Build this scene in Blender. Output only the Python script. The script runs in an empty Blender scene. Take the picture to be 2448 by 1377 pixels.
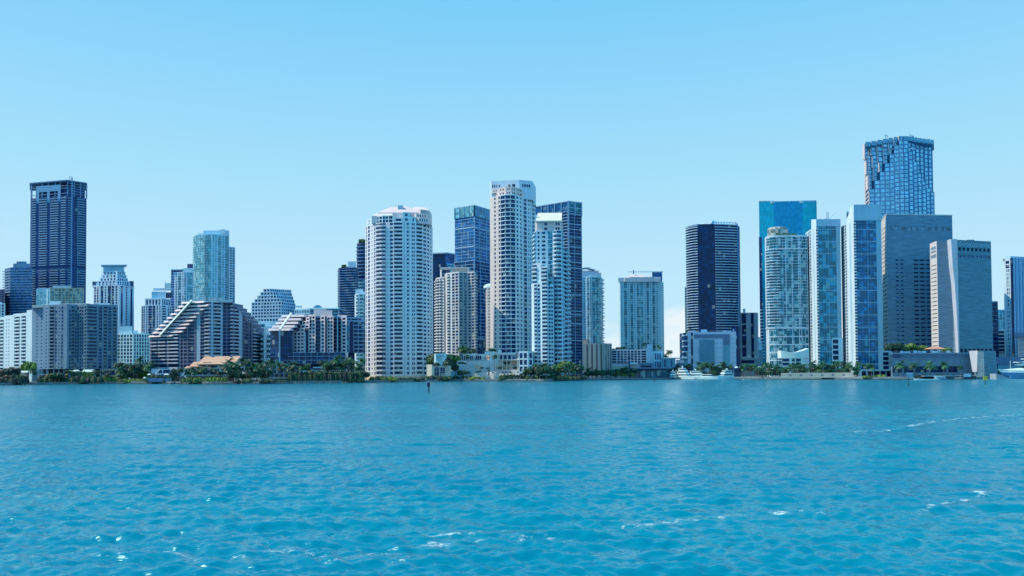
import bpy, math, random
import numpy as np
from mathutils import Matrix, Vector

random.seed(7)
SC = bpy.context.scene
COL = SC.collection
R = math.radians

# ------------------------------------------------------------------ camera
FPX, CX, HALF = 1850.0, 1224.0, 688.5
PITCH, ROLL, CAMH, YHOR = R(1.4), 0.0058, 6.0, 891.5
CYO = YHOR - FPX * math.tan(PITCH)
cam_data = bpy.data.cameras.new("camera")
cam = bpy.data.objects.new("camera", cam_data)
COL.objects.link(cam)
cam_data.sensor_width = 36.0
cam_data.lens = 36.0 * FPX / 2448.0
cam_data.shift_y = (CYO - HALF) / 2448.0
cam_data.clip_start = 0.5
cam_data.clip_end = 30000
F_ = Vector((0, math.cos(PITCH), math.sin(PITCH)))
U_ = Vector((0, -math.sin(PITCH), math.cos(PITCH)))
R_ = Vector((1, 0, 0))
cr, sr = math.cos(ROLL), math.sin(ROLL)
cxa = cr * R_ - sr * U_
cya = sr * R_ + cr * U_
cam.matrix_world = Matrix(((cxa.x, cya.x, -F_.x, 0), (cxa.y, cya.y, -F_.y, 0),
                           (cxa.z, cya.z, -F_.z, CAMH), (0, 0, 0, 1)))
SC.camera = cam


def ray(px, py):
    u = (px - CX) / FPX
    v = -(py - CYO) / FPX
    return cxa * u + cya * v + F_


def W(px, Y, py=780):                      # world x at depth Y
    d = ray(px, py)
    return d.x / d.y * Y


def Zp(px, py, Y):                         # world height seen at a picture row, depth Y
    d = ray(px, py)
    return CAMH + d.z / d.y * Y


def pt(px, Y, py=780):
    return (W(px, Y, py), Y)


def gp(px, py, z=0.0):                     # point on the water seen at a picture position
    d = ray(px, py)
    t = (z - CAMH) / d.z
    return (d.x * t, d.y * t)


# ------------------------------------------------------------------ light
SUN_AZ = Vector((-0.985, -0.035, 0)).normalized()
SUN_EL = R(50)
to_sun = Vector((SUN_AZ.x * math.cos(SUN_EL), SUN_AZ.y * math.cos(SUN_EL), math.sin(SUN_EL)))
sd = bpy.data.lights.new("sun", 'SUN')
sd.energy = 5.0
sd.angle = R(0.5)
sd.color = (1.0, 0.75, 0.52)
sun = bpy.data.objects.new("sun", sd)
COL.objects.link(sun)
sun.rotation_euler = to_sun.to_track_quat('Z', 'Y').to_euler()
sun.location = (-300, 300, 400)

world = bpy.data.worlds.new("World")
SC.world = world
world.use_nodes = True
nt = world.node_tree
nt.nodes.clear()
N = nt.nodes.new
L = nt.links.new
wo = N('ShaderNodeOutputWorld')
bg = N('ShaderNodeBackground')
bg.inputs['Strength'].default_value = 1.0
L(bg.outputs[0], wo.inputs[0])
sky = N('ShaderNodeTexSky')
sky.sky_type = 'NISHITA'
sky.sun_disc = False
sky.sun_elevation = SUN_EL
sky.sun_rotation = math.atan2(SUN_AZ.x, SUN_AZ.y)
sky.air_density = 1.0
sky.dust_density = 0.3
sky.ozone_density = 3.0
skym = N('ShaderNodeVectorMath')
skym.operation = 'SCALE'
skym.inputs['Scale'].default_value = 0.10
L(sky.outputs[0], skym.inputs[0])
tc = N('ShaderNodeTexCoord')
sep = N('ShaderNodeSeparateXYZ')
L(tc.outputs['Generated'], sep.inputs[0])
rmp = N('ShaderNodeValToRGB')
rmp.color_ramp.interpolation = 'B_SPLINE'
els = rmp.color_ramp.elements
els[0].position = 0.0
els[0].color = (.58, .85, 1.02, 1)
els[1].position = 1.0
els[1].color = (.015, .58, 1.55, 1)
for p, c in ((.06, (.57, .85, 1.02, 1)), (.15, (.51, .82, 1.05, 1)), (.26, (.38, .77, 1.07, 1)),
             (.38, (.26, .67, 1.03, 1)), (.50, (.15, .61, 1.12, 1)), (.66, (.03, .60, 1.45, 1))):
    e = els.new(p)
    e.color = c
L(sep.outputs['Z'], rmp.inputs[0])
mix = N('ShaderNodeMix')
mix.data_type = 'RGBA'
mix.inputs[0].default_value = 0.07
L(rmp.outputs[0], mix.inputs[6])
L(skym.outputs[0], mix.inputs[7])
# far cumulus low over the horizon
cmap = N('ShaderNodeVectorMath')
cmap.operation = 'MULTIPLY'
cmap.inputs[1].default_value = (9, 9, 20)
L(tc.outputs['Generated'], cmap.inputs[0])
cn = N('ShaderNodeTexNoise')
cn.inputs['Scale'].default_value = 1.35
cn.inputs['Detail'].default_value = 7
cn.inputs['Roughness'].default_value = .52
L(cmap.outputs[0], cn.inputs['Vector'])
az = N('ShaderNodeMath')
az.operation = 'DIVIDE'
L(sep.outputs['X'], az.inputs[0])
L(sep.outputs['Y'], az.inputs[1])
azr = N('ShaderNodeValToRGB')
ae = azr.color_ramp.elements
ae[0].position = 0.0
ae[0].color = (0, 0, 0, 1)
ae[1].position = 1.0
ae[1].color = (.2, .2, .2, 1)
for p, v in ((.09, .2), (.125, .0), (.26, .0), (.285, .9), (.30, .0), (.55, .0), (.64, .95), (.80, .95), (.84, .5), (.9, 0.0), (.97, .7)):
    # position = (u+.8)/1.6
    e = ae.new(p)
    e.color = (v, v, v, 1)
azm = N('ShaderNodeMapRange')
azm.inputs['From Min'].default_value = -.85
azm.inputs['From Max'].default_value = .75
L(az.outputs[0], azm.inputs[0])
L(azm.outputs[0], azr.inputs[0])
elm = N('ShaderNodeMapRange')
elm.inputs['From Min'].default_value = .15
elm.inputs['From Max'].default_value = .02
elm.inputs['To Min'].default_value = -.62
elm.inputs['To Max'].default_value = .22
L(sep.outputs['Z'], elm.inputs[0])
ad = N('ShaderNodeMath')
ad.operation = 'ADD'
L(cn.outputs[0], ad.inputs[0])
L(elm.outputs[0], ad.inputs[1])
cth = N('ShaderNodeMapRange')
cth.inputs['From Min'].default_value = .40
cth.inputs['From Max'].default_value = .56
L(ad.outputs[0], cth.inputs[0])
cm = N('ShaderNodeMath')
cm.operation = 'MULTIPLY'
L(cth.outputs[0], cm.inputs[0])
L(azr.outputs[0], cm.inputs[1])
cm2 = N('ShaderNodeMath')
cm2.operation = 'MULTIPLY'
cm2.inputs[1].default_value = .95
L(cm.outputs[0], cm2.inputs[0])
mixc = N('ShaderNodeMix')
mixc.data_type = 'RGBA'
mixc.inputs[7].default_value = (.84, .93, .99, 1)
L(cm2.outputs[0], mixc.inputs[0])
L(mix.outputs[2], mixc.inputs[6])
L(mixc.outputs[2], bg.inputs['Color'])

SC.view_settings.view_transform = 'Standard'
SC.view_settings.look = 'None'
SC.view_settings.exposure = 0.0
SC.view_settings.gamma = 1.0
SC.cycles.max_bounces = 4
SC.cycles.sample_clamp_direct = 1.6
SC.cycles.diffuse_bounces = 2
SC.cycles.glossy_bounces = 2
SC.cycles.transparent_max_bounces = 8

# ------------------------------------------------------------------ materials
MATS = {}


def newmat(name):
    m = bpy.data.materials.new(name)
    m.use_nodes = True
    t = m.node_tree
    b = t.nodes['Principled BSDF']
    return m, t, b


def wall(name, rgb, rough=.85, var=.16, scale=.12, grain=(1, 1, .25)):
    if name in MATS:
        return MATS[name]
    m, t, b = newmat(name)
    g = t.nodes.new('ShaderNodeNewGeometry')
    v = t.nodes.new('ShaderNodeVectorMath')
    v.operation = 'MULTIPLY'
    v.inputs[1].default_value = grain
    t.links.new(g.outputs['Position'], v.inputs[0])
    n = t.nodes.new('ShaderNodeTexNoise')
    n.inputs['Scale'].default_value = scale
    n.inputs['Detail'].default_value = 6
    n.inputs['Roughness'].default_value = .7
    t.links.new(v.outputs[0], n.inputs['Vector'])
    mr = t.nodes.new('ShaderNodeMapRange')
    mr.inputs['From Min'].default_value = .3
    mr.inputs['From Max'].default_value = .7
    mr.inputs['To Min'].default_value = 1 - var
    mr.inputs['To Max'].default_value = 1 + var * .5
    t.links.new(n.outputs[0], mr.inputs[0])
    s = t.nodes.new('ShaderNodeVectorMath')
    s.operation = 'SCALE'
    q = max(0.0, min(1.0, (rgb[0] - rgb[2]) / max(rgb) / .22))
    s.inputs[0].default_value = (rgb[0] * (.74 + .26 * q), min(.85, rgb[1] * (1.04 - .07 * q)), min(.92, rgb[2] * (1.30 - .25 * q)))
    t.links.new(mr.outputs[0], s.inputs['Scale'])
    t.links.new(s.outputs[0], b.inputs['Base Color'])
    b.inputs['Roughness'].default_value = rough
    MATS[name] = m
    return m


def glass(name, rgb, light=(.28, .33, .36), frac=.12, rough=.14, cell=(2.3, 2.3, 3.1), spec=.5, vary=.6, metal=0.0):
    if name in MATS:
        return MATS[name]
    m, t, b = newmat(name)
    g = t.nodes.new('ShaderNodeNewGeometry')
    d = t.nodes.new('ShaderNodeVectorMath')
    d.operation = 'DIVIDE'
    d.inputs[1].default_value = cell
    t.links.new(g.outputs['Position'], d.inputs[0])
    f = t.nodes.new('ShaderNodeVectorMath')
    f.operation = 'FLOOR'
    t.links.new(d.outputs[0], f.inputs[0])
    w = t.nodes.new('ShaderNodeTexWhiteNoise')
    t.links.new(f.outputs[0], w.inputs['Vector'])
    r = t.nodes.new('ShaderNodeValToRGB')
    r.color_ramp.interpolation = 'CONSTANT'
    e = r.color_ramp.elements
    e[0].position = 0
    e[0].color = (*[c * (1 - vary * .5) for c in rgb], 1)
    e[1].position = 1 - frac
    e[1].color = (*light, 1)
    q = e.new(.4)
    q.color = (*rgb, 1)
    q = e.new(.7 * (1 - frac) + .1)
    q.color = (*[min(1, c * (1 + vary)) for c in rgb], 1)
    t.links.new(w.outputs['Value'], r.inputs[0])
    t.links.new(r.outputs[0], b.inputs['Base Color'])
    b.inputs['Roughness'].default_value = rough
    b.inputs['Specular IOR Level'].default_value = spec
    b.inputs['Metallic'].default_value = metal
    b.inputs['Specular Tint'].default_value = (.45, .85, 1.0, 1)
    n = t.nodes.new('ShaderNodeTexNoise')
    n.inputs['Scale'].default_value = .5
    t.links.new(g.outputs['Position'], n.inputs['Vector'])
    bp = t.nodes.new('ShaderNodeBump')
    bp.inputs['Strength'].default_value = .05
    bp.inputs['Distance'].default_value = .1
    t.links.new(n.outputs[0], bp.inputs['Height'])
    t.links.new(bp.outputs[0], b.inputs['Normal'])
    MATS[name] = m
    return m


def plain(name, rgb, rough=.6, metal=0.0):
    if name in MATS:
        return MATS[name]
    m = wall(name, rgb, rough, .12, .8)
    m.node_tree.nodes['Principled BSDF'].inputs['Metallic'].default_value = metal
    return m


def leafmat(name, rgb, rgb2, rough=.55):
    if name in MATS:
        return MATS[name]
    m, t, b = newmat(name)
    g = t.nodes.new('ShaderNodeNewGeometry')
    n = t.nodes.new('ShaderNodeTexNoise')
    n.inputs['Scale'].default_value = .9
    n.inputs['Detail'].default_value = 3
    t.links.new(g.outputs['Position'], n.inputs['Vector'])
    oi = t.nodes.new('ShaderNodeObjectInfo')
    a = t.nodes.new('ShaderNodeMath')
    a.operation = 'MULTIPLY_ADD'
    a.inputs[1].default_value = .5
    t.links.new(oi.outputs['Random'], a.inputs[0])
    t.links.new(n.outputs[0], a.inputs[2])
    r = t.nodes.new('ShaderNodeValToRGB')
    e = r.color_ramp.elements
    e[0].position = .45
    e[0].color = (*rgb, 1)
    e[1].position = 1.0
    e[1].color = (*rgb2, 1)
    t.links.new(a.outputs[0], r.inputs[0])
    t.links.new(r.outputs[0], b.inputs['Base Color'])
    b.inputs['Roughness'].default_value = rough
    b.inputs['Specular IOR Level'].default_value = .35
    MATS[name] = m
    return m


WHITE = wall('painted white', (.74, .74, .76))
CREAM = wall('painted cream', (.66, .62, .54))
BEIGE = wall('beige stucco', (.60, .52, .42))
GREYW = wall('grey concrete', (.34, .37, .41))
BLUEG = wall('blue grey concrete', (.20, .27, .36))
TAN_ = wall('travertine cladding', (.36, .35, .35), var=.25, scale=.5)
PINK = wall('sunlit rose stucco', (.72, .62, .60))  # rose tint puts the warm sunlight into pale walls
DARKC = wall('dark blue concrete', (.05, .08, .16))
STEEL = wall('steel blue frame', (.12, .20, .33))
ROOFG = wall('roof gravel', (.42, .42, .42))
NAVY = glass('navy glass', (.003, .038, .15), frac=.10, spec=.4)
NAVYD = glass('deep navy glass', (.001, .022, .105), frac=.03, rough=.16, spec=.35)
BLUEGL = glass('blue glass', (.010, .10, .32), frac=.12, light=(.10, .22, .36))
TEAL = glass('teal glass', (.015, .17, .28), frac=.25, light=(.25, .48, .58))
CYAN = glass('cyan glass', (.10, .36, .48), frac=.22, light=(.35, .62, .70), vary=.5)
SKYGL = glass('sky blue glass', (.06, .24, .42), frac=.15, light=(.22, .45, .60), vary=.35)
RAILGL = glass('balcony glass', (.12, .28, .38), frac=.05, light=(.3, .45, .5), vary=.3)


# ------------------------------------------------------------------ mesh building
class MB:
    def __init__(self):
        self.v = []
        self.f = []
        self.m = []

    def quad(self, a, b, c, d, mi=0):
        n = len(self.v)
        self.v += [tuple(a), tuple(b), tuple(c), tuple(d)]
        self.f.append((n, n + 1, n + 2, n + 3))
        self.m.append(mi)

    def poly(self, pts, mi=0):
        n = len(self.v)
        self.v += [tuple(p) for p in pts]
        self.f.append(tuple(range(n, n + len(pts))))
        self.m.append(mi)

    def box(self, x0, x1, y0, y1, z0, z1, mi=0):
        self.prism([(x0, y0), (x1, y0), (x1, y1), (x0, y1)], z0, z1, mi)

    def obox(self, p0, p1, d, z0, z1, mi=0, out=0.0):
        """box along p0-p1, its front 'out' metres proud of the line, d deep"""
        t = Vector((p1[0] - p0[0], p1[1] - p0[1], 0)).normalized()
        n = Vector((t.y, -t.x, 0))
        a = (p0[0] + n.x * out, p0[1] + n.y * out)
        b = (p1[0] + n.x * out, p1[1] + n.y * out)
        c = (b[0] - n.x * d, b[1] - n.y * d)
        e = (a[0] - n.x * d, a[1] - n.y * d)
        self.prism([a, b, c, e], z0, z1, mi)

    def prism(self, poly, z0, z1, mi=0, top=None, cap=True):
        """poly counter-clockwise seen from above; top: other outline at z1"""
        n = len(poly)
        b = len(self.v)
        tp = top or poly
        zz0 = z0 if isinstance(z0, (list, tuple)) else [z0] * n
        zz1 = z1 if isinstance(z1, (list, tuple)) else [z1] * n
        self.v += [(p[0], p[1], zz0[i]) for i, p in enumerate(poly)]
        self.v += [(p[0], p[1], zz1[i]) for i, p in enumerate(tp)]
        for i in range(n):
            j = (i + 1) % n
            self.f.append((b + i, b + j, b + n + j, b + n + i))
            self.m.append(mi)
        if cap:
            self.f.append(tuple(b + n + i for i in range(n)))
            self.f.append(tuple(b + n - 1 - i for i in range(n)))
            self.m += [mi, mi]

    def tube(self, pts, rad, k=6, mi=0):
        rings = []
        for i, p in enumerate(pts):
            p = Vector(p)
            q = Vector(pts[min(i + 1, len(pts) - 1)]) - Vector(pts[max(i - 1, 0)])
            q.normalize()
            a = q.cross(Vector((0, 0, 1)) if abs(q.z) < .9 else Vector((1, 0, 0))).normalized()
            c = q.cross(a)
            r = rad[i] if isinstance(rad, (list, tuple)) else rad
            b = len(self.v)
            for j in range(k):
                an = 2 * math.pi * j / k
                self.v.append(tuple(p + a * r * math.cos(an) + c * r * math.sin(an)))
            rings.append(b)
        for i in range(len(rings) - 1):
            for j in range(k):
                a, b = rings[i] + j, rings[i] + (j + 1) % k
                c, d = rings[i + 1] + (j + 1) % k, rings[i + 1] + j
                self.f.append((a, b, c, d))
                self.m.append(mi)
        self.f.append(tuple(rings[0] + j for j in range(k))[::-1])
        self.f.append(tuple(rings[-1] + j for j in range(k)))
        self.m += [mi, mi]

    def lathe(self, prof, cx, cy, k=16, mi=0, sx=1, sy=1):
        """prof: (radius, z) from bottom to top"""
        b = len(self.v)
        for r, z in prof:
            for j in range(k):
                an = 2 * math.pi * j / k
                self.v.append((cx + sx * r * math.cos(an), cy + sy * r * math.sin(an), z))
        for i in range(len(prof) - 1):
            for j in range(k):
                self.f.append((b + i * k + j, b + i * k + (j + 1) % k, b + (i + 1) * k + (j + 1) % k, b + (i + 1) * k + j))
                self.m.append(mi)
        self.f.append(tuple(b + (len(prof) - 1) * k + j for j in range(k)))
        self.m.append(mi)

    def mesh(self, name, mats, off=(0, 0, 0), smooth=False):
        me = bpy.data.meshes.new(name)
        if off != (0, 0, 0):
            v = [(a - off[0], b - off[1], c - off[2]) for a, b, c in self.v]
        else:
            v = self.v
        me.from_pydata(v, [], self.f)
        for m in mats:
            me.materials.append(m)
        if len(mats) > 1:
            me.polygons.foreach_set('material_index', self.m)
        if smooth:
            me.polygons.foreach_set('use_smooth', [True] * len(self.f))
        me.update()
        return me


def link(name, me, parent=None, loc=(0, 0, 0)):
    o = bpy.data.objects.new(name, me)
    o.location = loc
    COL.objects.link(o)
    if parent:
        o.parent = parent
    return o


def tag(o, label=None, cat=None, group=None, kind=None):
    if label:
        o['label'] = label
    if cat:
        o['category'] = cat
    if group:
        o['group'] = group
    if kind:
        o['kind'] = kind
    return o


def unit_pane(mat, fm):
    b = MB()
    b.quad((-.5, 0, 0), (.5, 0, 0), (.5, 0, 1), (-.5, 0, 1), 0)
    return b.mesh('window', [mat, fm])


def unit_balc(mat, style):
    b = MB()
    b.box(-.5, .5, -1, 0, 0, .09, 0)
    mi = 0 if style == 'solid' else 1
    h = .36 if style == 'solid' else .38
    b.box(-.5, .5, -1, -.93, .0901, h, mi)
    b.box(-.5, -.485, -.93, 0, .0901, h, mi)
    b.box(.485, .5, -.93, 0, .0901, h, mi)
    return b.mesh('balcony', [mat, RAILGL])


PROTO = {}


# pieces that sit on another part become sub-parts of it
SUBPART = {'window_bar': 'window', 'dormer_window': 'dormer', 'dormer': 'roof', 'roof_vent': 'roof', 'crown_post': 'crown_screen',
           'screen_joint': 'screen', 'arch_glass': 'arcade', 'board_trim': 'board', 'roof_hatch': 'roof', 'vent_pipe': 'roof',
           'chimney': 'roof', 'roof_mast': 'roof', 'roof_crane': 'roof', 'penthouse': 'roof', 'roof_box': 'roof', 'lantern': 'roof',
           'roof_rail': 'roof', 'pavilion_window': 'pavilion_wall', 'base_window': 'base', 'parapet_post': 'parapet'}


class Bld:
    """one building: an Empty, with wall / roof / window / balcony ... children"""

    def __init__(self, name, label, cat='building', group=None, zvis=10.0, frame=None):
        self.name, self.label, self.cat, self.group = name, label, cat, group
        self.parts = {}
        self.wins = []
        self.bals = []
        self.zvis = zvis
        self.single = []
        self.frame = frame
        self.base = None

    def part(self, key, mat):
        k = (key, mat.name)
        if k not in self.parts:
            self.parts[k] = (MB(), mat, key)
        return self.parts[k][0]

    def solo(self, key, mats, smooth=False):
        """a part that is an object by itself even if the key repeats"""
        mb = MB()
        self.single.append((key, mb, mats, smooth))
        return mb

    # ---- one straight facade
    def facade(self, p0, p1, z0, z1, nf, cols, wm=WHITE, gm=NAVY, sill=.3, head=.84, rec=.3,
               bal=1.4, bstyle='solid', bm=None, skip=None):
        if self.base is None:
            self.base = (p0[0], p0[1])
        w = self.part('wall', wm)
        v0 = Vector((p0[0], p0[1], 0))
        t = Vector((p1[0] - p0[0], p1[1] - p0[1], 0))
        Ln = t.length
        if Ln < .05:
            return
        t.normalize()
        n = Vector((t.y, -t.x, 0))
        ang = math.atan2(t.y, t.x)
        fh = (z1 - z0) / nf

        def P(u, z, d=0.0):
            q = v0 + t * u - n * d
            return (q.x, q.y, z)
        tot = sum(c[1] for c in cols)
        u = 0.0
        for c in cols:
            ty, wt = c[0], c[1] / tot * Ln
            g = c[2] if len(c) > 2 and c[2] is not None else gm
            ua, ub = u, u + wt
            u = ub
            if ty == 's':
                w.quad(P(ua, z0), P(ub, z0), P(ub, z1), P(ua, z1))
                continue
            if ty == 'm':      # plain strip in another material, set 5 cm back
                w2 = self.solo('wall_strip', [g])
                w2.quad(P(ua, z0, .05), P(ub, z0, .05), P(ub, z1, .05), P(ua, z1, .05))
                continue
            if ty == 't':
                self._hole(w, P, ua, ub, z0, z1, rec, g, ang)
                continue
            s, h, rc = sill, head, rec
            if ty == 'g':
                s, h, rc = .05, .93, min(rec, .18)
            elif ty == 'G':
                s, h, rc = .02, .985, .06
            elif ty == 'b':
                s, h, rc = .07, .90, 1.6
            elif ty == 'W' or ty == 'p':
                s, h = .12, .88
            elif ty == 'n':
                s, h = .38, .72
            elif ty == 'h':
                s, h = .42, .80
            prev = z0
            for k in range(nf):
                zb = z0 + fh * (k + s)
                zt = z0 + fh * (k + h)
                if skip and skip(k, ty):
                    continue
                if zb > prev + .001:
                    w.quad(P(ua, prev), P(ub, prev), P(ub, zb), P(ua, zb))
                self._hole(w, P, ua, ub, zb, zt, rc, g, ang)
                if ty == 'b':
                    self.bals.append((P((ua + ub) / 2, z0 + fh * k, .25), ub - ua - .04, .55, fh, ang, bstyle, bm or wm))
                elif ty == 'p':
                    self.bals.append((P((ua + ub) / 2, z0 + fh * k, -.003), ub - ua, bal, fh, ang, bstyle, bm or wm))
                prev = zt
            if z1 > prev + .001:
                w.quad(P(ua, prev), P(ub, prev), P(ub, z1), P(ua, z1))

    def _hole(self, w, P, ua, ub, zb, zt, rc, g, ang):
        w.quad(P(ua, zb), P(ub, zb), P(ub, zb, rc), P(ua, zb, rc))
        w.quad(P(ua, zt, rc), P(ub, zt, rc), P(ub, zt), P(ua, zt))
        w.quad(P(ua, zb), P(ua, zb, rc), P(ua, zt, rc), P(ua, zt))
        w.quad(P(ub, zb, rc), P(ub, zb), P(ub, zt), P(ub, zt, rc))
        self.wins.append((P((ua + ub) / 2, zb, rc), ub - ua, zt - zb, ang, g))

    # ---- chain of facades closed at the back, with roof
    def tower(self, chain, z0, z1, nf, specs, depth=20, par=.9, roofm=None, wm=WHITE, gm=NAVY, backdir=None, **kw):
        """chain: XY points left to right; specs: one column list per segment"""
        if not isinstance(specs[0], (list, dict)):
            specs = [specs] * (len(chain) - 1)
        for i in range(len(chain) - 1):
            sp = specs[i]
            k2 = dict(kw)
            if isinstance(sp, dict):
                k2.update(sp)
                sp = k2.pop('cols')
            k2.setdefault('wm', wm)
            k2.setdefault('gm', gm)
            self.facade(chain[i], chain[i + 1], z0, z1, nf, sp, **k2)
        a, b = chain[0], chain[-1]
        if backdir:
            bk = [(b[0] + backdir[0] * depth, b[1] + backdir[1] * depth), (a[0] + backdir[0] * depth, a[1] + backdir[1] * depth)]
        else:
            far = max(a[1], b[1]) + depth
            kb, ka = (1.03 if b[0] < 0 else .97), (.97 if a[0] < 0 else 1.03)
            bk = [(b[0] * (1 + (far / b[1] - 1) * kb), far), (a[0] * (1 + (far / a[1] - 1) * ka), far)]
        w = self.part('wall', wm)
        ring = list(chain) + bk
        zt = z1 + par
        for i in range(len(chain) - 1, len(ring)):
            p, q = ring[i], ring[(i + 1) % len(ring)]
            w.quad((p[0], p[1], z0), (q[0], q[1], z0), (q[0], q[1], zt), (p[0], p[1], zt))
        for i in range(len(chain) - 1):
            p, q = chain[i], chain[i + 1]
            w.quad((p[0], p[1], z1), (q[0], q[1], z1), (q[0], q[1], zt), (p[0], p[1], zt))
        # parapet inner face is the roof prism edge
        self.part('roof', roofm or wm).poly([(p[0], p[1], zt - .02) for p in ring])
        return ring

    def pbox(self, key, mat, px0, px1, Y, py, depth=12, zb=None, pyb=None, py2=None, px_at=780):
        """box facing the camera between two picture columns at depth Y, top at row py"""
        a, b = W(px0, Y, px_at), W(px1, Y, px_at)
        zt = Zp((px0 + px1) / 2, py, Y)
        if zb is None:
            zb = Zp((px0 + px1) / 2, pyb, Y) if pyb else 1.0
        if self.base is None:
            self.base = (a, Y)
        mb = self.solo(key, [mat])
        k = 1 + depth / Y
        mb.prism([(a, Y), (b, Y), (b * k, Y + depth), (a * k, Y + depth)], zb, zt)
        return (a, b, zb, zt)

    def band(self, key, mat, outer, z0, z1, d=.4):
        """thin band following a polyline, proud of it"""
        mb = self.solo(key, [mat])
        for i in range(len(outer) - 1):
            mb.obox(outer[i], outer[i + 1], d, z0, z1, out=d * .6)
        return mb

    def finish(self):
        bx, by = self.base
        root = bpy.data.objects.new(self.name, None)
        root.location = (bx, by, 1.0)
        root.empty_display_size = 3
        COL.objects.link(root)
        tag(root, self.label, self.cat, self.group)
        off = (bx, by, 1.0)
        last = {}
        for (mb, mat, key) in self.parts.values():
            if mb.f:
                last[key] = link(key, mb.mesh(key, [mat], off), root)
        for key, mb, mats, sm in self.single:
            if mb.f:
                up = last.get(SUBPART.get(key), root)
                o = link(key, mb.mesh(key, mats, off, sm), up)
                if up is root:
                    last[key] = o
        # windows: the 100 that show largest one by one, the rest as one mesh per glass
        ws = sorted(self.wins, key=lambda w: (w[0][2] < self.zvis, -round(w[1] * w[2] * .25), -w[0][2]))
        rest = {}
        for i, (c, ww, wh, ang, g) in enumerate(ws):
            if i < 98:
                k = ('pane', g.name)
                if k not in PROTO:
                    PROTO[k] = unit_pane(g, WHITE)
                o = link('window', PROTO[k], root, (c[0] - bx, c[1] - by, c[2] - 1.0))
                o.rotation_euler[2] = ang
                o.scale = (ww, 1, wh)
            else:
                mb = rest.setdefault(g.name, (MB(), g))[0]
                dx, dy = math.cos(ang) * ww / 2, math.sin(ang) * ww / 2
                mb.quad((c[0] - dx, c[1] - dy, c[2]), (c[0] + dx, c[1] + dy, c[2]),
                        (c[0] + dx, c[1] + dy, c[2] + wh), (c[0] - dx, c[1] - dy, c[2] + wh))
        for mb, g in rest.values():
            o = link('window', mb.mesh('window', [g], off), root)
            o['kind'] = 'stuff'
        bs = sorted(self.bals, key=lambda w: (w[0][2] < self.zvis, -w[0][2]))
        rest = {}
        for i, (c, ww, dp, fh, ang, st, bm) in enumerate(bs):
            k = ('balc', bm.name, st)
            if k not in PROTO:
                PROTO[k] = unit_balc(bm, st)
            if i < 98:
                o = link('balcony', PROTO[k], root, (c[0] - bx, c[1] - by, c[2] - 1.0))
                o.rotation_euler[2] = ang
                o.scale = (ww, dp, fh)
            else:
                mb = rest.setdefault(k, (MB(), bm))[0]
                src = PROTO[k]
                b0 = len(mb.v)
                ca, sa = math.cos(ang), math.sin(ang)
                for vv in src.vertices:
                    x, y, z = vv.co.x * ww, vv.co.y * dp, vv.co.z * fh
                    mb.v.append((c[0] + x * ca - y * sa, c[1] + x * sa + y * ca, c[2] + z))
                for pl in src.polygons:
                    mb.f.append(tuple(b0 + q for q in pl.vertices))
                    mb.m.append(pl.material_index)
        for mb, bm in rest.values():
            o = link('balcony', mb.mesh('balcony', [bm, RAILGL], off), root)
            o['kind'] = 'stuff'
        return root


def rep(pat, n, end=None):
    return list(pat) * n + (list(end) if end else [])


def nfl(z0, z1, pitch_px, Y):
    return max(1, round((z1 - z0) / (pitch_px * Y / FPX)))


def vault(b, key, mat, px0, px1, Y, py_spring, py_crown, depth, zb=None, n=14, lean=0.0):
    """barrel vault with its arch facing the camera"""
    a, c = W(px0, Y, py_spring), W(px1, Y, py_spring)
    zs, zc = Zp((px0 + px1) / 2, py_spring, Y), Zp((px0 + px1) / 2, py_crown, Y)
    zb = zs if zb is None else zb
    mb = b.solo(key, [mat])
    prof = []
    for i in range(n + 1):
        un = -1 + 2 * i / n
        prof.append(((a + c) / 2 + (c - a) / 2 * un, zs + (zc - zs) * (1 - abs(un) ** 2.2)))
    full = [(a, zb)] + prof + [(c, zb)]
    fr = [(x, Y + lean * max(0.0, z - zs) / (zc - zs), z) for x, z in full]
    bk = [(x, Y + depth, z) for x, z in full]
    mb.poly(fr[1:-1][::-1])
    if zs > zb + .01:
        mb.quad(fr[0], fr[-1], fr[-2], fr[1])
    mb.poly(bk)
    for i in range(len(fr) - 1):
        mb.quad(fr[i], fr[i + 1], bk[i + 1], bk[i])
    return mb

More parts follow.
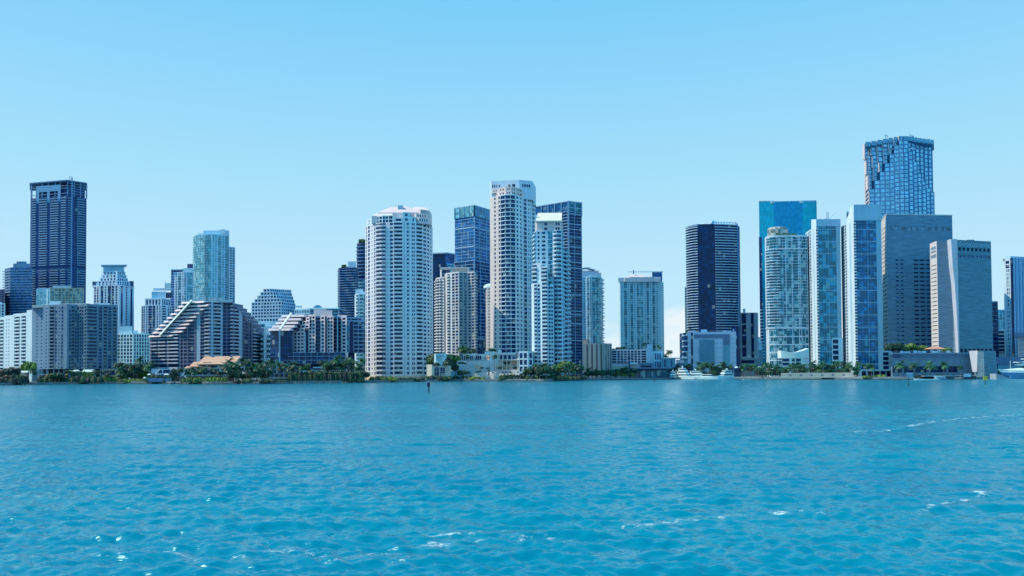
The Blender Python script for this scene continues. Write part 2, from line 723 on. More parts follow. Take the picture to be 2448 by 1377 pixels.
# ------------------------------------------------------------------ water
def build_water():
    rs = np.random.RandomState(3)
    th_in = np.linspace(-R(41), R(41), 1000)
    th_out = np.linspace(R(41), 2 * math.pi - R(41), 90)[1:-1]
    th = np.concatenate([th_in, th_out])
    r = np.concatenate([[2.0, 5.0, 8.0, 11.0, 14.0], np.geomspace(17, 1300, 1050), [1800, 2600, 4000, 6500, 10000]])
    T, RR = np.meshgrid(th, r)
    X = (RR * np.sin(T)).astype(np.float32)
    Y = (RR * np.cos(T)).astype(np.float32)
    cell = np.maximum(RR * (0.0041), 0.02).astype(np.float32)
    Z = np.zeros_like(X)
    gust = 0.92 + .16 * np.sin(X * .035 + 1.1 + np.sin(Y * .02) * 1.5) * np.sin(Y * .043 + .5) + .10 * np.sin(X * .11 + Y * .07)
    for i in range(110):
        lam = math.exp(rs.uniform(math.log(.24), math.log(4.5)))
        a = math.radians(rs.normal(6, 17 if lam > 1.2 else 38))
        k = 2 * math.pi / lam
        kx, ky = k * math.sin(a), k * math.cos(a)
        amp = 0.0080 * min(lam, 1.5) ** .8 * (max(lam, 1.5) / 1.5) ** .15
        ph = rs.uniform(0, 6.28)
        fade = np.clip(lam / (cell * 1.6) - 1.0, 0, 1)
        s = np.sin(kx * X + ky * Y + ph)
        Z += (amp * fade * (s + .22 * np.cos(2 * (kx * X + ky * Y + ph)))).astype(np.float32)
    Z *= gust.astype(np.float32)
    nr, ntb = X.shape
    co = np.stack([X, Y, Z], -1).reshape(-1, 3)
    idx = np.arange(nr * ntb).reshape(nr, ntb)
    a = idx[:-1, :]
    b = np.roll(idx, -1, 1)[:-1, :]
    c = np.roll(idx, -1, 1)[1:, :]
    d = idx[1:, :]
    q = np.stack([a, d, c, b], -1).reshape(-1, 4)
    me = bpy.data.meshes.new('water')
    me.vertices.add(len(co))
    me.vertices.foreach_set('co', co.ravel())
    me.loops.add(q.size)
    me.loops.foreach_set('vertex_index', q.ravel().astype(np.int32))
    me.polygons.add(len(q))
    me.polygons.foreach_set('loop_start', (np.arange(len(q)) * 4).astype(np.int32))
    me.polygons.foreach_set('use_smooth', np.ones(len(q), bool))
    me.update(calc_edges=True)
    # foam of old wakes: real foam lying along these lines
    foam = np.zeros(len(co), np.float32)
    fx, fy = co[:, 0], co[:, 1]
    lines = [([(2040, 1033), (2120, 1030), (2170, 1019), (2230, 1008), (2330, 998), (2460, 991)], .9, .70),
             ([(330, 1315), (480, 1335), (690, 1312), (830, 1340), (960, 1308), (1090, 1296), (1190, 1291), (1290, 1285), (1380, 1300)], .5, .62),
             ([(560, 1363), (720, 1358), (880, 1342), (1000, 1350)], .4, .52),
             ([(1480, 1262), (1590, 1250), (1720, 1238), (1830, 1228), (1960, 1228)], .5, .66),
             ([(2190, 1224), (2240, 1210), (2290, 1194), (2340, 1182), (2420, 1168)], .55, .62),
             ([(0, 1335), (120, 1325), (300, 1330)], .4, .48),
             ([(1010, 1278), (1100, 1282), (1180, 1276), (1290, 1266)], .45, .62),
             ([(1250, 916), (1290, 914), (1325, 916)], 2.0, .8)]
    vis = (fy > 0)
    for pts, wd, st in lines:
        P = [gp(*p) for p in pts]
        best = np.full(len(co), 1e9, np.float32)
        for p, q2 in zip(P[:-1], P[1:]):
            vx, vy = q2[0] - p[0], q2[1] - p[1]
            l2 = vx * vx + vy * vy
            t = np.clip(((fx - p[0]) * vx + (fy - p[1]) * vy) / l2, 0, 1)
            dd = np.hypot(fx - p[0] - t * vx, fy - p[1] - t * vy)
            best = np.minimum(best, dd)
        foam = np.maximum(foam, st * np.exp(-(best / wd) ** 2))
    ch_ = me.attributes.new('chop', 'FLOAT', 'POINT')
    ch_.data.foreach_set('value', np.clip((RR.ravel() - 35) / 170, 0, 1).astype(np.float32))
    at = me.attributes.new('foam', 'FLOAT', 'POINT')
    at.data.foreach_set('value', foam.astype(np.float32))
    m, t, bs = newmat('bay water')
    L_ = t.links.new
    g = t.nodes.new('ShaderNodeNewGeometry')
    n1 = t.nodes.new('ShaderNodeTexNoise')
    n1.inputs['Scale'].default_value = 3.2
    n1.inputs['Detail'].default_value = 4
    n2 = t.nodes.new('ShaderNodeTexNoise')
    n2.inputs['Scale'].default_value = .035
    n2.inputs['Detail'].default_value = 4
    mp = t.nodes.new('ShaderNodeVectorMath')
    mp.operation = 'MULTIPLY'
    mp.inputs[1].default_value = (.30, 1.45, 1)
    L_(g.outputs['Position'], mp.inputs[0])
    L_(mp.outputs[0], n1.inputs['Vector'])
    L_(mp.outputs[0], n2.inputs['Vector'])
    n3 = t.nodes.new('ShaderNodeTexNoise')
    n3.inputs['Scale'].default_value = .8
    n3.inputs['Detail'].default_value = 5
    n3.inputs['Roughness'].default_value = .65
    L_(mp.outputs[0], n3.inputs['Vector'])
    bp = t.nodes.new('ShaderNodeBump')
    bp.inputs['Strength'].default_value = .7
    bp.inputs['Distance'].default_value = .014
    L_(n1.outputs[0], bp.inputs['Height'])
    bp2 = t.nodes.new('ShaderNodeBump')
    bp2.inputs['Strength'].default_value = .8
    bp2.inputs['Distance'].default_value = .22
    ca = t.nodes.new('ShaderNodeAttribute')
    ca.attribute_name = 'chop'
    cmr = t.nodes.new('ShaderNodeMapRange')
    cmr.inputs['To Min'].default_value = .10
    cmr.inputs['To Max'].default_value = .75
    L_(ca.outputs['Fac'], cmr.inputs[0])
    L_(cmr.outputs[0], bp2.inputs['Distance'])
    L_(n3.outputs[0], bp2.inputs['Height'])
    L_(bp.outputs[0], bp2.inputs['Normal'])
    L_(bp2.outputs[0], bs.inputs['Normal'])
    cr_ = t.nodes.new('ShaderNodeValToRGB')
    e = cr_.color_ramp.elements
    e[0].position = .3
    e[0].color = (.000, .150, .285, 1)
    e[1].position = .7
    e[1].color = (.000, .205, .318, 1)
    L_(n2.outputs[0], cr_.inputs[0])
    fa = t.nodes.new('ShaderNodeAttribute')
    fa.attribute_name = 'foam'
    fn = t.nodes.new('ShaderNodeTexNoise')
    fn.inputs['Scale'].default_value = 1.1
    fn.inputs['Detail'].default_value = 8
    fn.inputs['Roughness'].default_value = .75
    fm_ = t.nodes.new('ShaderNodeVectorMath')
    fm_.operation = 'MULTIPLY'
    fm_.inputs[1].default_value = (1.1, 2.2, 1)
    L_(g.outputs['Position'], fm_.inputs[0])
    L_(fm_.outputs[0], fn.inputs['Vector'])
    ma = t.nodes.new('ShaderNodeMath')
    ma.operation = 'MULTIPLY_ADD'
    ma.inputs[1].default_value = .36
    L_(fa.outputs['Fac'], ma.inputs[0])
    L_(fn.outputs[0], ma.inputs[2])
    mr = t.nodes.new('ShaderNodeMapRange')
    mr.inputs['From Min'].default_value = .735
    mr.inputs['From Max'].default_value = .84
    L_(ma.outputs[0], mr.inputs[0])
    gate = t.nodes.new('ShaderNodeMath')
    gate.operation = 'GREATER_THAN'
    gate.inputs[1].default_value = .06
    L_(fa.outputs['Fac'], gate.inputs[0])
    mg = t.nodes.new('ShaderNodeMath')
    mg.operation = 'MULTIPLY'
    L_(mr.outputs[0], mg.inputs[0])
    L_(gate.outputs[0], mg.inputs[1])
    mx = t.nodes.new('ShaderNodeMix')
    mx.data_type = 'RGBA'
    mx.inputs[7].default_value = (.42, .58, .66, 1)
    L_(mg.outputs[0], mx.inputs[0])
    L_(cr_.outputs[0], mx.inputs[6])
    L_(mx.outputs[2], bs.inputs['Base Color'])
    rr = t.nodes.new('ShaderNodeMapRange')
    rr.inputs['To Min'].default_value = .16
    rr.inputs['To Max'].default_value = .8
    L_(mg.outputs[0], rr.inputs[0])
    L_(rr.outputs[0], bs.inputs['Roughness'])
    bs.inputs['IOR'].default_value = 1.8
    bs.inputs['Specular Tint'].default_value = (.28, .90, 1.0, 1)
    me.materials.append(m)
    tag(link('water', me), kind='structure')


build_water()

# ------------------------------------------------------------------ land
GZ = 1.3
SHORE_PX = [(-900, 923), (-300, 922.5), (0, 921), (100, 919.5), (280, 917), (400, 917.5), (500, 918.5), (620, 918), (700, 916.5), (870, 915),
            (1000, 912.8), (1100, 911.3), (1240, 911.3), (1300, 911.8), (1380, 909.5), (1500, 908), (1600, 907.3),
            (1640, 906.3), (1760, 906.3), (1930, 907), (2100, 907.5), (2300, 907.3), (2330, 906.6)]
SHORE = [gp(*p) for p in SHORE_PX]
SHORE += [(W(2372, 560), 560), (W(2395, 800), 800), (W(2700, 800), 800), (W(4200, 900), 900)]


def shore_pts(step=4.0):
    out = []
    for a, b in zip(SHORE[:-1], SHORE[1:]):
        n = max(1, int(math.hypot(b[0] - a[0], b[1] - a[1]) / step))
        for i in range(n):
            s = i / n
            out.append((a[0] + (b[0] - a[0]) * s, a[1] + (b[1] - a[1]) * s))
    out.append(SHORE[-1])
    return out


def build_land():
    pts = SHORE
    mb = MB()
    far = [(-9000, 12000), (9000, 12000)]
    ring = list(pts) + [(9000, 1500), (9000, 12000), (-9000, 12000), (-9000, 900)]
    mb.prism(ring, -4, GZ)
    m = wall('ground', (.16, .19, .15), .95, .35, .05)
    o = link('ground', mb.mesh('ground', [m]))
    tag(o, kind='structure')
    # sea wall coping
    sw = MB()
    sp = shore_pts(12)
    for a, b in zip(sp[:-1], sp[1:]):
        sw.obox(a, b, 1.2, GZ - .9, GZ + .25, out=.25)
    o = link('seawall', sw.mesh('seawall', [wall('seawall concrete', (.22, .24, .24), .95, .4, .6)]))
    tag(o, 'long low grey concrete sea wall edging the whole shore', 'sea wall', kind='structure')
    # riprap
    rk = MB()
    rs = random.Random(5)
    for a, b in zip(sp[:-1], sp[1:]):
        mx = (a[0] + b[0]) / 2
        px = mx / a[1] * FPX + CX
        if px < -60 or px > 2500:
            continue
        cnt = 16 if px < 1400 else 4
        for i in range(cnt):
            s = rs.random()
            x = a[0] + (b[0] - a[0]) * s
            y = a[1] + (b[1] - a[1]) * s - rs.uniform(.3, 2.6)
            r = rs.uniform(.35, 1.0) if px < 1400 else rs.uniform(.2, .5)
            base = len(rk.v)
            z = rs.uniform(-.1, .45)
            k = 6
            for lv, (rr, dz) in enumerate(((1.0, -.5), (1.05, .1), (.55, .6))):
                for j in range(k):
                    an = 6.283 * j / k + lv * .4
                    q = rr * r * rs.uniform(.75, 1.15)
                    rk.v.append((x + q * math.cos(an), y + q * math.sin(an), z + dz * r))
            for lv in range(2):
                for j in range(k):
                    rk.f.append((base + lv * k + j, base + lv * k + (j + 1) % k, base + (lv + 1) * k + (j + 1) % k, base + (lv + 1) * k + j))
                    rk.m.append(0)
            rk.f.append(tuple(base + 2 * k + j for j in range(k)))
            rk.m.append(0)
    o = link('shore_rocks', rk.mesh('shore_rocks', [wall('dark rock', (.13, .13, .12), .95, .5, 1.2)]))
    tag(o, 'dark boulders piled along the foot of the sea wall', kind='stuff')


build_land()

# ================================================================== BUILDINGS, LEFT THIRD
S = ('s', 1)


def H(px, py, Y):
    return Zp(px, py, Y)


# --- far left slivers
def far_left():
    b = Bld('office_tower', 'dark blue tower cut by the left edge of the photo', zvis=60)
    Y = 900
    z = H(5, 693, Y)
    b.tower([pt(-40, Y + 10), pt(11, Y)], GZ, z, nfl(GZ, z, 6, Y), rep([('s', .4), ('g', 1)], 6, [('s', .4)]), depth=35, wm=DARKC, gm=NAVYD)
    b.pbox('penthouse', DARKC, -30, -2, Y + 8, 686, 14, zb=z)
    b.finish()
    b = Bld('apartment_building', 'narrow white block low at the left edge, in front of the dark sliver', zvis=35)
    Y = 840
    z = H(5, 727, Y)
    b.tower([pt(-50, Y), pt(12, Y)], GZ, z, nfl(GZ, z, 7, Y), rep([('s', .6), ('W', 1)], 7, [('s', .6)]), depth=25, wm=WHITE)
    b.pbox('parapet', WHITE, -40, 4, Y + 3, 723, 8, zb=z)
    b.finish()

    b = Bld('hotel_tower', 'mid blue banded tower with roof box, left of the tallest dark tower', zvis=50)
    Y = 930
    z = H(40, 641, Y)
    P = [pt(10, Y + 12), pt(24, Y), pt(76, Y)]
    b.tower(P, GZ, z, nfl(GZ, z, 6.6, Y), [rep([('g', 1)], 2), rep([('g', 1), ('s', .08)], 5)], depth=30, wm=STEEL, gm=BLUEGL)
    nf = nfl(GZ, z, 6.6, Y)
    for k in range(nf):
        zz = GZ + (z - GZ) * k / nf
        if zz > 40:
            b.band('balcony', wall('banded balcony', (.22, .34, .46)), [(P[0][0] - 1.5, P[0][1] - 1), P[1], P[2]], zz, zz + 1.1, 1.1)
    b.pbox('penthouse', BLUEG, 30, 72, Y + 6, 630, 16, zb=z)
    b.pbox('roof_box', STEEL, 38, 62, Y + 9, 625, 8, zb=H(40, 630, Y))
    b.finish()


far_left()


# --- the tallest tower at left, under construction
def dark_tower():
    b = Bld('skyscraper', 'tallest dark navy skyscraper on the left, unfinished open frame under its roof', 'skyscraper', zvis=95)
    Y0 = 980.0
    zt = H(175, 432, Y0)
    pc = pt(160, Y0, 600)
    pl = pt(72, Y0 * 1.013 + 2, 600)
    pr = pt(206, Y0 * 1.014 + 2, 600)
    z_fr = H(150, 468, Y0)
    z_mid = H(150, 640, Y0)
    band = wall('slab edge blue', (.21, .33, .47))
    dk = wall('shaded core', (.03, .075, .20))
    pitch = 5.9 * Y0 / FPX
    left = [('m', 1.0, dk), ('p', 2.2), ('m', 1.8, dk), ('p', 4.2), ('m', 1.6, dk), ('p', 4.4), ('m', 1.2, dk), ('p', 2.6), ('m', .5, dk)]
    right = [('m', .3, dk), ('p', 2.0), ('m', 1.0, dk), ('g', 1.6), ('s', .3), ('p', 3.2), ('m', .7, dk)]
    z_m2 = H(150, 633, Y0)
    for (a, c) in ((GZ, z_mid), (z_m2, z_fr)):
        nf = max(1, round((c - a) / pitch))
        b.facade(pl, pc, a, c, nf, left, wm=band, gm=NAVYD, bal=1.2, bm=band)
        b.facade(pc, pr, a, c, nf, right, wm=band, gm=NAVYD, bal=1.0, bm=band)
    # recessed mechanical band
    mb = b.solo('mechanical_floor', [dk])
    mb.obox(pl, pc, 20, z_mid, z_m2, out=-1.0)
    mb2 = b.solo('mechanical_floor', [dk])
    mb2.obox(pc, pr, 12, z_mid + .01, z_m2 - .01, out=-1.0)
    # core behind the open crown
    depth = 34
    bl, br = (pl[0] * (1 + depth / pl[1]), pl[1] + depth), (pr[0] * (1 + depth / pr[1]) - .6, pr[1] + depth)
    w = b.part('wall', dk)
    for p, q in ((pr, br), (br, bl), (bl, pl)):
        w.quad((p[0], p[1], GZ), (q[0], q[1], GZ), (q[0], q[1], z_fr), (p[0], p[1], z_fr))
    w.poly([(p[0], p[1], z_fr) for p in (pl, pc, pr, br, bl)])
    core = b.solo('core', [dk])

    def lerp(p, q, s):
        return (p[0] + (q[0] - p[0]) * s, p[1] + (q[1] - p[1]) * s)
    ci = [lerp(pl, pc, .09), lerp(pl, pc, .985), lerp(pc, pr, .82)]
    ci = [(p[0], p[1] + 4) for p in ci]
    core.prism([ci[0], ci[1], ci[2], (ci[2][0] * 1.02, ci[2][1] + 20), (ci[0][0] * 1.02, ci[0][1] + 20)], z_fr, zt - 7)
    # crown: posts, top slab, hanging light panels
    for i, s in enumerate((0, .30, .47, .66, .80, 1.0)):
        p = lerp(pl, pc, s)
        po = b.solo('post', [band])
        po.obox(p, lerp(p, pc if s < 1 else pr, .03), 1.2, z_fr, zt, out=.1)
    for s in (.35, .68, 1.0):
        p = lerp(pc, pr, s)
        po = b.solo('post', [band])
        po.prism([(p[0] - .9, p[1]), (p[0] + .1, p[1]), (p[0] + .1, p[1] + 1.4), (p[0] - .9, p[1] + 1.4)], z_fr, zt)
    for k in range(1, 6):
        z = z_fr + (zt - z_fr) * k / 6.0
        if k in (1, 3, 4):
            b.band('slab', band, [pl, pc], z, z + .6, .8)
        b.band('slab', band, [pc, pr], z, z + .6, .8)
    lp = wall('light blue panel', (.16, .36, .50))
    pn = b.solo('crown_panel', [lp])
    pn.obox(lerp(pl, pc, .16), lerp(pl, pc, .82), .6, zt - 12, zt - 4.0, out=.4)
    for s in (.17, .46, .75):
        q = b.solo('crown_panel', [lp])
        q.obox(lerp(pl, pc, s), lerp(pl, pc, s + .065), .6, zt - 26, zt - 12.001, out=.4)
    rf = b.solo('roof_slab', [wall('roof slab', (.10, .22, .34))])
    o = 1.0
    rf.prism([(pl[0] - o, pl[1] - o), (pc[0], pc[1] - o * 1.6), (pr[0] + o, pr[1] - o), (br[0] + o, br[1]), (bl[0] - o, bl[1])], zt - .4, zt + 1.0)
    # builders' hoist up the near corner, with its mast over the roof
    ho = b.solo('hoist_mast', [band])
    hx = W(172, Y0 - 3, 600)
    ho.box(hx - .5, hx + .5, Y0 - 4.5, Y0 - 3.5, GZ, zt + 3)
    for px in (165.5, 169.5):
        x = W(px, Y0 + 10, 430)
        an = b.solo('mast', [STEEL])
        an.tube([(x, Y0 + 10, zt), (x, Y0 + 10, H(168, 421, Y0 + 10))], .22)
    cb = b.solo('mast', [STEEL])
    cb.tube([(W(165.5, Y0 + 10, 430), Y0 + 10, H(168, 421.3, Y0 + 10)), (W(169.5, Y0 + 10, 430), Y0 + 10, H(168, 421.3, Y0 + 10))], .22)
    b.finish()


dark_tower()


# --- low pieces between the dark tower and the shaded slab
def behind_slab():
    b = Bld('apartment_building', 'low block with cyan glazed left half and sand right half behind the grey slab', zvis=60)
    Y = 800
    sand = wall('sand render', (.42, .44, .34))
    z = H(100, 691, Y)
    b.tower([pt(86, Y + 4), pt(119, Y)], GZ, z, nfl(GZ, z, 6.2, Y), rep([('s', .25), ('g', 1)], 3, [('m', .6, WHITE), ('g', .5), ('s', .3)]), depth=20, wm=wall('pale cyan panel', (.30, .55, .66)), gm=CYAN)
    z2 = H(160, 690, Y)
    b.tower([pt(119.2, Y - 1), pt(200, Y + 2)], GZ, z2, nfl(GZ, z2, 6.2, Y), rep([('s', .35), ('W', 1)], 9, [('s', .4)]), depth=20, wm=sand, gm=TEAL)
    b.pbox('penthouse', wall('grey panel', (.42, .50, .55)), 125, 170, Y + 4, 683, 10, zb=z2)
    b.finish()


behind_slab()


# --- white stepped block on the left
def white_left():
    b = Bld('apartment_building', 'white sunlit block with stepped sloping roofline at the far left shore', zvis=14)
    Y0, Y1 = 690, 655
    pa, pb = pt(-30, Y0 + 10, 820), pt(76, Y1, 820)
    cols = [('b', 13), ('b', 16), ('s', 5), ('n', 2), ('s', 3), ('n', 2), ('s', 10), ('b', 11), ('s', 3), ('b', 9), ('s', 14)]
    # heights step up to the right
    tot = float(sum(c[1] for c in cols))
    fl = 3.0
    cuts = [(0, 27, 760), (27, 34, 757), (34, 41, 751), (41, 46, 754), (46, 67, 748), (67, 88, 743)]
    seg = [(-30, 12, [('s', 1), ('b', 7), ('s', 1), ('b', 8), ('s', .8)], 759), (12, 33, [('s', 3), ('n', 2), ('s', 3), ('n', 2), ('s', 8)], 754),
           (33, 64, [('s', 1), ('b', 6), ('s', 1.5), ('b', 5), ('s', .6)], 749), (64, 76, [('s', 1)], 741)]
    for i, (a, c, cl, py) in enumerate(seg):
        fa, fb = (a + 30) / 106., (c + 30) / 106.
        p = (pa[0] + (pb[0] - pa[0]) * fa, pa[1] + (pb[1] - pa[1]) * fa)
        q = (pa[0] + (pb[0] - pa[0]) * fb, pa[1] + (pb[1] - pa[1]) * fb)
        z = H((a + c) / 2, py, (p[1] + q[1]) / 2)
        b.tower([p, q], GZ, z - 2.4, round((z - 2.4 - GZ) / fl), cl, depth=24, wm=WHITE, gm=NAVY, par=2.4, backdir=(.35, .9))
    b.finish()


white_left()


# --- big shaded slab on stilts
def slab():
    b = Bld('apartment_building', 'wide shaded grey apartment slab standing on tall columns at the water', zvis=12)
    Y = 590
    grey = wall('weathered grey stucco', (.18, .25, .31), var=.25)
    c = [pt(76, Y + 16, 820), pt(116, Y, 820), pt(160, Y - 6, 820), pt(184, Y - 2, 820), pt(207, Y - 7, 820), pt(233, Y - 2, 820), pt(281, Y + 6, 820)]
    zb = H(150, 882, Y)
    z = H(200, 733, Y)
    nf = 18
    f = {'wm': wall('weathered shaded stucco', (.15, .24, .33), var=.2)}  # left face darker and bluer: its shade put into the stucco
    sp = [dict(cols=[('s', 3), ('n', 1), ('s', 2), ('n', 1), ('s', 2), ('n', 1), ('s', 1)], **f),
          [('s', .5), ('b', 2.4), ('s', .5), ('W', 1), ('s', .8), ('n', .8), ('s', .7), ('W', 1), ('s', 2)],
          [('s', 1.2), ('W', 1), ('s', .4), ('b', 1.6), ('s', .4), ('W', 1), ('s', .3)],
          rep([('W', 1.2), ('s', .5), ('b', 1.2), ('s', .4)], 2),
          [('s', .2), ('p', 3), ('s', .3)],
          rep([('s', .4), ('W', .9), ('s', .5), ('b', 1.0)], 2, [('s', .4)]),
          rep([('s', .4), ('W', .9), ('s', .5), ('b', 1.1), ('s', .3)], 4)]
    sp = sp[:6]
    b.tower(c, zb, z, nf, sp, depth=22, wm=grey, gm=NAVY, bal=1.0, roofm=ROOFG, par=1.5)
    # lighter wing caps at different heights
    for px0, px1, py, m in ((76, 150, 729, PINK), (118, 144, 720, WHITE), (150, 214, 725.5, PINK), (214, 232, 729, WHITE), (225, 262, 725, WHITE), (256, 282, 735, PINK)):
        b.pbox('parapet', m, px0, px1, Y + 4 + (px0 % 5), py, 12, zb=z, px_at=780)
    # undercroft: deep floor and columns
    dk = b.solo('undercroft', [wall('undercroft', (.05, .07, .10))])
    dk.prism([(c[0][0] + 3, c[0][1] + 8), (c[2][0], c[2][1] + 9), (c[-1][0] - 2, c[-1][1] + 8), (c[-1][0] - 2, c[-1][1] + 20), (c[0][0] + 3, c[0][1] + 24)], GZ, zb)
    for i, px in enumerate((80, 86, 94, 102, 113, 128, 140, 152, 166, 180, 196, 210, 226, 240, 254, 268, 279)):
        yy = Y + 14 - (px - 76) * .3 if px < 116 else Y - 1
        co = b.solo('column', [grey])
        x = W(px, yy, 895)
        wd = .45 if px != 113 else .9
        co.box(x - wd, x + wd, yy, yy + 1.0, GZ, zb)
    sl = b.solo('terrace_slab', [grey])
    sl.prism([(c[0][0], c[0][1] + .5), (c[1][0], c[1][1] + .5), (c[-1][0], c[1][1] + 1), (c[-1][0], c[1][1] + 8), (c[0][0], c[0][1] + 12)], H(100, 896, Y), H(100, 894.5, Y))
    b.finish()


slab()


# --- crowned tower x 221-320
def crowned():
    b = Bld('skyscraper', 'pale tower with stepped shoulders and flared flat crown behind the grey slab', 'skyscraper', zvis=55)
    Y = 880
    lt = wall('pale blue-white', (.62, .66, .70))
    z0 = H(270, 684, Y)
    c = [pt(223, Y + 6), pt(236, Y), pt(285, Y - 6), pt(320, Y + 12)]
    pl = ('m', .8, lt)
    b.tower(c, GZ, z0, nfl(GZ, z0, 6.3, Y),
            [[('s', .3), ('g', 1), ('s', .4), ('g', .9), ('s', .2)],
             [('s', .8), ('t', 1.2), ('s', .6), ('W', .7), ('s', .7), ('t', 1.4), ('s', .3), ('g', 1.2), ('s', .6), ('W', .8), ('s', 1)],
             [('s', .8), ('t', .9, NAVY), ('s', 1.6), ('W', .7), ('s', 1.7), ('t', 1, NAVY), ('s', .8)]],
            depth=26, wm=lt, gm=NAVY, rec=.5)
    steps = [(231, 309, 672), (237, 305, 664), (241, 302, 656), (244, 299, 648)]
    zz = z0
    for i, (a, d, py) in enumerate(steps):
        z = H(270, py, Y)
        ca = [pt(a, Y + 3 + i * 2), pt((a + d) / 2 + 8, Y - 3 + i * 2), pt(d, Y + 8 + i)]
        b.tower(ca, zz, z, 1 if i else 2, rep([('s', .7), ('W', .7)], 5 - i // 2, [('s', .7)]), depth=18, wm=lt, gm=NAVY, par=.6)
        zz = z
    for a, d in ((228, 233), (306, 311)):
        b.pbox('buttress', lt, a, d, Y + 4, 676, 8, zb=z0)
    ct = b.pbox('crown', wall('pale teal panel', (.32, .52, .60)), 246, 296, Y + 7, 636, 12, zb=zz)
    rf = b.solo('crown_slab', [wall('crown slab', (.25, .42, .50))])
    rf.prism([pt(240, Y + 4), pt(303, Y + 4), pt(300, Y + 16), pt(243, Y + 16)], ct[3], ct[3] + 1.1)
    b.pbox('shoulder_block', DARKC, 220, 236, Y + 10, 673, 10, zb=H(228, 678, Y))
    b.pbox('shoulder_column', lt, 221, 224, Y + 10.5, 678, 8, zb=z0)
    b.pbox('shoulder_block', DARKC, 307, 319, Y + 10, 672, 10, zb=z0)
    b.finish()


crowned()


def white_low():
    b = Bld('apartment_building', 'low white block with blank roof box, just right of the grey slab', zvis=18)
    Y = 790
    z = H(320, 799, Y)
    b.tower([pt(279, Y + 4, 830), pt(318, Y, 830), pt(358, Y + 6, 830)], GZ, z, 13,
            [rep([('s', .5), ('W', 1.1)], 5, [('s', .5)]), rep([('s', .6), ('W', .8)], 6, [('s', .5)])], depth=25, wm=wall('bright white', (.80, .80, .82)), gm=NAVY)
    b.pbox('penthouse', WHITE, 284, 316, Y + 5, 780, 12, zb=z)
    b.pbox('penthouse', WHITE, 318, 330, Y + 6, 790, 8, zb=z)
    b.pbox('penthouse', WHITE, 334, 345, Y + 6, 795, 8, zb=z)
    b.finish()


white_low()


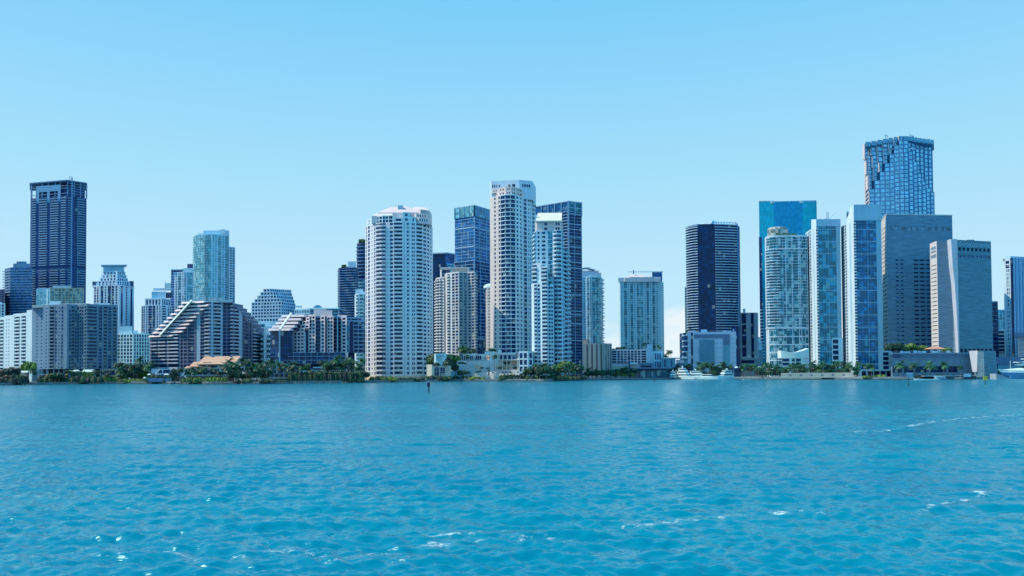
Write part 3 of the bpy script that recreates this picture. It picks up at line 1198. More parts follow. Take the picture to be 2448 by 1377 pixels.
def mid_cluster():
    lt = wall('pale blue-white', (.62, .66, .70))
    b = Bld('apartment_tower', 'squat pale tower with blank roof drum and thin mast, left of brown block', zvis=40)
    Y = 870
    z = H(370, 731, Y)
    P = [pt(338, Y + 8), pt(346, Y), pt(385, Y - 4), pt(411, Y + 10)]
    b.tower(P, GZ, z, nfl(GZ, z, 6.1, Y), [[('g', 1), ('s', .2), ('g', 1)],
            [('s', .6), ('W', .5), ('s', .4), ('g', 1.6), ('s', .2), ('g', 1.3), ('s', .5), ('W', .6), ('s', .6), ('W', .5), ('s', .3)],
            [('s', .6), ('p', 1.6), ('s', 1.0), ('W', .5), ('s', .3), ('p', .9), ('s', .2)]], depth=22, wm=lt, gm=NAVY)
    z2 = H(370, 714, Y)
    b.tower([pt(346, Y + 2), pt(386, Y - 2), pt(408, Y + 10)], z, z2, 1, rep([('s', .5), ('W', .7)], 5, [('s', .5)]), depth=16, wm=lt, gm=NAVY, par=.5)
    b.pbox('roof_drum', wall('pale teal panel', (.32, .52, .60)), 362, 378, Y + 4, 697, 12, zb=z2)
    b.pbox('roof_drum', lt, 378, 395, Y + 3, 697, 12, zb=z2)
    b.pbox('roof_drum', DARKC, 396, 412, Y + 6, 699, 12, zb=H(400, 709, Y))
    b.pbox('roof_rail', lt, 366, 410, Y + 8, 689, 6, zb=H(390, 691, Y))
    b.pbox('roof_rail', WHITE, 393, 408, Y + 8.5, 677, 5, zb=H(390, 685, Y))
    m = b.solo('mast', [lt])
    x = W(391.5, Y, 680)
    m.tube([(x, Y + 4, z2), (x, Y + 4, H(391, 671, Y))], .35)
    b.finish()

    b = Bld('apartment_tower', 'pale tower with teal glass strips adjoining the taller cyan glass tower', zvis=60)
    Y = 900
    z = H(430, 652, Y)
    P = [pt(408, Y + 4), pt(440, Y - 2), pt(466, Y + 2)]
    b.tower(P, GZ, z, nfl(GZ, z, 6.1, Y), [[('g', 1.6, BLUEGL), ('s', .5), ('W', .7), ('s', .4), ('g', 1.5), ('s', .5), ('W', .6), ('s', .3)],
            [('W', .5), ('s', .4), ('g', 2, CYAN), ('s', .4), ('g', .5)]], depth=22, wm=lt, gm=TEAL)
    b.pbox('loft', DARKC, 409, 436, Y + 3, 645.5, 10, zb=z)
    b.pbox('roof_slab', lt, 408, 437, Y + 1, 643.5, 14, zb=H(420, 645.4, Y))
    b.pbox('penthouse', WHITE, 437, 466, Y + 2, 641, 12, zb=z)
    b.pbox('penthouse', DARKC, 447, 468, Y + 6, 631, 10, zb=H(450, 641, Y))
    b.finish()

    b = Bld('skyscraper', 'tall slim cyan glass and white balcony tower rising over the stepped brown block', 'skyscraper', zvis=65)
    Y = 860
    z = H(500, 563, Y)
    P = [pt(461, Y + 12, 650), pt(463, Y + 5, 650), pt(468, Y, 650), pt(489, Y - 5, 650), pt(506, Y - 6, 650), pt(519, Y - 2, 650), pt(548, Y + 8, 650)]
    cg = [('g', 1)]
    b.tower(P, GZ, z, nfl(GZ, z, 6.05, Y), [cg, cg, rep([('g', 1), ('s', .07)], 4), [('p', 1.5), ('s', .1), ('g', 1.5), ('s', .4)],
            [('s', .4), ('W', .7), ('s', .5), ('W', .6), ('s', .3)], [('s', .4), ('p', .9), ('s', .5), ('W', .5), ('s', .5), ('p', .9), ('s', .5)]],
            depth=22, wm=wall('pale aqua panel', (.48, .66, .72)), gm=CYAN, bal=1.2, bstyle='glass')
    z3 = H(555, 589, Y)
    b.tower([pt(548.2, Y + 6, 650), pt(562, Y + 12, 650)], GZ, z3, nfl(GZ, z3, 6.05, Y), [[('s', .3), ('p', .9), ('s', .4), ('p', .8), ('s', .3)]], depth=16, wm=lt, gm=TEAL)
    zz = H(500, 558, Y)
    b.pbox('penthouse', lt, 486, 548, Y + 4, 551, 12, zb=z, px_at=600)
    b.pbox('penthouse', lt, 473, 488, Y + 3, 558, 12, zb=z, px_at=600)
    b.pbox('penthouse', WHITE, 523, 540, Y + 3, 549, 8, zb=zz, px_at=600)
    for px in (531, 535.5):
        m = b.solo('roof_mast', [STEEL])
        x = W(px, Y + 5, 550)
        m.tube([(x, Y + 5, H(px, 551, Y)), (x, Y + 5, H(px, 546, Y))], .35)
    for py in (547, 549.3):
        m = b.solo('roof_mast', [STEEL])
        m.tube([(W(531, Y + 5, 550), Y + 5, H(533, py, Y)), (W(535.5, Y + 5, 550), Y + 5, H(533, py, Y))], .3)
    b.finish()


mid_cluster()


# --- stepped brown pyramid blocks
def stepped(name, label, Yf, chain, pat, rows, rows_r, zb_py, wm, lit, stair, roofboxes, zvis, front_lift=None):
    """chain: front line [(px, Y)], pat: [(px0, px1, type)], rows: per floor (top py, left px, right px)"""
    b = Bld(name, label, zvis=zvis)
    W0 = [pt(px, Y, 810) for px, Y in chain]

    def onchain(px):
        for (a, ya), (c, yc), A, C in zip(chain[:-1], chain[1:], W0[:-1], W0[1:]):
            if px <= c or c == chain[-1][0]:
                s = (px - a) / (c - a)
                return (A[0] + (C[0] - A[0]) * s, A[1] + (C[1] - A[1]) * s)
    knots = [c[0] for c in chain]
    nrow = len(rows)
    for k, (py, xl, xr) in enumerate(rows):
        pyb = rows[k + 1][0] if k + 1 < nrow else zb_py
        Ym = Yf
        zt, zbm = H((xl + xr) / 2, py, Ym), H((xl + xr) / 2, pyb, Ym)
        brk = sorted(set([xl, xr] + [q for q in knots if xl < q < xr]))
        for a, c in zip(brk[:-1], brk[1:]):
            cols = []
            for (p0, p1, ty, *g) in pat:
                u0, u1 = max(a, p0), min(c, p1)
                if u1 - u0 > .4:
                    cols.append((ty, u1 - u0, g[0] if g else None))
            if cols:
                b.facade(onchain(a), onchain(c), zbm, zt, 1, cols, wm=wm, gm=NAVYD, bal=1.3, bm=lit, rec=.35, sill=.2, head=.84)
        # roof terrace of this floor + end walls
        ring = [onchain(q) for q in brk]
        ring = ring + [(ring[-1][0] + 2, ring[-1][1] + 18), (ring[0][0] + 2, ring[0][1] + 18)]
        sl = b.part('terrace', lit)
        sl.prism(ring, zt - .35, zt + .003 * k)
        w = b.part('wall', wm)
        for i in range(len(brk) - 1, len(ring)):
            p, q = ring[i], ring[(i + 1) % len(ring)]
            w.quad((p[0], p[1], zbm), (q[0], q[1], zbm), (q[0], q[1], zt - .35), (p[0], p[1], zt - .35))
    return b, onchain


def brown_a():
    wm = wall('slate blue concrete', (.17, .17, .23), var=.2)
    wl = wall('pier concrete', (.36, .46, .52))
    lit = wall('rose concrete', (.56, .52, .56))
    chain = [(358, 632), (432, 612), (500, 602), (560, 614), (600, 640), (630, 668)]
    pat = [(358, 362, 's'), (362, 378, 'p'), (378, 381, 's'), (381, 399, 'p'), (399, 403, 's'), (403, 428, 'p'), (428, 432, 's'), (432, 438, 'W'), (438, 440, 's'), (440, 447, 'W'),
           (447, 449, 's'), (449, 456, 'W'), (456, 465, 'g'), (465, 468, 's'), (468, 470, 'W'), (470, 479, 'm', wl), (479, 484, 'W'), (484, 489, 'g'), (489, 504, 'b'), (504, 510, 'm', wl),
           (510, 527, 'b'), (527, 532, 'm', wl), (532, 533, 's'), (533, 541, 'W'), (541, 543, 's'), (543, 550, 'W'), (550, 558, 'b'), (558, 560, 's'), (560, 571, 'b'),
           (571, 579, 'm', wl), (579, 590, 'W'), (590, 594, 'g'), (594, 596, 's'), (596, 601, 'W'), (601, 604, 's'), (604, 621, 'p'), (621, 630, 'p')]
    rows = []
    left = [438, 431, 424, 413, 405, 397, 387, 379, 371, 361]
    right = [556, 566, 576, 585, 594, 602, 609, 615, 621, 626]
    y = 722.0
    for k in range(18):
        l_ = left[k] if k < 10 else 360
        r_ = right[k] if k < 10 else 627
        rows.append((y, l_, r_))
        y += 8.6
    b, on = stepped('apartment_building', 'larger brown stepped apartment block with sunlit pink terraces and a long diagonal white stair beam', 604, chain, pat, rows, None, 882, wm, lit, None, None, 16)
    # upper-left terrace parapets, sloped and tinted rose to look sunlit
    for k in range(10):
        py, l_, _ = rows[k]
        r_ = [491, 500, 490, 480, 473, 465, 456, 448, 440, 417][k]
        z = H(420, py, 604)
        A, C = on(l_ - 1), on(r_)
        t = Vector((C[0] - A[0], C[1] - A[1], 0)).normalized()
        n = Vector((t.y, -t.x, 0))
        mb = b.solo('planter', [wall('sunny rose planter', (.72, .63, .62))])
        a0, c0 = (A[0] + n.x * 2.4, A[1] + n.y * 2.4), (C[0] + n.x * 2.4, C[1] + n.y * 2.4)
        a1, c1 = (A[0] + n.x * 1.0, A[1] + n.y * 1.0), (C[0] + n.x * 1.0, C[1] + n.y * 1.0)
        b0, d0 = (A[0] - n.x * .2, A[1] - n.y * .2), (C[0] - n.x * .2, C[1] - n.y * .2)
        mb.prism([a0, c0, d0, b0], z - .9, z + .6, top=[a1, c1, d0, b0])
    # diagonal stair beam
    A, C = on(387), on(463)
    mb = b.solo('stair_beam', [wall('white stair', (.78, .78, .80))])
    za, zc = H(387, 800, 604) + .5, H(463, 721, 604) + 1.5
    mb.prism([(A[0] - 1.1, A[1] - 4.2), (A[0] + .6, A[1] - 4.2), (A[0] + .6, A[1] - 2.4), (A[0] - 1.1, A[1] - 2.4)], za - .9, za + .2,)
    mb.v = mb.v[:0]
    mb.f = mb.f[:0]
    mb.m = mb.m[:0]
    bw = .75
    ring0 = [(A[0] - bw, A[1] - 3.1, za + .3), (A[0] + bw, A[1] - 5.2, za - .6), (A[0] + bw, A[1] - 2.4, za - .6), (A[0] - bw, A[1] - 2.4, za)]
    ring1 = [(C[0] - bw, C[1] - 3.1, zc + .3), (C[0] + bw, C[1] - 5.2, zc - .6), (C[0] + bw, C[1] - 2.4, zc - .6), (C[0] - bw, C[1] - 2.4, zc)]
    mb.v = ring0 + ring1
    mb.f = [(0, 1, 5, 4), (1, 2, 6, 5), (2, 3, 7, 6), (3, 0, 4, 7), (3, 2, 1, 0), (4, 5, 6, 7)]
    mb.m = [0] * 6
    for a, c, py in ((474, 530, 712), (478, 492, 709), (500, 518, 710), (530, 556, 717)):
        b.pbox('penthouse', wall('weathered parapet', (.44, .46, .46)), a, c, 610 + (a % 7) * .6, py, 12, zb=H(500, 722, 604), px_at=720)
    # roof wall of the main block
    b.pbox('parapet', wall('weathered parapet', (.44, .46, .46)), 492, 557, 606.5, 719, 10, zb=H(520, 722.4, 604), px_at=720)
    b.finish()


brown_a()


def brown_b():
    wm = wall('light rose concrete', (.72, .63, .63))
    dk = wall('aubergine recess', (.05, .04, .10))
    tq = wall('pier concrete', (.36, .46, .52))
    lit = wall('light rose concrete', (.72, .63, .63))
    b = Bld('apartment_building', 'smaller stepped block with square windows and navy glass prow', zvis=14)
    Y = 560
    # glass prow
    zt = H(670, 790, Y)
    pA, pB, pC = pt(646, Y + 6, 820), pt(669, Y, 820), pt(699, Y + 3, 820)
    b.tower([pA, pB, pC], GZ + 3, zt, 8, [rep([('G', 1, NAVYD)], 2), rep([('G', 1, NAVYD)], 3)], depth=22, wm=STEEL, gm=NAVYD)
    m = b.solo('corner_post', [tq])
    m.box(pB[0] - .45, pB[0] + .45, Y - .8, Y, GZ + 3, zt + .4)
    for a, c, py in ((643, 699, 787), (652, 707, 779.5), (660, 714, 770.5), (667, 721, 761.5), (674, 729, 752.5)):
        z = H(680, py, Y)
        yy = Y + (787 - py) * .25
        A, C = pt(a, yy + 3, 770), pt(c, yy + 1.5, 770)
        mb = b.solo('terrace', [lit])
        mb.prism([(A[0], A[1] - 2.5), (C[0], C[1] - 2.5), (C[0] + 1, C[1] + 18), (A[0] + 1, A[1] + 18)], z - 1.0, z + .7,
                 top=[(A[0] + .5, A[1] - 1.4), (C[0] - .3, C[1] - 1.4), (C[0] + 1, C[1] + 18), (A[0] + 1, A[1] + 18)])
        if py < 780:
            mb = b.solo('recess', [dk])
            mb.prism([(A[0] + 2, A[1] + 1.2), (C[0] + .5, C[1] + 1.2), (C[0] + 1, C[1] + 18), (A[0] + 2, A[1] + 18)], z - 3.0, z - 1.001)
    A, C = pt(672, Y - 1, 787), pt(701, Y + 7, 752)
    za, zc = H(670, 788, Y) + .5, H(700, 749, Y) + .6
    mb = b.solo('stair_beam', [wall('white stair', (.78, .78, .80))])
    bw = .75
    mb.v = [(A[0] - bw, A[1] - 2.4, za + .3), (A[0] + bw, A[1] - 4.4, za - .6), (A[0] + bw, A[1] - 2, za - .6), (A[0] - bw, A[1] - 2, za),
            (C[0] - bw, C[1] - 4.4, zc + .3), (C[0] + bw, C[1] - 6.4, zc - .6), (C[0] + bw, C[1] - 4, zc - .6), (C[0] - bw, C[1] - 4, zc)]
    mb.f = [(0, 1, 5, 4), (1, 2, 6, 5), (2, 3, 7, 6), (3, 0, 4, 7), (3, 2, 1, 0), (4, 5, 6, 7)]
    mb.m = [0] * 6
    # saw-tooth front of gridded piers turned to the sun
    z0 = H(760, 842, Y)
    teeth = [(700.5, 728, 784, 3), (738, 753, 762, 2), (767, 776, 760, 1), (781, 797, 759, 2), (817, 829, 755, 1)]
    allt = [(700.5, 728, 793, 3), (737, 754, 753.5, 2), (766, 777, 755, 1), (781, 797, 756, 2), (815, 829, 757, 1)]
    fl = 8.6 * Y / FPX
    for i, (a, c, py, n) in enumerate(allt):
        zt2 = H((a + c) / 2, py, Y)
        turn = (c - a) * Y / FPX * .55
        P0, P1 = pt(a, Y + 4 + turn, 800), pt(c, Y + 4, 800)
        b.tower([P0, P1], z0, zt2, max(1, round((zt2 - z0) / fl)), rep([('s', .38), ('w', 1)], n, [('s', .38)]), depth=16, wm=wm, gm=NAVYD, rec=.5, sill=.22, head=.82)
    # upper-left steps over the first tooth
    for j, (a, c, py, pyb) in enumerate(((709, 728, 784, 793), (718, 740, 775, 784), (722, 740, 766, 775), (731, 740, 757.5, 766))):
        P0, P1 = pt(a, Y + 8, 780), pt(c, Y + 4, 780)
        b.tower([P0, P1], H(720, pyb, Y), H(720, py, Y) - .4, 1, rep([('s', .38), ('w', 1)], max(1, int((c - a) / 9)), [('s', .38)]), depth=14, wm=wm, gm=NAVYD, par=.4)
    # dark glazed recesses between the teeth
    for a, c, py, gl in ((726, 739, 790, NAVYD), (752, 768, 757, TEAL), (775, 783, 757, NAVYD), (795, 818, 758, NAVYD)):
        zt2 = H((a + c) / 2, py, Y)
        P0, P1 = pt(a, Y + 9, 800), pt(c, Y + 9, 800)
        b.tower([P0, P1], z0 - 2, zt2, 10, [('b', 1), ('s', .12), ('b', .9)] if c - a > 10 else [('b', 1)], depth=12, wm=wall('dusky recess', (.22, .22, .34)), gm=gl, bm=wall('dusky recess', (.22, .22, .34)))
    b.pbox('fin', tq, 805.5, 808, Y + 3, 754, 6, zb=z0, px_at=790)
    b.pbox('fin', tq, 728.5, 731, Y + 4, 794, 5, zb=z0, px_at=790)
    b.pbox('pier', wm, 826, 832, Y + 2, 842, 4, zb=GZ + 2, px_at=860)
    # right wing
    P0, P1 = pt(829.5, Y + 16, 800), pt(872, Y + 20, 800)
    zt3 = H(850, 768, Y + 16)
    b.tower([P0, P1], z0, zt3, 8, [('g', 3, TEAL), ('s', .5), ('m', 5, dk), ('s', .5), ('W', 6), ('s', .8), ('W', 6), ('s', .5), ('W', 2)], depth=14, wm=wall('lilac concrete', (.36, .37, .46)), gm=NAVYD, sill=.15)
    zt4 = H(850, 760, Y + 18)
    b.tower([pt(830, Y + 19, 765), pt(866, Y + 21, 765)], zt3, zt4, 1, [('s', 1), ('W', 2), ('s', .6), ('W', 6), ('s', .6), ('W', 2), ('s', 1)], depth=12, wm=wall('lilac concrete', (.36, .37, .46)), gm=NAVYD)
    # base floors
    lb = wall('blue frame', (.22, .30, .40))
    for k, (py, pyb) in enumerate(((842, 851), (851, 860.5), (860.5, 870))):
        P0, P1 = pt(646, Y + 3 - k, 855), pt(829, Y + 3 - k, 855)
        b.tower([P0, P1], H(740, pyb, Y), H(740, py, Y) - .2, 1, rep([('g', 1.8), ('s', .13)], 13), depth=14, wm=lb, gm=NAVYD, par=.15)
    b.pbox('base', dk, 660, 820, Y + 6, 870, 20, zb=GZ, px_at=880)
    # roof boxes
    b.pbox('penthouse', PINK, 750, 780, Y + 22, 739.5, 10, zb=H(760, 757, Y), px_at=745)
    b.pbox('penthouse', PINK, 779, 794, Y + 21, 742, 10, zb=H(760, 757, Y), px_at=745)
    b.pbox('penthouse', wm, 806, 828, Y + 12, 753, 12, zb=H(815, 758, Y), px_at=745)
    b.finish()


brown_b()


def behind_b():
    b = Bld('office_building', 'blue-white gridded office with stepped pyramid top between the two brown blocks', zvis=40)
    Y = 800
    wm = wall('grid blue-white', (.50, .60, .68))
    rows = [(691.5, 629, 696), (699, 622, 698), (707, 615, 701), (715, 608, 704), (723, 601, 706)]
    rows += [(723 + 7.6 * i, 601, 706) for i in range(1, 6)]
    ch = [(601, Y), (672, Y - 8), (706, Y + 14)]
    PP = [pt(p, y, 740) for p, y in ch]

    def on(px):
        if px < 672:
            s, A, C = (px - 601) / 71., PP[0], PP[1]
        else:
            s, A, C = (px - 672) / 34., PP[1], PP[2]
        return (A[0] + (C[0] - A[0]) * s, A[1] + (C[1] - A[1]) * s)
    for k, (py, a, c) in enumerate(rows):
        zt = H(650, py, Y)
        zb = H(650, rows[k + 1][0], Y) if k + 1 < len(rows) else GZ
        corner = 645 + 8 * k if k < 4 else 672
        nf = 1 if k + 1 < len(rows) else 12
        setb = (4 - k) * 2.5 if k < 4 else 0
        A, M, C = on(a), on(corner), on(c)
        A, M, C = (A[0], A[1]), (M[0], M[1] + 0), (C[0], C[1] + 0)
        b.tower([A, M, C], zb, zt, nf, [rep([('s', .4), ('w', 1)], max(2, round((corner - a) / 7.2)), [('s', .2)]), rep([('s', .45), ('w', .8)], max(4, round((c - corner) / 4.9)), [('s', .3)])],
                depth=20, wm=wm, gm=NAVY, rec=.4, sill=.22, head=.82, par=.05, roofm=WHITE)
    b.finish()

    b = Bld('parking_structure', 'bright white low block glimpsed between the two brown stepped blocks', zvis=20)
    Y = 720
    z = H(635, 767, Y)
    b.tower([pt(612, Y), pt(668, Y + 3)], GZ, z - 2.5, 14, [('s', 3), ('W', 2), ('s', .3), ('s', 8)], depth=20, wm=WHITE, gm=TEAL, par=2.5)
    b.pbox('wing', WHITE, 614, 650, Y - 8, 782, 8, px_at=800)
    b.finish()
    b = Bld('apartment_building', 'narrow white block of curved glassy balconies squeezed between the brown blocks', zvis=16)
    Y = 650
    z = H(640, 800, Y)
    b.tower([pt(626, Y + 4, 840), pt(646, Y, 840)], GZ, z, 9, [('p', 4), ('s', 1.4), ('p', 6)], depth=20, wm=WHITE, gm=TEAL, bal=1.6)
    m = b.solo('fin', [WHITE])
    x = W(633.4, Y - 1, 840)
    m.box(x - .9, x + .9, Y - 1.5, Y + 5, GZ, z + 3)
    b.finish()

    b = Bld('office_building', 'low block of narrow dark windows with pale top, just right of the pyramid-topped office', zvis=58)
    Y = 770
    z = H(720, 740, Y)
    b.tower([pt(704, Y + 5), pt(741, Y)], GZ, z, nfl(GZ, z, 9, Y), rep([('s', .5), ('w', .7)], 9, [('s', .4)]), depth=18, wm=wall('pale aqua panel', (.48, .66, .72)), gm=NAVY, sill=.15)
    b.pbox('penthouse', WHITE, 706, 722, Y + 6, 731, 6, zb=H(710, 733, Y))
    b.finish()
    b = Bld('office_building', 'low teal-roofed building with small raised lantern behind the gridded block', zvis=60)
    Y = 800
    teal = wall('verdigris panel', (.16, .36, .42))
    z = H(770, 741, Y)
    b.tower([pt(734, Y), pt(809, Y + 3)], GZ, z, nfl(GZ, z, 8, Y), rep([('s', .5), ('w', .8)], 10, [('s', .4)]), depth=18, wm=teal, gm=NAVY)
    zr = H(770, 735, Y)
    r = b.solo('roof', [teal])
    a, c = W(731, Y), W(811, Y)
    r.prism([(a, Y - 1), (c, Y - 1), (c, Y + 18), (a, Y + 18)], z + .9, zr, top=[(a + 4, Y + 4), (c - 1, Y + 4), (c - 1, Y + 14), (a + 4, Y + 14)])
    b.pbox('lantern', teal, 750, 769, Y + 5, 732, 8, zb=zr)
    b.pbox('lantern', teal, 754, 765, Y + 6, 729.5, 6, zb=H(760, 732, Y))
    b.finish()


behind_b()


def dark_pair():
    b = Bld('skyscraper', 'dark blue tower of wavy balcony slabs left of the round white tower', 'skyscraper', zvis=55)
    Y = 850
    z = H(830, 642, Y)
    P = [pt(808, Y + 8), pt(812, Y), pt(852, Y - 4), pt(856, Y + 8)]
    nf = nfl(GZ, z, 6.0, Y)
    b.tower(P, GZ, z, nf, [[('g', 1)], rep([('g', 1)], 4), [('g', 1)]], depth=22, wm=DARKC, gm=NAVYD)
    sl = wall('wavy slab', (.14, .25, .40))
    for k in range(nf):
        zz = GZ + (z - GZ) * k / nf
        if zz < 50:
            continue
        mb = b.solo('balcony', [sl])
        pts = []
        for i in range(9):
            s = i / 8
            q = (P[1][0] + (P[2][0] - P[1][0]) * s, P[1][1] + (P[2][1] - P[1][1]) * s - 1.0 - .5 * math.sin(s * 9 + k * .8))
            pts.append(q)
        mb.prism([(P[0][0] - .8, P[0][1])] + pts + [(P[3][0] + .8, P[3][1])], zz, zz + .9)
    b.pbox('penthouse', WHITE, 832, 851, Y + 5, 625, 10, zb=z, px_at=640)
    b.pbox('penthouse', wall('grey panel', (.42, .50, .55)), 816, 832, Y + 5, 637, 8, zb=z, px_at=640)
    g = b.solo('roof_garden', [leafmat('roof leaves', (.03, .07, .02), (.10, .20, .05))])
    rs = random.Random(2)
    for i in range(60):
        x, y, zz = W(rs.uniform(817, 826), Y + 4), Y + rs.uniform(2, 6), z + rs.uniform(1, 4.2)
        g.quad((x, y, zz), (x + rs.uniform(.4, 1.3), y + .4, zz + .2), (x + 1, y + .7, zz + 1), (x - .2, y, zz + .8))
    b.finish()

    b = Bld('skyscraper', 'slim round-ended dark tower with rooftop greenery half hidden by the round white tower', 'skyscraper', zvis=70)
    Y = 890
    z = H(860, 582, Y)
    cx, rr = W(869, Y, 640), 9.5
    P = [(cx + rr * math.sin(a), Y + 10 - rr * math.cos(a)) for a in [R(-90 + 15 * i) for i in range(13)]]
    zm = H(860, 668, Y)
    nf = nfl(zm, z, 8.3, Y)
    b.tower(P, zm, z, nf, [[('g', 1)]] * 12, depth=6, wm=DARKC, gm=NAVYD)
    nf2 = nfl(GZ, zm, 8.3, Y)
    b.tower(P, GZ, zm, nf2, [[('g', 1)]] * 12, depth=6, wm=wall('pale aqua panel', (.48, .66, .72)), gm=SKYGL)
    for k in range(nf):
        zz = zm + (z - zm) * k / nf
        b.band('balcony', sl, P[1:8], zz, zz + 1.2, 1.6)
    for k in range(nf2):
        zz = GZ + (zm - GZ) * k / nf2
        if zz > 60:
            b.band('balcony', wall('pale aqua panel', (.48, .66, .72)), P[1:8], zz, zz + .9, 1.4)
    b.pbox('penthouse', DARKC, 857, 885, Y + 8, 575, 8, zb=z, px_at=600)
    g = b.solo('roof_garden', [leafmat('roof leaves', (.03, .07, .02), (.10, .20, .05))])
    for i in range(110):
        x, y, zz = W(rs.uniform(856, 872), Y + 4, 575), Y + rs.uniform(5, 9), H(860, 574, Y) + rs.uniform(-2, 1.6)
        g.quad((x, y, zz), (x + rs.uniform(.4, 1.3), y + .4, zz + .2), (x + 1, y + .7, zz + 1), (x - .2, y, zz + .8))
    b.finish()

    b = Bld('apartment_building', 'white mid-height block with rounded corner tucked left of the round white tower', zvis=50)
    Y = 760
    z = H(865, 704, Y)
    b.tower([pt(848, Y + 10), pt(851, Y + 2), pt(857, Y), pt(880, Y)], GZ, z, nfl(GZ, z, 8.4, Y), [[S], [('p', 1)], [('s', .6), ('p', 2), ('s', .2), ('g', 2), ('s', .3)]], depth=15, wm=WHITE, gm=TEAL)
    b.pbox('penthouse', WHITE, 849, 868, Y + 4, 691, 8, zb=z)
    b.pbox('penthouse', WHITE, 851, 872, Y + 2, 697, 8, zb=z)
    b.finish()


dark_pair()

# ================================================================== BUILDINGS, MIDDLE THIRD
def round_tower():
    b = Bld('skyscraper', 'big round-fronted white balcony tower with vaulted roofs at the shoreline, nearest of all', 'skyscraper', zvis=10)
    Y = 600.0
    PYB = 720
    segs = [(873.5, 878, [('s', .5), ('W', .6), ('s', .3)]), (878, 887, [('s', .25), ('W', .6), ('s', .35)]), (887, 892, [('s', .4), ('n', .6), ('s', .4)]),
            (892, 899, [('s', .6), ('W', .8), ('s', .3)]),
            (899, 907, [('p', 1)]), (907, 915, [('p', 1)]), (915, 922, [('p', 1)]),
            (922, 930, [('s', .7), ('n', .4), ('s', 1)]), (930, 942, [('s', .3), ('w', 1), ('s', .3)]),
            (942, 962, [('b', 1)]), (962, 980, [('s', 1), ('m', .25, wall('rust stain joint', (.30, .33, .38))), ('s', 1.2), ('w', 1.1), ('s', .5)]),
            (980, 995, [('s', .8), ('w', .45), ('s', .2), ('w', .5), ('s', .5)]), (995, 1011, [('s', .15), ('b', 2.6), ('s', .12)]),
            (1011, 1021, [('s', .2), ('w', 1), ('s', .25)]), (1021, 1028, [('s', .2), ('w', 1), ('s', .3)]), (1028, 1033, [('s', .4), ('w', .7), ('s', .3)]), (1033, 1035, [('s', 1)])]

    def prof(px):
        u = (px - 953.5) / 81.0
        y = Y + 26 * (1 - math.sqrt(max(0, 1 - min(1, abs(u)) ** 2.3)))
        if 899 <= px <= 915:
            y -= .9
        if 922 < px < 930:
            y += .8
        return y
    ch = [pt(segs[0][0], prof(segs[0][0]), PYB)] + [pt(s[1], prof(s[1]), PYB) for s in segs]
    # floors: lower lobby floors are taller
    zl = H(950, 842, Y)
    z1 = H(950, 530, Y - 2)
    zle = H(880, 530, Y + 10)
    mid = wall('warm tower white', (.76, .72, .71))
    b.tower(ch, GZ + 3, zl, 5, [s[2] for s in segs], depth=20, wm=mid, gm=NAVY, bal=1.4, par=.05)
    b.tower(ch, zl, z1, 33, [s[2] for s in segs], depth=20, wm=mid, gm=NAVY, bal=1.4, par=.2)
    b.tower(ch, GZ, GZ + 3, 1, [[S]] * len(segs), depth=20, wm=wall('cream base', (.62, .60, .48)), par=.02)
    fl = (z1 - zl) / 33
    # right shoulder is a floor or so lower; the rest climbs in steps
    tops = [(876, 893, 524), (893, 941, 516.5), (941, 962, 521), (963, 981, 508), (981, 995, 519), (995, 1031, 530)]
    for i, (a, c, py) in enumerate(tops):
        if py >= 529:
            continue
        sub = [pt(a, prof(a) + .4, 560)] + [pt(s[1], prof(s[1]) + .4, 560) for s in segs if a < s[1] < c] + [pt(c, prof(c) + .4, 560)]
        z = H((a + c) / 2, py, prof((a + c) / 2))
        n = max(1, round((z - z1) / fl))
        cl = {0: [('s', .5), ('n', .5), ('s', .5)], 1: [('W', 1), ('s', .3)], 2: [('s', .2), ('w', 1), ('s', .2)], 3: [('s', .8), ('w', .8), ('s', .8)], 4: [('s', .6), ('w', .4), ('s', .6)]}[i]
        b.tower(sub, z1, z, n, [cl] * (len(sub) - 1), depth=14 + (i % 3), wm=WHITE, gm=NAVY, par=.4 + .01 * i)
    # stepped lit penthouses on the right
    for a, c, py, Yo in ((996, 1031, 521, 3.5), (990, 1027, 511, 6), (1000, 1025, 501, 8)):
        zt, zb = H(1010, py, Y + Yo), z1 - .3
        ch2 = [pt(a, Y + Yo + 2, 540), pt(a + 5, Y + Yo, 540), pt(c - 6, Y + Yo + 3, 540), pt(c, Y + Yo + 8, 540)]
        b.tower(ch2, zt - fl * 1.1, zt, 1, [[S], rep([('s', .7), ('w', .5)], 4, [('s', .7)]), [S]], depth=12, wm=PINK, gm=NAVY, par=.3, bal=1)
        b.part('wall', PINK).prism([ch2[0], ch2[1], ch2[2], ch2[3], (ch2[3][0], ch2[3][1] + 6), (ch2[0][0], ch2[0][1] + 6)], zb, zt - fl * 1.1)
    vault(b, 'roof_vault', wall('vault sunlit white', (.78, .70, .68)), 889, 941, Y + 5, 516, 500, 20, zb=z1, lean=8)  # warm tint makes the white vault look sunlit
    vault(b, 'roof_vault', PINK, 903, 1004, Y + 9, 508, 486.5, 20, zb=z1, lean=10)
    vault(b, 'roof_vault', PINK, 968, 1027, Y + 12, 503, 488.8, 18, zb=z1, lean=9)
    b.pbox('roof_hatch', wall('grey panel', (.42, .50, .55)), 951, 964, Y + 13.6, 491, 3, pyb=505, px_at=500)
    for px in (922, 928, 936, 942, 948):
        m = b.solo('vent_pipe', [WHITE])
        x = W(px, Y + 18, 490)
        m.tube([(x, Y + 18, z1 + 8), (x, Y + 18, H(px, 488.5 + abs(940 - px) * .15, Y + 18))], .18)
    b.finish()


round_tower()


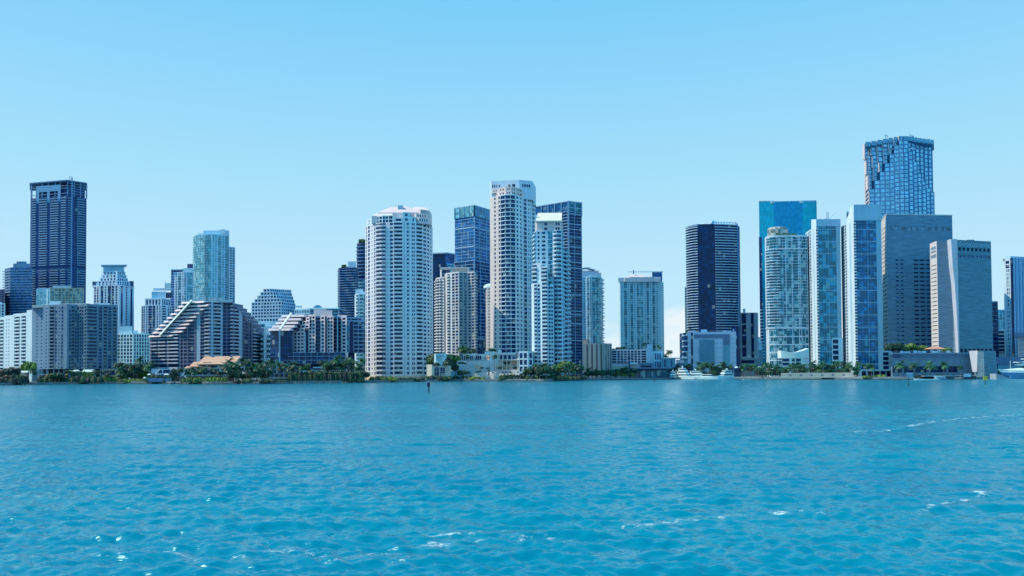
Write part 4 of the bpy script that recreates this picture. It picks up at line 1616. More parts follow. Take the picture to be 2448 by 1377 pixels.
def podium_pavilion():
    """low cream pavilion with arched windows under dark trees at the tower's foot"""
    b = Bld('pavilion', 'cream garden pavilion with tall arched windows beside the round tower', 'pavilion', zvis=0)
    Y = 575
    cr_ = wall('pale cream', (.60, .62, .52))
    zt = H(1050, 874, Y)
    z0 = GZ
    fr = [pt(1020, Y + 4, 880), pt(1032, Y, 880), pt(1064, Y, 880), pt(1078, Y + 5, 880)]
    b.tower(fr, z0, zt, 1, [[S], [S], [S]], depth=14, wm=cr_, par=.8)
    for px in (1044, 1058):
        x = W(px, Y, 890)
        w_ = 1.75
        zb, zs = H(px, 898, Y), H(px, 882, Y)
        arch = [(x - w_, zb), (x + w_, zb), (x + w_, zs)] + [(x + w_ * math.cos(R(a)), zs + w_ * .8 * math.sin(R(a))) for a in range(20, 180, 20)] + [(x - w_, zs)]
        m = b.solo('window', [NAVY])
        m.prism([(0, 0)] * 3, 0, 0)
        m.v, m.f, m.m = [], [], []
        m.poly([(p, Y - .12, q) for p, q in arch])
        for i in range(len(arch)):
            p, q = arch[i], arch[(i + 1) % len(arch)]
            m.quad((p[0], Y - .12, p[1]), (q[0], Y - .12, q[1]), (q[0], Y + .2, q[1]), (p[0], Y + .2, p[1]))
        f = b.solo('window_bar', [cr_])
        f.box(x - .09, x + .09, Y - .2, Y - .13, zb, zs + 1.3)
        f.box(x - w_, x - .1, Y - .2, Y - .13, zs - 1.8, zs - 1.6)
        f.box(x + .1, x + w_, Y - .2, Y - .13, zs - 1.8, zs - 1.6)
    z2 = H(1050, 846, Y)
    cc = [pt(1038, Y + 9, 860), pt(1042, Y + 6, 860), pt(1062, Y + 6, 860), pt(1068, Y + 9, 860)]
    b.tower(cc, zt, z2, 1, [[S], rep([('s', .35), ('g', 1)], 4, [('s', .35)]), [S]], depth=10, wm=wall('pale aqua panel', (.48, .66, .72)), gm=CYAN, par=.3)
    b.finish()


podium_pavilion()


def mid_back():
    b = Bld('office_tower', 'plain dark navy flat-topped tower behind the round white tower', zvis=70)
    Y = 880
    z = H(1050, 609, Y)
    b.tower([pt(1028, Y), pt(1066, Y - 4), pt(1090, Y + 8)], GZ, z, nfl(GZ, z, 8, Y), [rep([('G', 1)], 4), rep([('G', 1, BLUEGL)], 2, [('s', .1)])], depth=26, wm=DARKC, gm=NAVYD)
    cp = b.solo('cornice', [wall('cornice white', (.66, .68, .72))])
    cp.prism([pt(1030, Y - 1, 605), pt(1066, Y - 5, 605), pt(1091, Y + 7, 605), pt(1091, Y + 20, 605), pt(1030, Y + 20, 605)], H(1050, 607, Y), H(1050, 604.4, Y))
    z3 = H(1076, 632, Y - 12)
    b.tower([pt(1069, Y - 12, 640), pt(1087, Y - 9, 640)], GZ, z3, nfl(GZ, z3, 8, Y), [('W', 1), ('s', .25), ('W', 1)], depth=6, wm=wall('pale aqua panel', (.48, .66, .72)), gm=TEAL)
    b.finish()

    b = Bld('apartment_tower', 'cream tower with bowed balconies, between the round tower and beige tower', zvis=22)
    Y = 720
    cm = wall('warm cream', (.72, .69, .65))
    shd = wall('shaded tan strip', (.30, .36, .36))  # shade on this face painted as a darker wall
    z = H(1100, 653, Y)
    fl = 7.15
    # left wing, set back
    zl = H(1052, 664, Y + 10)
    ch = [pt(1041.5, Y + 26, 740), pt(1044, Y + 18, 740), pt(1050, Y + 14, 740), pt(1062, Y + 9, 740)]
    b.tower(ch, GZ, zl, nfl(GZ, zl, fl, Y + 10), [[('p', 1)], [('p', 1)], [('s', .3), ('p', 1.2), ('s', .3), ('w', .8), ('s', .3)]], depth=14, wm=cm, gm=NAVY, bal=1.5)
    zl2 = H(1056, 645, Y + 12)
    b.tower([pt(1052.5, Y + 14, 660), pt(1055, Y + 11, 660), pt(1076, Y + 12, 660)], zl, zl2, 2, [[S], [('s', .2), ('g', 2, NAVY), ('s', .1)]], depth=12, wm=cm, gm=TEAL)
    ch = [pt(1063, Y + 12, 740), pt(1066, Y + 8, 740), pt(1079, Y + 2, 740), pt(1097, Y - 4, 740), pt(1118, Y - 1, 740), pt(1134, Y - 5, 740), pt(1138, Y + 3, 740)]
    b.tower(ch, GZ, z, nfl(GZ, z, fl, Y), [[('s', 1)], [('s', .4), ('p', .9), ('s', .4)], [('s', .2), ('W', .9), ('s', .2), ('W', .9), ('s', .2)],
                                           dict(cols=[('s', .5), ('w', 1), ('s', .9), ('w', 1), ('s', .5)], wm=shd),
                                           [('s', .15), ('W', 1), ('s', .25), ('W', .9), ('s', .1)], [('p', 1)]], depth=18, wm=cm, gm=NAVY, bal=1.4)
    z2 = H(1100, 641, Y + 5)
    a = b.pbox('penthouse', wall('tan penthouse', (.48, .46, .40)), 1082, 1120, Y + 5, 642, 12, zb=z, px_at=660)
    sl = b.solo('roof_slab', [cm])
    sl.box(a[0] - 1, a[1] + 1, Y + 3.5, Y + 18, a[3], a[3] + 1)
    for px in (1080.5, 1119):
        p = b.solo('post', [cm])
        x = W(px, Y + 4, 650)
        p.box(x - .4, x + .4, Y + 3.6, Y + 4.6, z, a[3])
    p = b.solo('roof_slab', [cm])
    p.prism([pt(1051.5, Y + 10, 645), pt(1078, Y + 9, 645), pt(1078, Y + 22, 645), pt(1051.5, Y + 24, 645)], zl2 + .9, zl2 + 2)
    b.finish()

    fm = wall('lattice grey-blue', (.30, .42, .55))
    fm2 = wall('lattice pale', (.38, .46, .54))
    b = Bld('skyscraper', 'dark glass lattice tower left of the tallest beige tower', 'skyscraper', zvis=40)
    Y = 790
    zt = H(1134, 491, Y)
    zl = H(1130, 622, Y)
    P = [pt(1087, Y + 14, 560), pt(1134, Y, 560), pt(1173, Y + 24, 560)]
    b.tower(P, zl, zt, nfl(zl, zt, 7.6, Y), [[('s', .15), ('g', 2.4), ('s', .1), ('g', 2.6), ('s', .1), ('g', 2.2), ('s', .15)],
                                             [('s', .3), ('W', 1.6), ('s', .25), ('W', 2.4), ('s', .25), ('W', 1.2), ('s', .3)]], depth=24, wm=fm, gm=BLUEGL, par=.3)
    P2 = [pt(1086, Y + 13, 700), pt(1134, Y - 1.5, 700), pt(1173, Y + 22, 700)]
    b.tower(P2, GZ, zl - .5, nfl(GZ, zl, 8.2, Y), [[('s', .15), ('g', 4, NAVY), ('s', .1), ('g', 3.0, NAVY), ('s', .15)],
                                                   [('s', .3), ('g', 1.8), ('s', .2), ('W', 3.4), ('s', .3)]], depth=24, wm=fm, gm=NAVY, par=.3)
    for s, (p, q, m, gmm) in enumerate(((P[0], P[1], fm2, CYAN), (P[1], P[2], fm2, SKYGL))):
        mb = b.solo('crown_screen', [gmm])
        mb.obox(p, q, .3, zt - 11, zt - .6, out=.35)
        for k in range(5):
            s2 = k / 4
            x, y = p[0] + (q[0] - p[0]) * s2, p[1] + (q[1] - p[1]) * s2
            cb = b.solo('crown_post', [m])
            cb.box(x - .5, x + .5, y - 1.0, y + .2, zt - 11, zt)
        b.band('cornice', m, [p, q], zt - .5, zt + .4, .8)
    for py in (544, 590):
        b.band('belt', fm2, P, H(1130, py, Y), H(1130, py, Y) + 1.2, .6)
    # low glazed annex at the foot
    b.pbox('annex', NAVY, 1141, 1160, Y - 40, 813, 10, zb=GZ, px_at=840)
    b.pbox('annex_roof', fm, 1140, 1161, Y - 41, 809, 11, zb=H(1150, 813, Y - 41), px_at=810)
    b.finish()


mid_back()


def beige_tower():
    b = Bld('skyscraper', 'tallest beige tower with curved front and white box crown, photo centre', 'skyscraper', zvis=22)
    Y = 640.0
    PYB = 680
    bm = wall('beige wall', (.66, .61, .56))
    z1 = H(1215, 464, Y - 4)
    zb = GZ

    segs = [(1172, 1179, [S], 0), (1179, 1192, [('s', .5), ('w', .55), ('s', .9)], 0), (1192, 1198, [('s', .2), ('w', .9), ('s', .3)], 0),
            (1198, 1209, [('W', 1.4), ('s', .15)], 1), (1209, 1222, [('W', 1.4), ('s', .15)], 1), (1222, 1234, [('W', 1.4), ('s', .25)], 1),
            (1234, 1243, [('s', .3), ('w', .8), ('s', .5)], 1), (1243, 1251, [('s', .3), ('w', .7), ('s', .6)], 1),
            (1251, 1262, [('s', .3), ('W', 1.1), ('s', .3)], 1), (1262, 1272, [('s', .3), ('w', .4), ('s', .4), ('w', .4), ('s', .5)], 1), (1272, 1280, [('s', .2), ('p', .9), ('s', .2)], 1)]
    off = {1172: 12, 1179: 8.5, 1192: 3.6, 1198: 2.2, 1209: -.8, 1222: -1.5, 1234: .6, 1243: 4, 1251: 8, 1262: 13, 1272: 18, 1280: 25}
    ch = [pt(1172, Y + off[1172], PYB)] + [pt(s[1], Y + off[s[1]], PYB) for s in segs]
    nf = round((z1 - zb) / (10.2 * Y / FPX))
    b.tower(ch, zb, z1, nf, [dict(cols=s[2], wm=(bm if s[3] == 0 else WHITE)) for s in segs], depth=22, wm=WHITE, gm=NAVY, bal=1.3, par=.2)
    fl = (z1 - zb) / nf
    # ring of slabs on the curved front
    for k in range(nf):
        z = zb + fl * (k + 1)
        if z > 30:
            b.band('balcony', WHITE, ch[3:7], z - .35, z + .25, 1.1)
    # two stepped crown rings, then white box
    zs = [(H(1215, 455, Y), 1185, 1272, 2.0), (H(1215, 446, Y), 1176, 1262, 4.0)]
    zz = z1
    for i, (zt, a, c, yo) in enumerate(zs):
        sub = [pt(a, Y + off[1179] + yo - i * 1.5, 460)] + [pt(p, Y + off[p] + yo, 460) for p in (1192, 1209, 1222, 1234, 1251, 1262) if a < p < c] + [pt(c, Y + 15 + yo, 460)]
        b.tower(sub, zz, zt, 1, [[('s', .5), ('w', .4), ('s', .4), ('w', .5), ('s', .6)]] * (len(sub) - 1), depth=10, wm=bm if i else PINK, gm=NAVYD, par=.5, sill=.35, head=.72)
        zz = zt
    zc = H(1220, 431.5, Y + 10)
    cw = wall('crown white', (.72, .70, .72))
    P = [pt(1172, Y + 17, 450), pt(1175, Y + 14, 450), pt(1241, Y + 10, 450), pt(1273, Y + 14, 450), pt(1281, Y + 36, 450)]
    b.tower(P, z1 - 1, zc, 5, [[S], [('s', 1)], [('s', 1)], [('s', 1)]], depth=12, wm=cw, par=.5)
    za, zbb = H(1200, 446, Y + 10), H(1200, 440, Y + 10)
    for px, w_ in ((1177.5, .35), (1181.5, .3), (1186, .35), (1193.5, .4), (1217.5, .9), (1228, 1.2), (1249.5, .4), (1253.5, .4), (1257.5, .45), (1261.5, .45), (1266, .5)):
        yy = Y + 13.6 - (px - 1175) * .055 if px < 1241 else Y + 10 + (px - 1241) * .12
        m = b.solo('window', [NAVYD])
        x = W(px, yy, 442)
        m.box(x - w_, x + w_, yy - .25, yy + .1, za, zbb)
    b.finish()

    b = Bld('skyscraper', 'slim cream round-topped shaft just left of the tallest beige tower', 'tower', zvis=22)
    Y = 668
    z = H(1168, 688, Y)
    b.tower([pt(1161.5, Y + 4, 760), pt(1164, Y, 760), pt(1180, Y - 2, 760)], GZ, z, nfl(GZ, z, 7.6, Y), [[('s', .4), ('w', .5), ('s', .2)], [('s', .8), ('w', .6), ('s', 2)]], depth=10, wm=bm, gm=NAVY, par=.1)
    d = b.solo('dome', [WHITE])
    d.lathe([(5.6, z), (5.5, z + 1.2), (4.8, z + 2.4), (3.4, z + 3.4), (1.6, z + 3.9), (.1, z + 4)], W(1171, Y + 5, 690), Y + 5, 20)
    b.finish()

    # lattice tower right
    fm = wall('lattice grey-blue', (.30, .42, .55))
    b = Bld('skyscraper', 'navy glass lattice tower with pale fins behind the green-roofed tower', 'skyscraper', zvis=35)
    Y = 790
    zt = H(1358, 481, Y)
    zm = H(1358, 505, Y)
    P = [pt(1279, Y + 26, 560), pt(1359, Y, 560), pt(1391, Y + 8, 560)]
    b.tower(P, GZ, zm, nfl(GZ, zm, 7.2, Y), [[('s', .3), ('W', 4), ('s', .2), ('W', 4), ('s', .2), ('W', 4), ('s', .3), ('W', 5), ('s', .4)],
                                             [('s', .3), ('g', 2.6), ('s', .22), ('g', 3.4), ('s', .15)]], depth=26, wm=fm, gm=NAVYD, par=.3)
    for (p, q, gg, n) in ((P[0], P[1], BLUEGL, 5), (P[1], P[2], TEAL, 2)):
        mb = b.solo('crown_screen', [gg])
        mb.obox(p, q, .3, zm + .4, zt - .4, out=-.2)
        for k in range(n + 1):
            s2 = k / n
            x, y = p[0] + (q[0] - p[0]) * s2, p[1] + (q[1] - p[1]) * s2
            cb = b.solo('crown_post', [wall('lattice pale', (.38, .46, .54))])
            cb.box(x - .6, x + .6, y - 1.0, y + .6, zm - 4, zt)
        b.band('cornice', wall('lattice pale', (.38, .46, .54)), [p, q], zt - .5, zt + .4, .8)
    for i, py in enumerate((497, 511, 536, 548, 567, 590, 606, 627, 641, 672, 705, 744, 753, 775, 815)):
        b.band('belt', wall('lattice pale', (.38, .46, .54)), P[1:], H(1370, py, Y), H(1370, py, Y) + .9, .5)
    pr_ = b.solo('corner_post', [wall('lattice pale', (.38, .46, .54))])
    pr_.box(P[1][0] - .7, P[1][0] + .7, P[1][1] - 1.4, P[1][1] - .2, GZ, zt + .4)
    b.finish()

    # green roofed tower
    b = Bld('apartment_tower', 'white apartment tower under a bright pale green pitched roof', 'apartment tower', zvis=30)
    Y = 600
    z = H(1310, 530, Y)
    zf = H(1310, 552, Y)
    nf = nfl(GZ, zf, 10.2, Y)
    P = [pt(1277, Y + 8, 640), pt(1281, Y + 1, 640), pt(1324, Y, 640), pt(1331, Y - 2.5, 640), pt(1342, Y - 1.5, 640), pt(1347, Y + 6, 640)]
    W1 = wall('soft white', (.70, .72, .74))
    sp = [[('p', 1)], [('s', .5), ('w', .5), ('s', .6), ('w', .9), ('s', .7), ('g', 1.1, TEAL), ('s', .35)], [('s', .1), ('p', 1)], [('p', 1)], [('s', .7), ('p', .5), ('s', .2)]]
    b.tower(P, GZ, zf, nf, sp, depth=16, wm=W1, gm=NAVY, bal=1.2, par=.2)
    P2 = [pt(1280, Y + 4, 560), pt(1283, Y + 2, 560), pt(1341, Y + 1, 560), pt(1345, Y + 7, 560)]
    b.tower(P2, zf, z, 2, [[S], [('s', 2.6), ('w', 1), ('s', 2.8), ('w', .6), ('s', .2), ('w', .6), ('s', .4)], [S]], depth=15, wm=PINK, gm=NAVY, par=0.02)
    rf = b.solo('roof', [wall('pale green roof', (.74, .76, .60), .5, .06)])
    zr = H(1310, 511, Y + 12)
    x0, x1 = W(1280.5, Y, 527), W(1342, Y, 527)
    x2, x3 = W(1286, Y + 12, 511), W(1344, Y + 12, 511)
    rf.v = [(x0, Y - .5, z), (x1, Y - .5, z), (x3, Y + 12, zr), (x2, Y + 12, zr), (x0, Y - .5, z + .8), (x1, Y - .5, z + .8), (x3, Y + 12.4, zr + .8), (x2, Y + 12.4, zr + .8),
            (x3, Y + 18, z), (x2, Y + 18, z)]
    rf.f = [(4, 5, 6, 7), (0, 1, 5, 4), (1, 8, 6, 5), (0, 4, 7, 9), (7, 6, 8, 9), (0, 9, 8, 1)]
    rf.m = [0] * 6
    ch_ = b.solo('chimney', [W1])
    x = W(1282, Y + 5, 520)
    ch_.box(x - .6, x + .6, Y + 4, Y + 5.2, z, H(1282, 513, Y + 5))
    b.finish()

    # lower wings
    b = Bld('apartment_tower', 'lower blue-white wing with small round white cap at the foot of the green-roofed tower', 'apartment tower', zvis=16)
    Y = 585
    W2 = wall('soft white', (.70, .72, .74))
    zA = H(1290, 641, Y + 3)
    P = [pt(1271, Y + 9, 760), pt(1277, Y + 4, 760), pt(1293, Y + 2, 760), pt(1296, Y + 1, 760)]
    b.tower(P, GZ, H(1285, 678, Y), nfl(GZ, H(1285, 678, Y), 9.3, Y), [[S], [('p', 1.2), ('s', .3), ('w', 1.0), ('s', .3)], [S]], depth=14, wm=W2, gm=NAVY)
    b.tower([pt(1273, Y + 10, 660), pt(1294, Y + 6, 660)], H(1285, 678, Y), H(1285, 632, Y + 8), 5, [('p', 1), ('s', .4), ('s', .6)], depth=10, wm=W2, gm=NAVY)
    P = [pt(1296, Y, 760), pt(1309, Y - 2, 760), pt(1311, Y - 1, 760)]
    b.tower(P, GZ, zA, nfl(GZ, zA, 9.3, Y), [[('p', 1)], [S]], depth=16, wm=W2, gm=NAVY, bal=1.5)
    P = [pt(1311, Y + 1, 760), pt(1324, Y + 1, 760)]
    b.tower(P, GZ, H(1318, 684, Y), nfl(GZ, H(1318, 684, Y), 9.3, Y), [('w', .8), ('s', .2), ('w', .6), ('s', .3)], depth=14, wm=W2, gm=NAVY)
    cp = b.solo('roof_cap', [WHITE])
    a, c = W(1308, Y + 1, 665), W(1320, Y + 1, 665)
    zq = H(1314, 669, Y)
    cp.prism([(a, Y), (c, Y), (c, Y + 9), (a, Y + 9)], zq - .5, [zq, zq, zq, zq + 4], top=[(a, Y), (c, Y), (c - 1, Y + 9), (a, Y + 9)])
    dm = b.solo('roof_dome', [WHITE])
    dm.lathe([(1.6, H(1318, 685, Y)), (1.6, H(1318, 682, Y)), (1.0, H(1318, 679, Y)), (.2, H(1318, 677, Y))], W(1318, Y + 1, 680), Y + 1.5, 12)
    b.pbox('roof_slab', PINK, 1295, 1303, Y + 1, 637, 6, zb=zA, px_at=640)
    b.finish()

    b = Bld('apartment_tower', 'narrow right wing of stacked white balconies in front of the navy lattice tower', 'apartment tower', zvis=20)
    Y = 612
    z = H(1353, 604, Y)
    P = [pt(1345, Y + 2, 760), pt(1348, Y, 760), pt(1359, Y - 1, 760), pt(1362, Y + 5, 760)]
    b.tower(P, GZ, z, nfl(GZ, z, 10.3, Y), [[S], [('p', 2.0), ('s', .15), ('w', .7), ('s', .1)], [('p', 1)]], depth=14, wm=W2, gm=NAVY, bal=1.2)
    b.pbox('roof_slab', W2, 1347, 1361, Y - 1, 597, 12, zb=H(1353, 598.3, Y), px_at=600)
    for px in (1348, 1360):
        p = b.solo('post', [W2])
        x = W(px, Y, 600)
        p.box(x - .4, x + .4, Y - .5, Y + .3, z, H(1353, 598.3, Y))
    b.finish()

    b = Bld('apartment_building', 'low foreground tower base of pale loggias between the beige tower and the shoreline trees', zvis=10)
    Y = 575
    z = H(1262, 842, Y)
    b.tower([pt(1240, Y + 2, 870), pt(1262, Y, 870), pt(1275, Y + 3, 870)], GZ, z, 4, [[('s', .3), ('W', 1), ('s', .4), ('W', 1), ('s', .3)], [('s', .4), ('W', .8), ('s', .3)]], depth=16, wm=WHITE, gm=NAVY)
    b.finish()


beige_tower()


def mid_right():
    b = Bld('apartment_tower', 'pale turquoise tower with sweeping curved roof, right of the navy lattice tower', 'apartment tower', zvis=35)
    Y = 900
    aq = wall('aqua white', (.54, .68, .74))
    z = H(1415, 664, Y)
    P = [pt(1386, Y, 740), pt(1411, Y - 4, 740), pt(1416, Y - 4, 740), pt(1432, Y - 2, 740), pt(1438, Y + 3, 740), pt(1441, Y + 12, 740)]
    b.tower(P, GZ, z, nfl(GZ, z, 6.0, Y), [[('p', 1.2), ('s', .5), ('w', .5), ('s', .7), ('g', .8), ('s', .3)], [('g', .6), ('s', .5)], [('g', 1), ('s', .12), ('g', 1), ('s', .12)], [('g', 1)], [('p', 1)]],
            depth=18, wm=aq, gm=TEAL, bal=1.4)
    crown = b.solo('crown', [wall('crown white', (.72, .70, .72))])
    for a, c, py in ((1388, 1404, 651), (1404, 1420, 650), (1420, 1438, 652)):
        b.pbox('crown_panel', wall('crown white', (.72, .70, .72)), a, c - .6, Y - 2, py, 10, zb=z, px_at=660)
    for (a, c, p0, p1) in ((1386, 1410, 643, 640.5), (1408, 1422, 641, 644)):
        mb = b.solo('roof_sail', [WHITE])
        pts = []
        n = 8
        for i in range(n + 1):
            s = i / n
            px = a + (c - a) * s
            pts.append((W(px, Y + 4, 645), H(px, p0 + (p1 - p0) * s - 3.0 * math.sin(s * 3.14) * (.5 if a < 1400 else -.3), Y + 4)))
        for i in range(n):
            (xa, za), (xb, zb_) = pts[i], pts[i + 1]
            mb.v += []
            mb.prism([(xa, Y), (xb, Y), (xb, Y + 14), (xa, Y + 14)], [za - .8, zb_ - .8, zb_ - .8, za - .8], [za, zb_, zb_, za])
    b.pbox('penthouse', PINK, 1390, 1432, Y + 3, 647, 8, zb=z, px_at=650)
    for k in range(16):
        zz = z - 2 - k * 10 * Y / FPX
        m = b.solo('balcony', [aq])
        m.box(P[-1][0] - .4, P[-1][0] + 1.6, Y + 6, Y + 10, zz, zz + .9)
    b.finish()

    b = Bld('office_building', 'sand-coloured mid-rise with dark vertical window strips under the turquoise tower', zvis=8)
    Y = 690
    st = wall('sand strip', (.42, .42, .38))
    z = H(1428, 823, Y)
    b.tower([pt(1393, Y + 2, 850), pt(1445, Y, 850), pt(1463, Y + 10, 850)], GZ, z, 8,
            [[('s', 1.6), ('t', .28), ('s', .12), ('t', .28), ('s', 1.2), ('t', .28), ('s', .12), ('t', .28), ('s', 1.2), ('t', .28), ('s', .12), ('t', .28), ('s', 1.2), ('t', .28), ('s', .12), ('t', .28), ('s', .9)],
             [('s', .4), ('t', .4), ('s', .5), ('t', .4), ('s', .6), ('t', .4), ('s', .3)]], depth=20, wm=st, gm=NAVYD, rec=.7)
    b.pbox('penthouse', wall('salmon box', (.60, .42, .34)), 1393, 1405, Y + 4, 811, 10, zb=z, px_at=820)
    b.finish()

    b = Bld('apartment_tower', 'aqua slab tower with white crown and shallow arched roof standing alone in the gap', 'apartment tower', zvis=35)
    Y = 880
    z = H(1530, 673, Y)
    aw = wall('aqua rib light', (.60, .74, .80))
    P = [pt(1480, Y + 4, 740), pt(1483, Y, 740), pt(1579, Y + 2, 740), pt(1587, Y + 14, 740)]
    cols = [('s', .5), ('h', .7), ('s', .6), ('g', 1.3), ('s', .5), ('h', .7), ('s', .4), ('g', 1.3), ('s', .4), ('h', .7), ('s', .6), ('g', 1.2), ('s', .3), ('g', 1.4, CYAN), ('s', .5), ('h', .7), ('s', .4),
            ('g', 1.1), ('s', .4), ('h', .7), ('s', .5), ('g', 1.2), ('s', .5), ('h', .8), ('s', 1.2)]
    b.tower(P, GZ, z, nfl(GZ, z, 5.4, Y), [[S], cols, [('s', .4), ('n', .8), ('s', .4)]], depth=18, wm=aw, gm=TEAL, par=.2)
    for i, (a, c) in enumerate(((1478, 1492), (1493, 1504), (1505, 1520), (1521, 1534), (1535, 1549), (1550, 1561), (1562, 1579))):
        b.pbox('crown_panel', wall('crown sunlit white', (.84, .76, .74)), a, c, Y - 1.2, 664 if i in (0, 1, 6) else 662, 2.5, zb=z - .5, px_at=670)  # colour raised and warmed so the panels look sunlit
    vault(b, 'roof_vault', PINK, 1494, 1558, Y + 2, 664, 654.5, 16, zb=z, lean=9)
    b.pbox('roof_beam', aw, 1500, 1586, Y + 14, 649, 2, zb=H(1530, 650.5, Y + 14), px_at=650)
    b.pbox('penthouse', BLUEGL, 1559, 1583, Y + 12, 651, 6, zb=z, px_at=660)
    b.pbox('penthouse', WHITE, 1562, 1580, Y + 2, 662, 8, zb=z, px_at=660)
    m = b.solo('roof_mast', [STEEL])
    m.tube([(W(1514.5, Y + 9, 650), Y + 9, H(1514, 653, Y)), (W(1514.5, Y + 9, 645), Y + 9, H(1514, 643, Y))], .7)
    b.finish()

    b = Bld('parking_structure', 'white parking garage with rows of dark openings below the aqua slab', 'garage', zvis=4)
    Y = 700
    z = H(1505, 838, Y)
    b.tower([pt(1462, Y, 860), pt(1547, Y - 2, 860)], H(1505, 868, Y), z, 5, [('W', 2.6)] + rep([('s', .5), ('W', 1.3)], 7) + [('s', .5), ('W', 2.6), ('s', .4)], depth=25, wm=wall('garage white', (.58, .56, .62)), gm=NAVYD, rec=1.2, sill=.3, head=.85)
    b.pbox('base', wall('garage white', (.58, .56, .62)), 1462, 1547, Y + 1, 868, 20, zb=GZ, px_at=870)
    b.pbox('blank_wall', wall('blue-grey wall', (.44, .56, .62)), 1547, 1561, Y - 2, 823, 14, zb=GZ, px_at=850)
    zz = H(1575, 842, Y)
    b.tower([pt(1561, Y + 1, 870), pt(1585, Y + 2, 870)], GZ, zz, 3, [('s', .8), ('W', .7), ('s', .3), ('W', .7), ('s', .3), ('W', .7), ('s', .8)], depth=16, wm=wall('aqua rib', (.50, .66, .74)), gm=BLUEGL)
    b.finish()

    # low things on the water front
    b = Bld('restaurant', 'long dark flat-roofed waterfront pavilion with glass front, beside the yachts', 'restaurant', zvis=0)
    Y = 640
    dk = wall('dark blue timber', (.05, .09, .15))
    z0, z1 = GZ, H(1560, 884, Y)
    b.tower([pt(1527, Y, 895), pt(1600, Y, 895)], z0, z1, 1, [('s', .4), ('g', 1), ('s', .1), ('g', .8), ('s', .1), ('g', 1), ('s', .1), ('g', .9), ('s', .1), ('g', 1), ('s', .3)], depth=14, wm=dk, gm=TEAL)
    rf = b.solo('roof', [wall('slate roof', (.16, .22, .32))])
    rf.prism([pt(1522, Y - 4, 884), pt(1604, Y - 4, 884), pt(1604, Y + 16, 884), pt(1522, Y + 16, 884)], z1 + .9, z1 + 1.9)
    for px in (1524, 1543, 1562, 1581, 1602):
        p = b.solo('post', [dk])
        x = W(px, Y - 3.5, 895)
        p.box(x - .2, x + .2, Y - 3.7, Y - 3.3, z0, z1 + .9)
    b.finish()
    b = Bld('bridge_house', 'low teal-green block with pale flat roof beside the parking garage', 'building', zvis=0)
    Y = 680
    gg = wall('verdigris panel', (.16, .36, .42))
    b.tower([pt(1580, Y, 880), pt(1615, Y, 880)], GZ, H(1600, 858, Y), 2, [('s', 1), ('W', .7), ('s', 1.5), ('W', .6), ('s', 1)], depth=18, wm=gg, gm=BLUEGL)
    b.pbox('roof_slab', wall('pale slab', (.5, .6, .64)), 1582, 1645, Y - 1, 855, 16, zb=H(1610, 857.2, Y))
    b.pbox('clerestory', WHITE, 1615, 1634, Y + 2, 860, 10, pyb=868)
    b.pbox('wall', gg, 1634, 1644, Y + 2, 858, 10, zb=GZ)
    b.pbox('lower_wall', wall('slate roof', (.16, .22, .32)), 1615, 1634, Y + 2.5, 868, 9, zb=GZ)
    b.finish()
    b = Bld('kiosk', 'small sandy hut with bright white domed roof behind the waterfront trees', 'kiosk', zvis=0)
    Y = 655
    b.pbox('wall', wall('sand strip', (.42, .42, .38)), 1509, 1529, Y, 871, 10, zb=GZ, px_at=880)
    vault(b, 'roof', WHITE, 1509, 1526, Y - 1, 871, 866, 11)
    b.finish()
    b = Bld('office_building', 'low slate-blue shed under the parking garage openings', zvis=0)
    Y = 672
    b.tower([pt(1527, Y, 880), pt(1562, Y, 880)], GZ, H(1545, 870, Y), 1, [('s', 1), ('W', 5), ('s', 1)], depth=10, wm=wall('slate roof', (.16, .22, .32)), gm=NAVYD)
    b.finish()
    b = Bld('garden_wall', 'long low cream wall behind the bright green waterfront palms', 'wall', zvis=0)
    Y = 665
    b.pbox('wall', wall('sand strip', (.42, .42, .38)), 1463, 1508, Y, 874, 6, zb=GZ, px_at=880)
    b.pbox('coping', WHITE, 1463, 1508, Y - .3, 872, 6.6, zb=H(1480, 873.9, Y), px_at=880)
    b.finish()


mid_right()

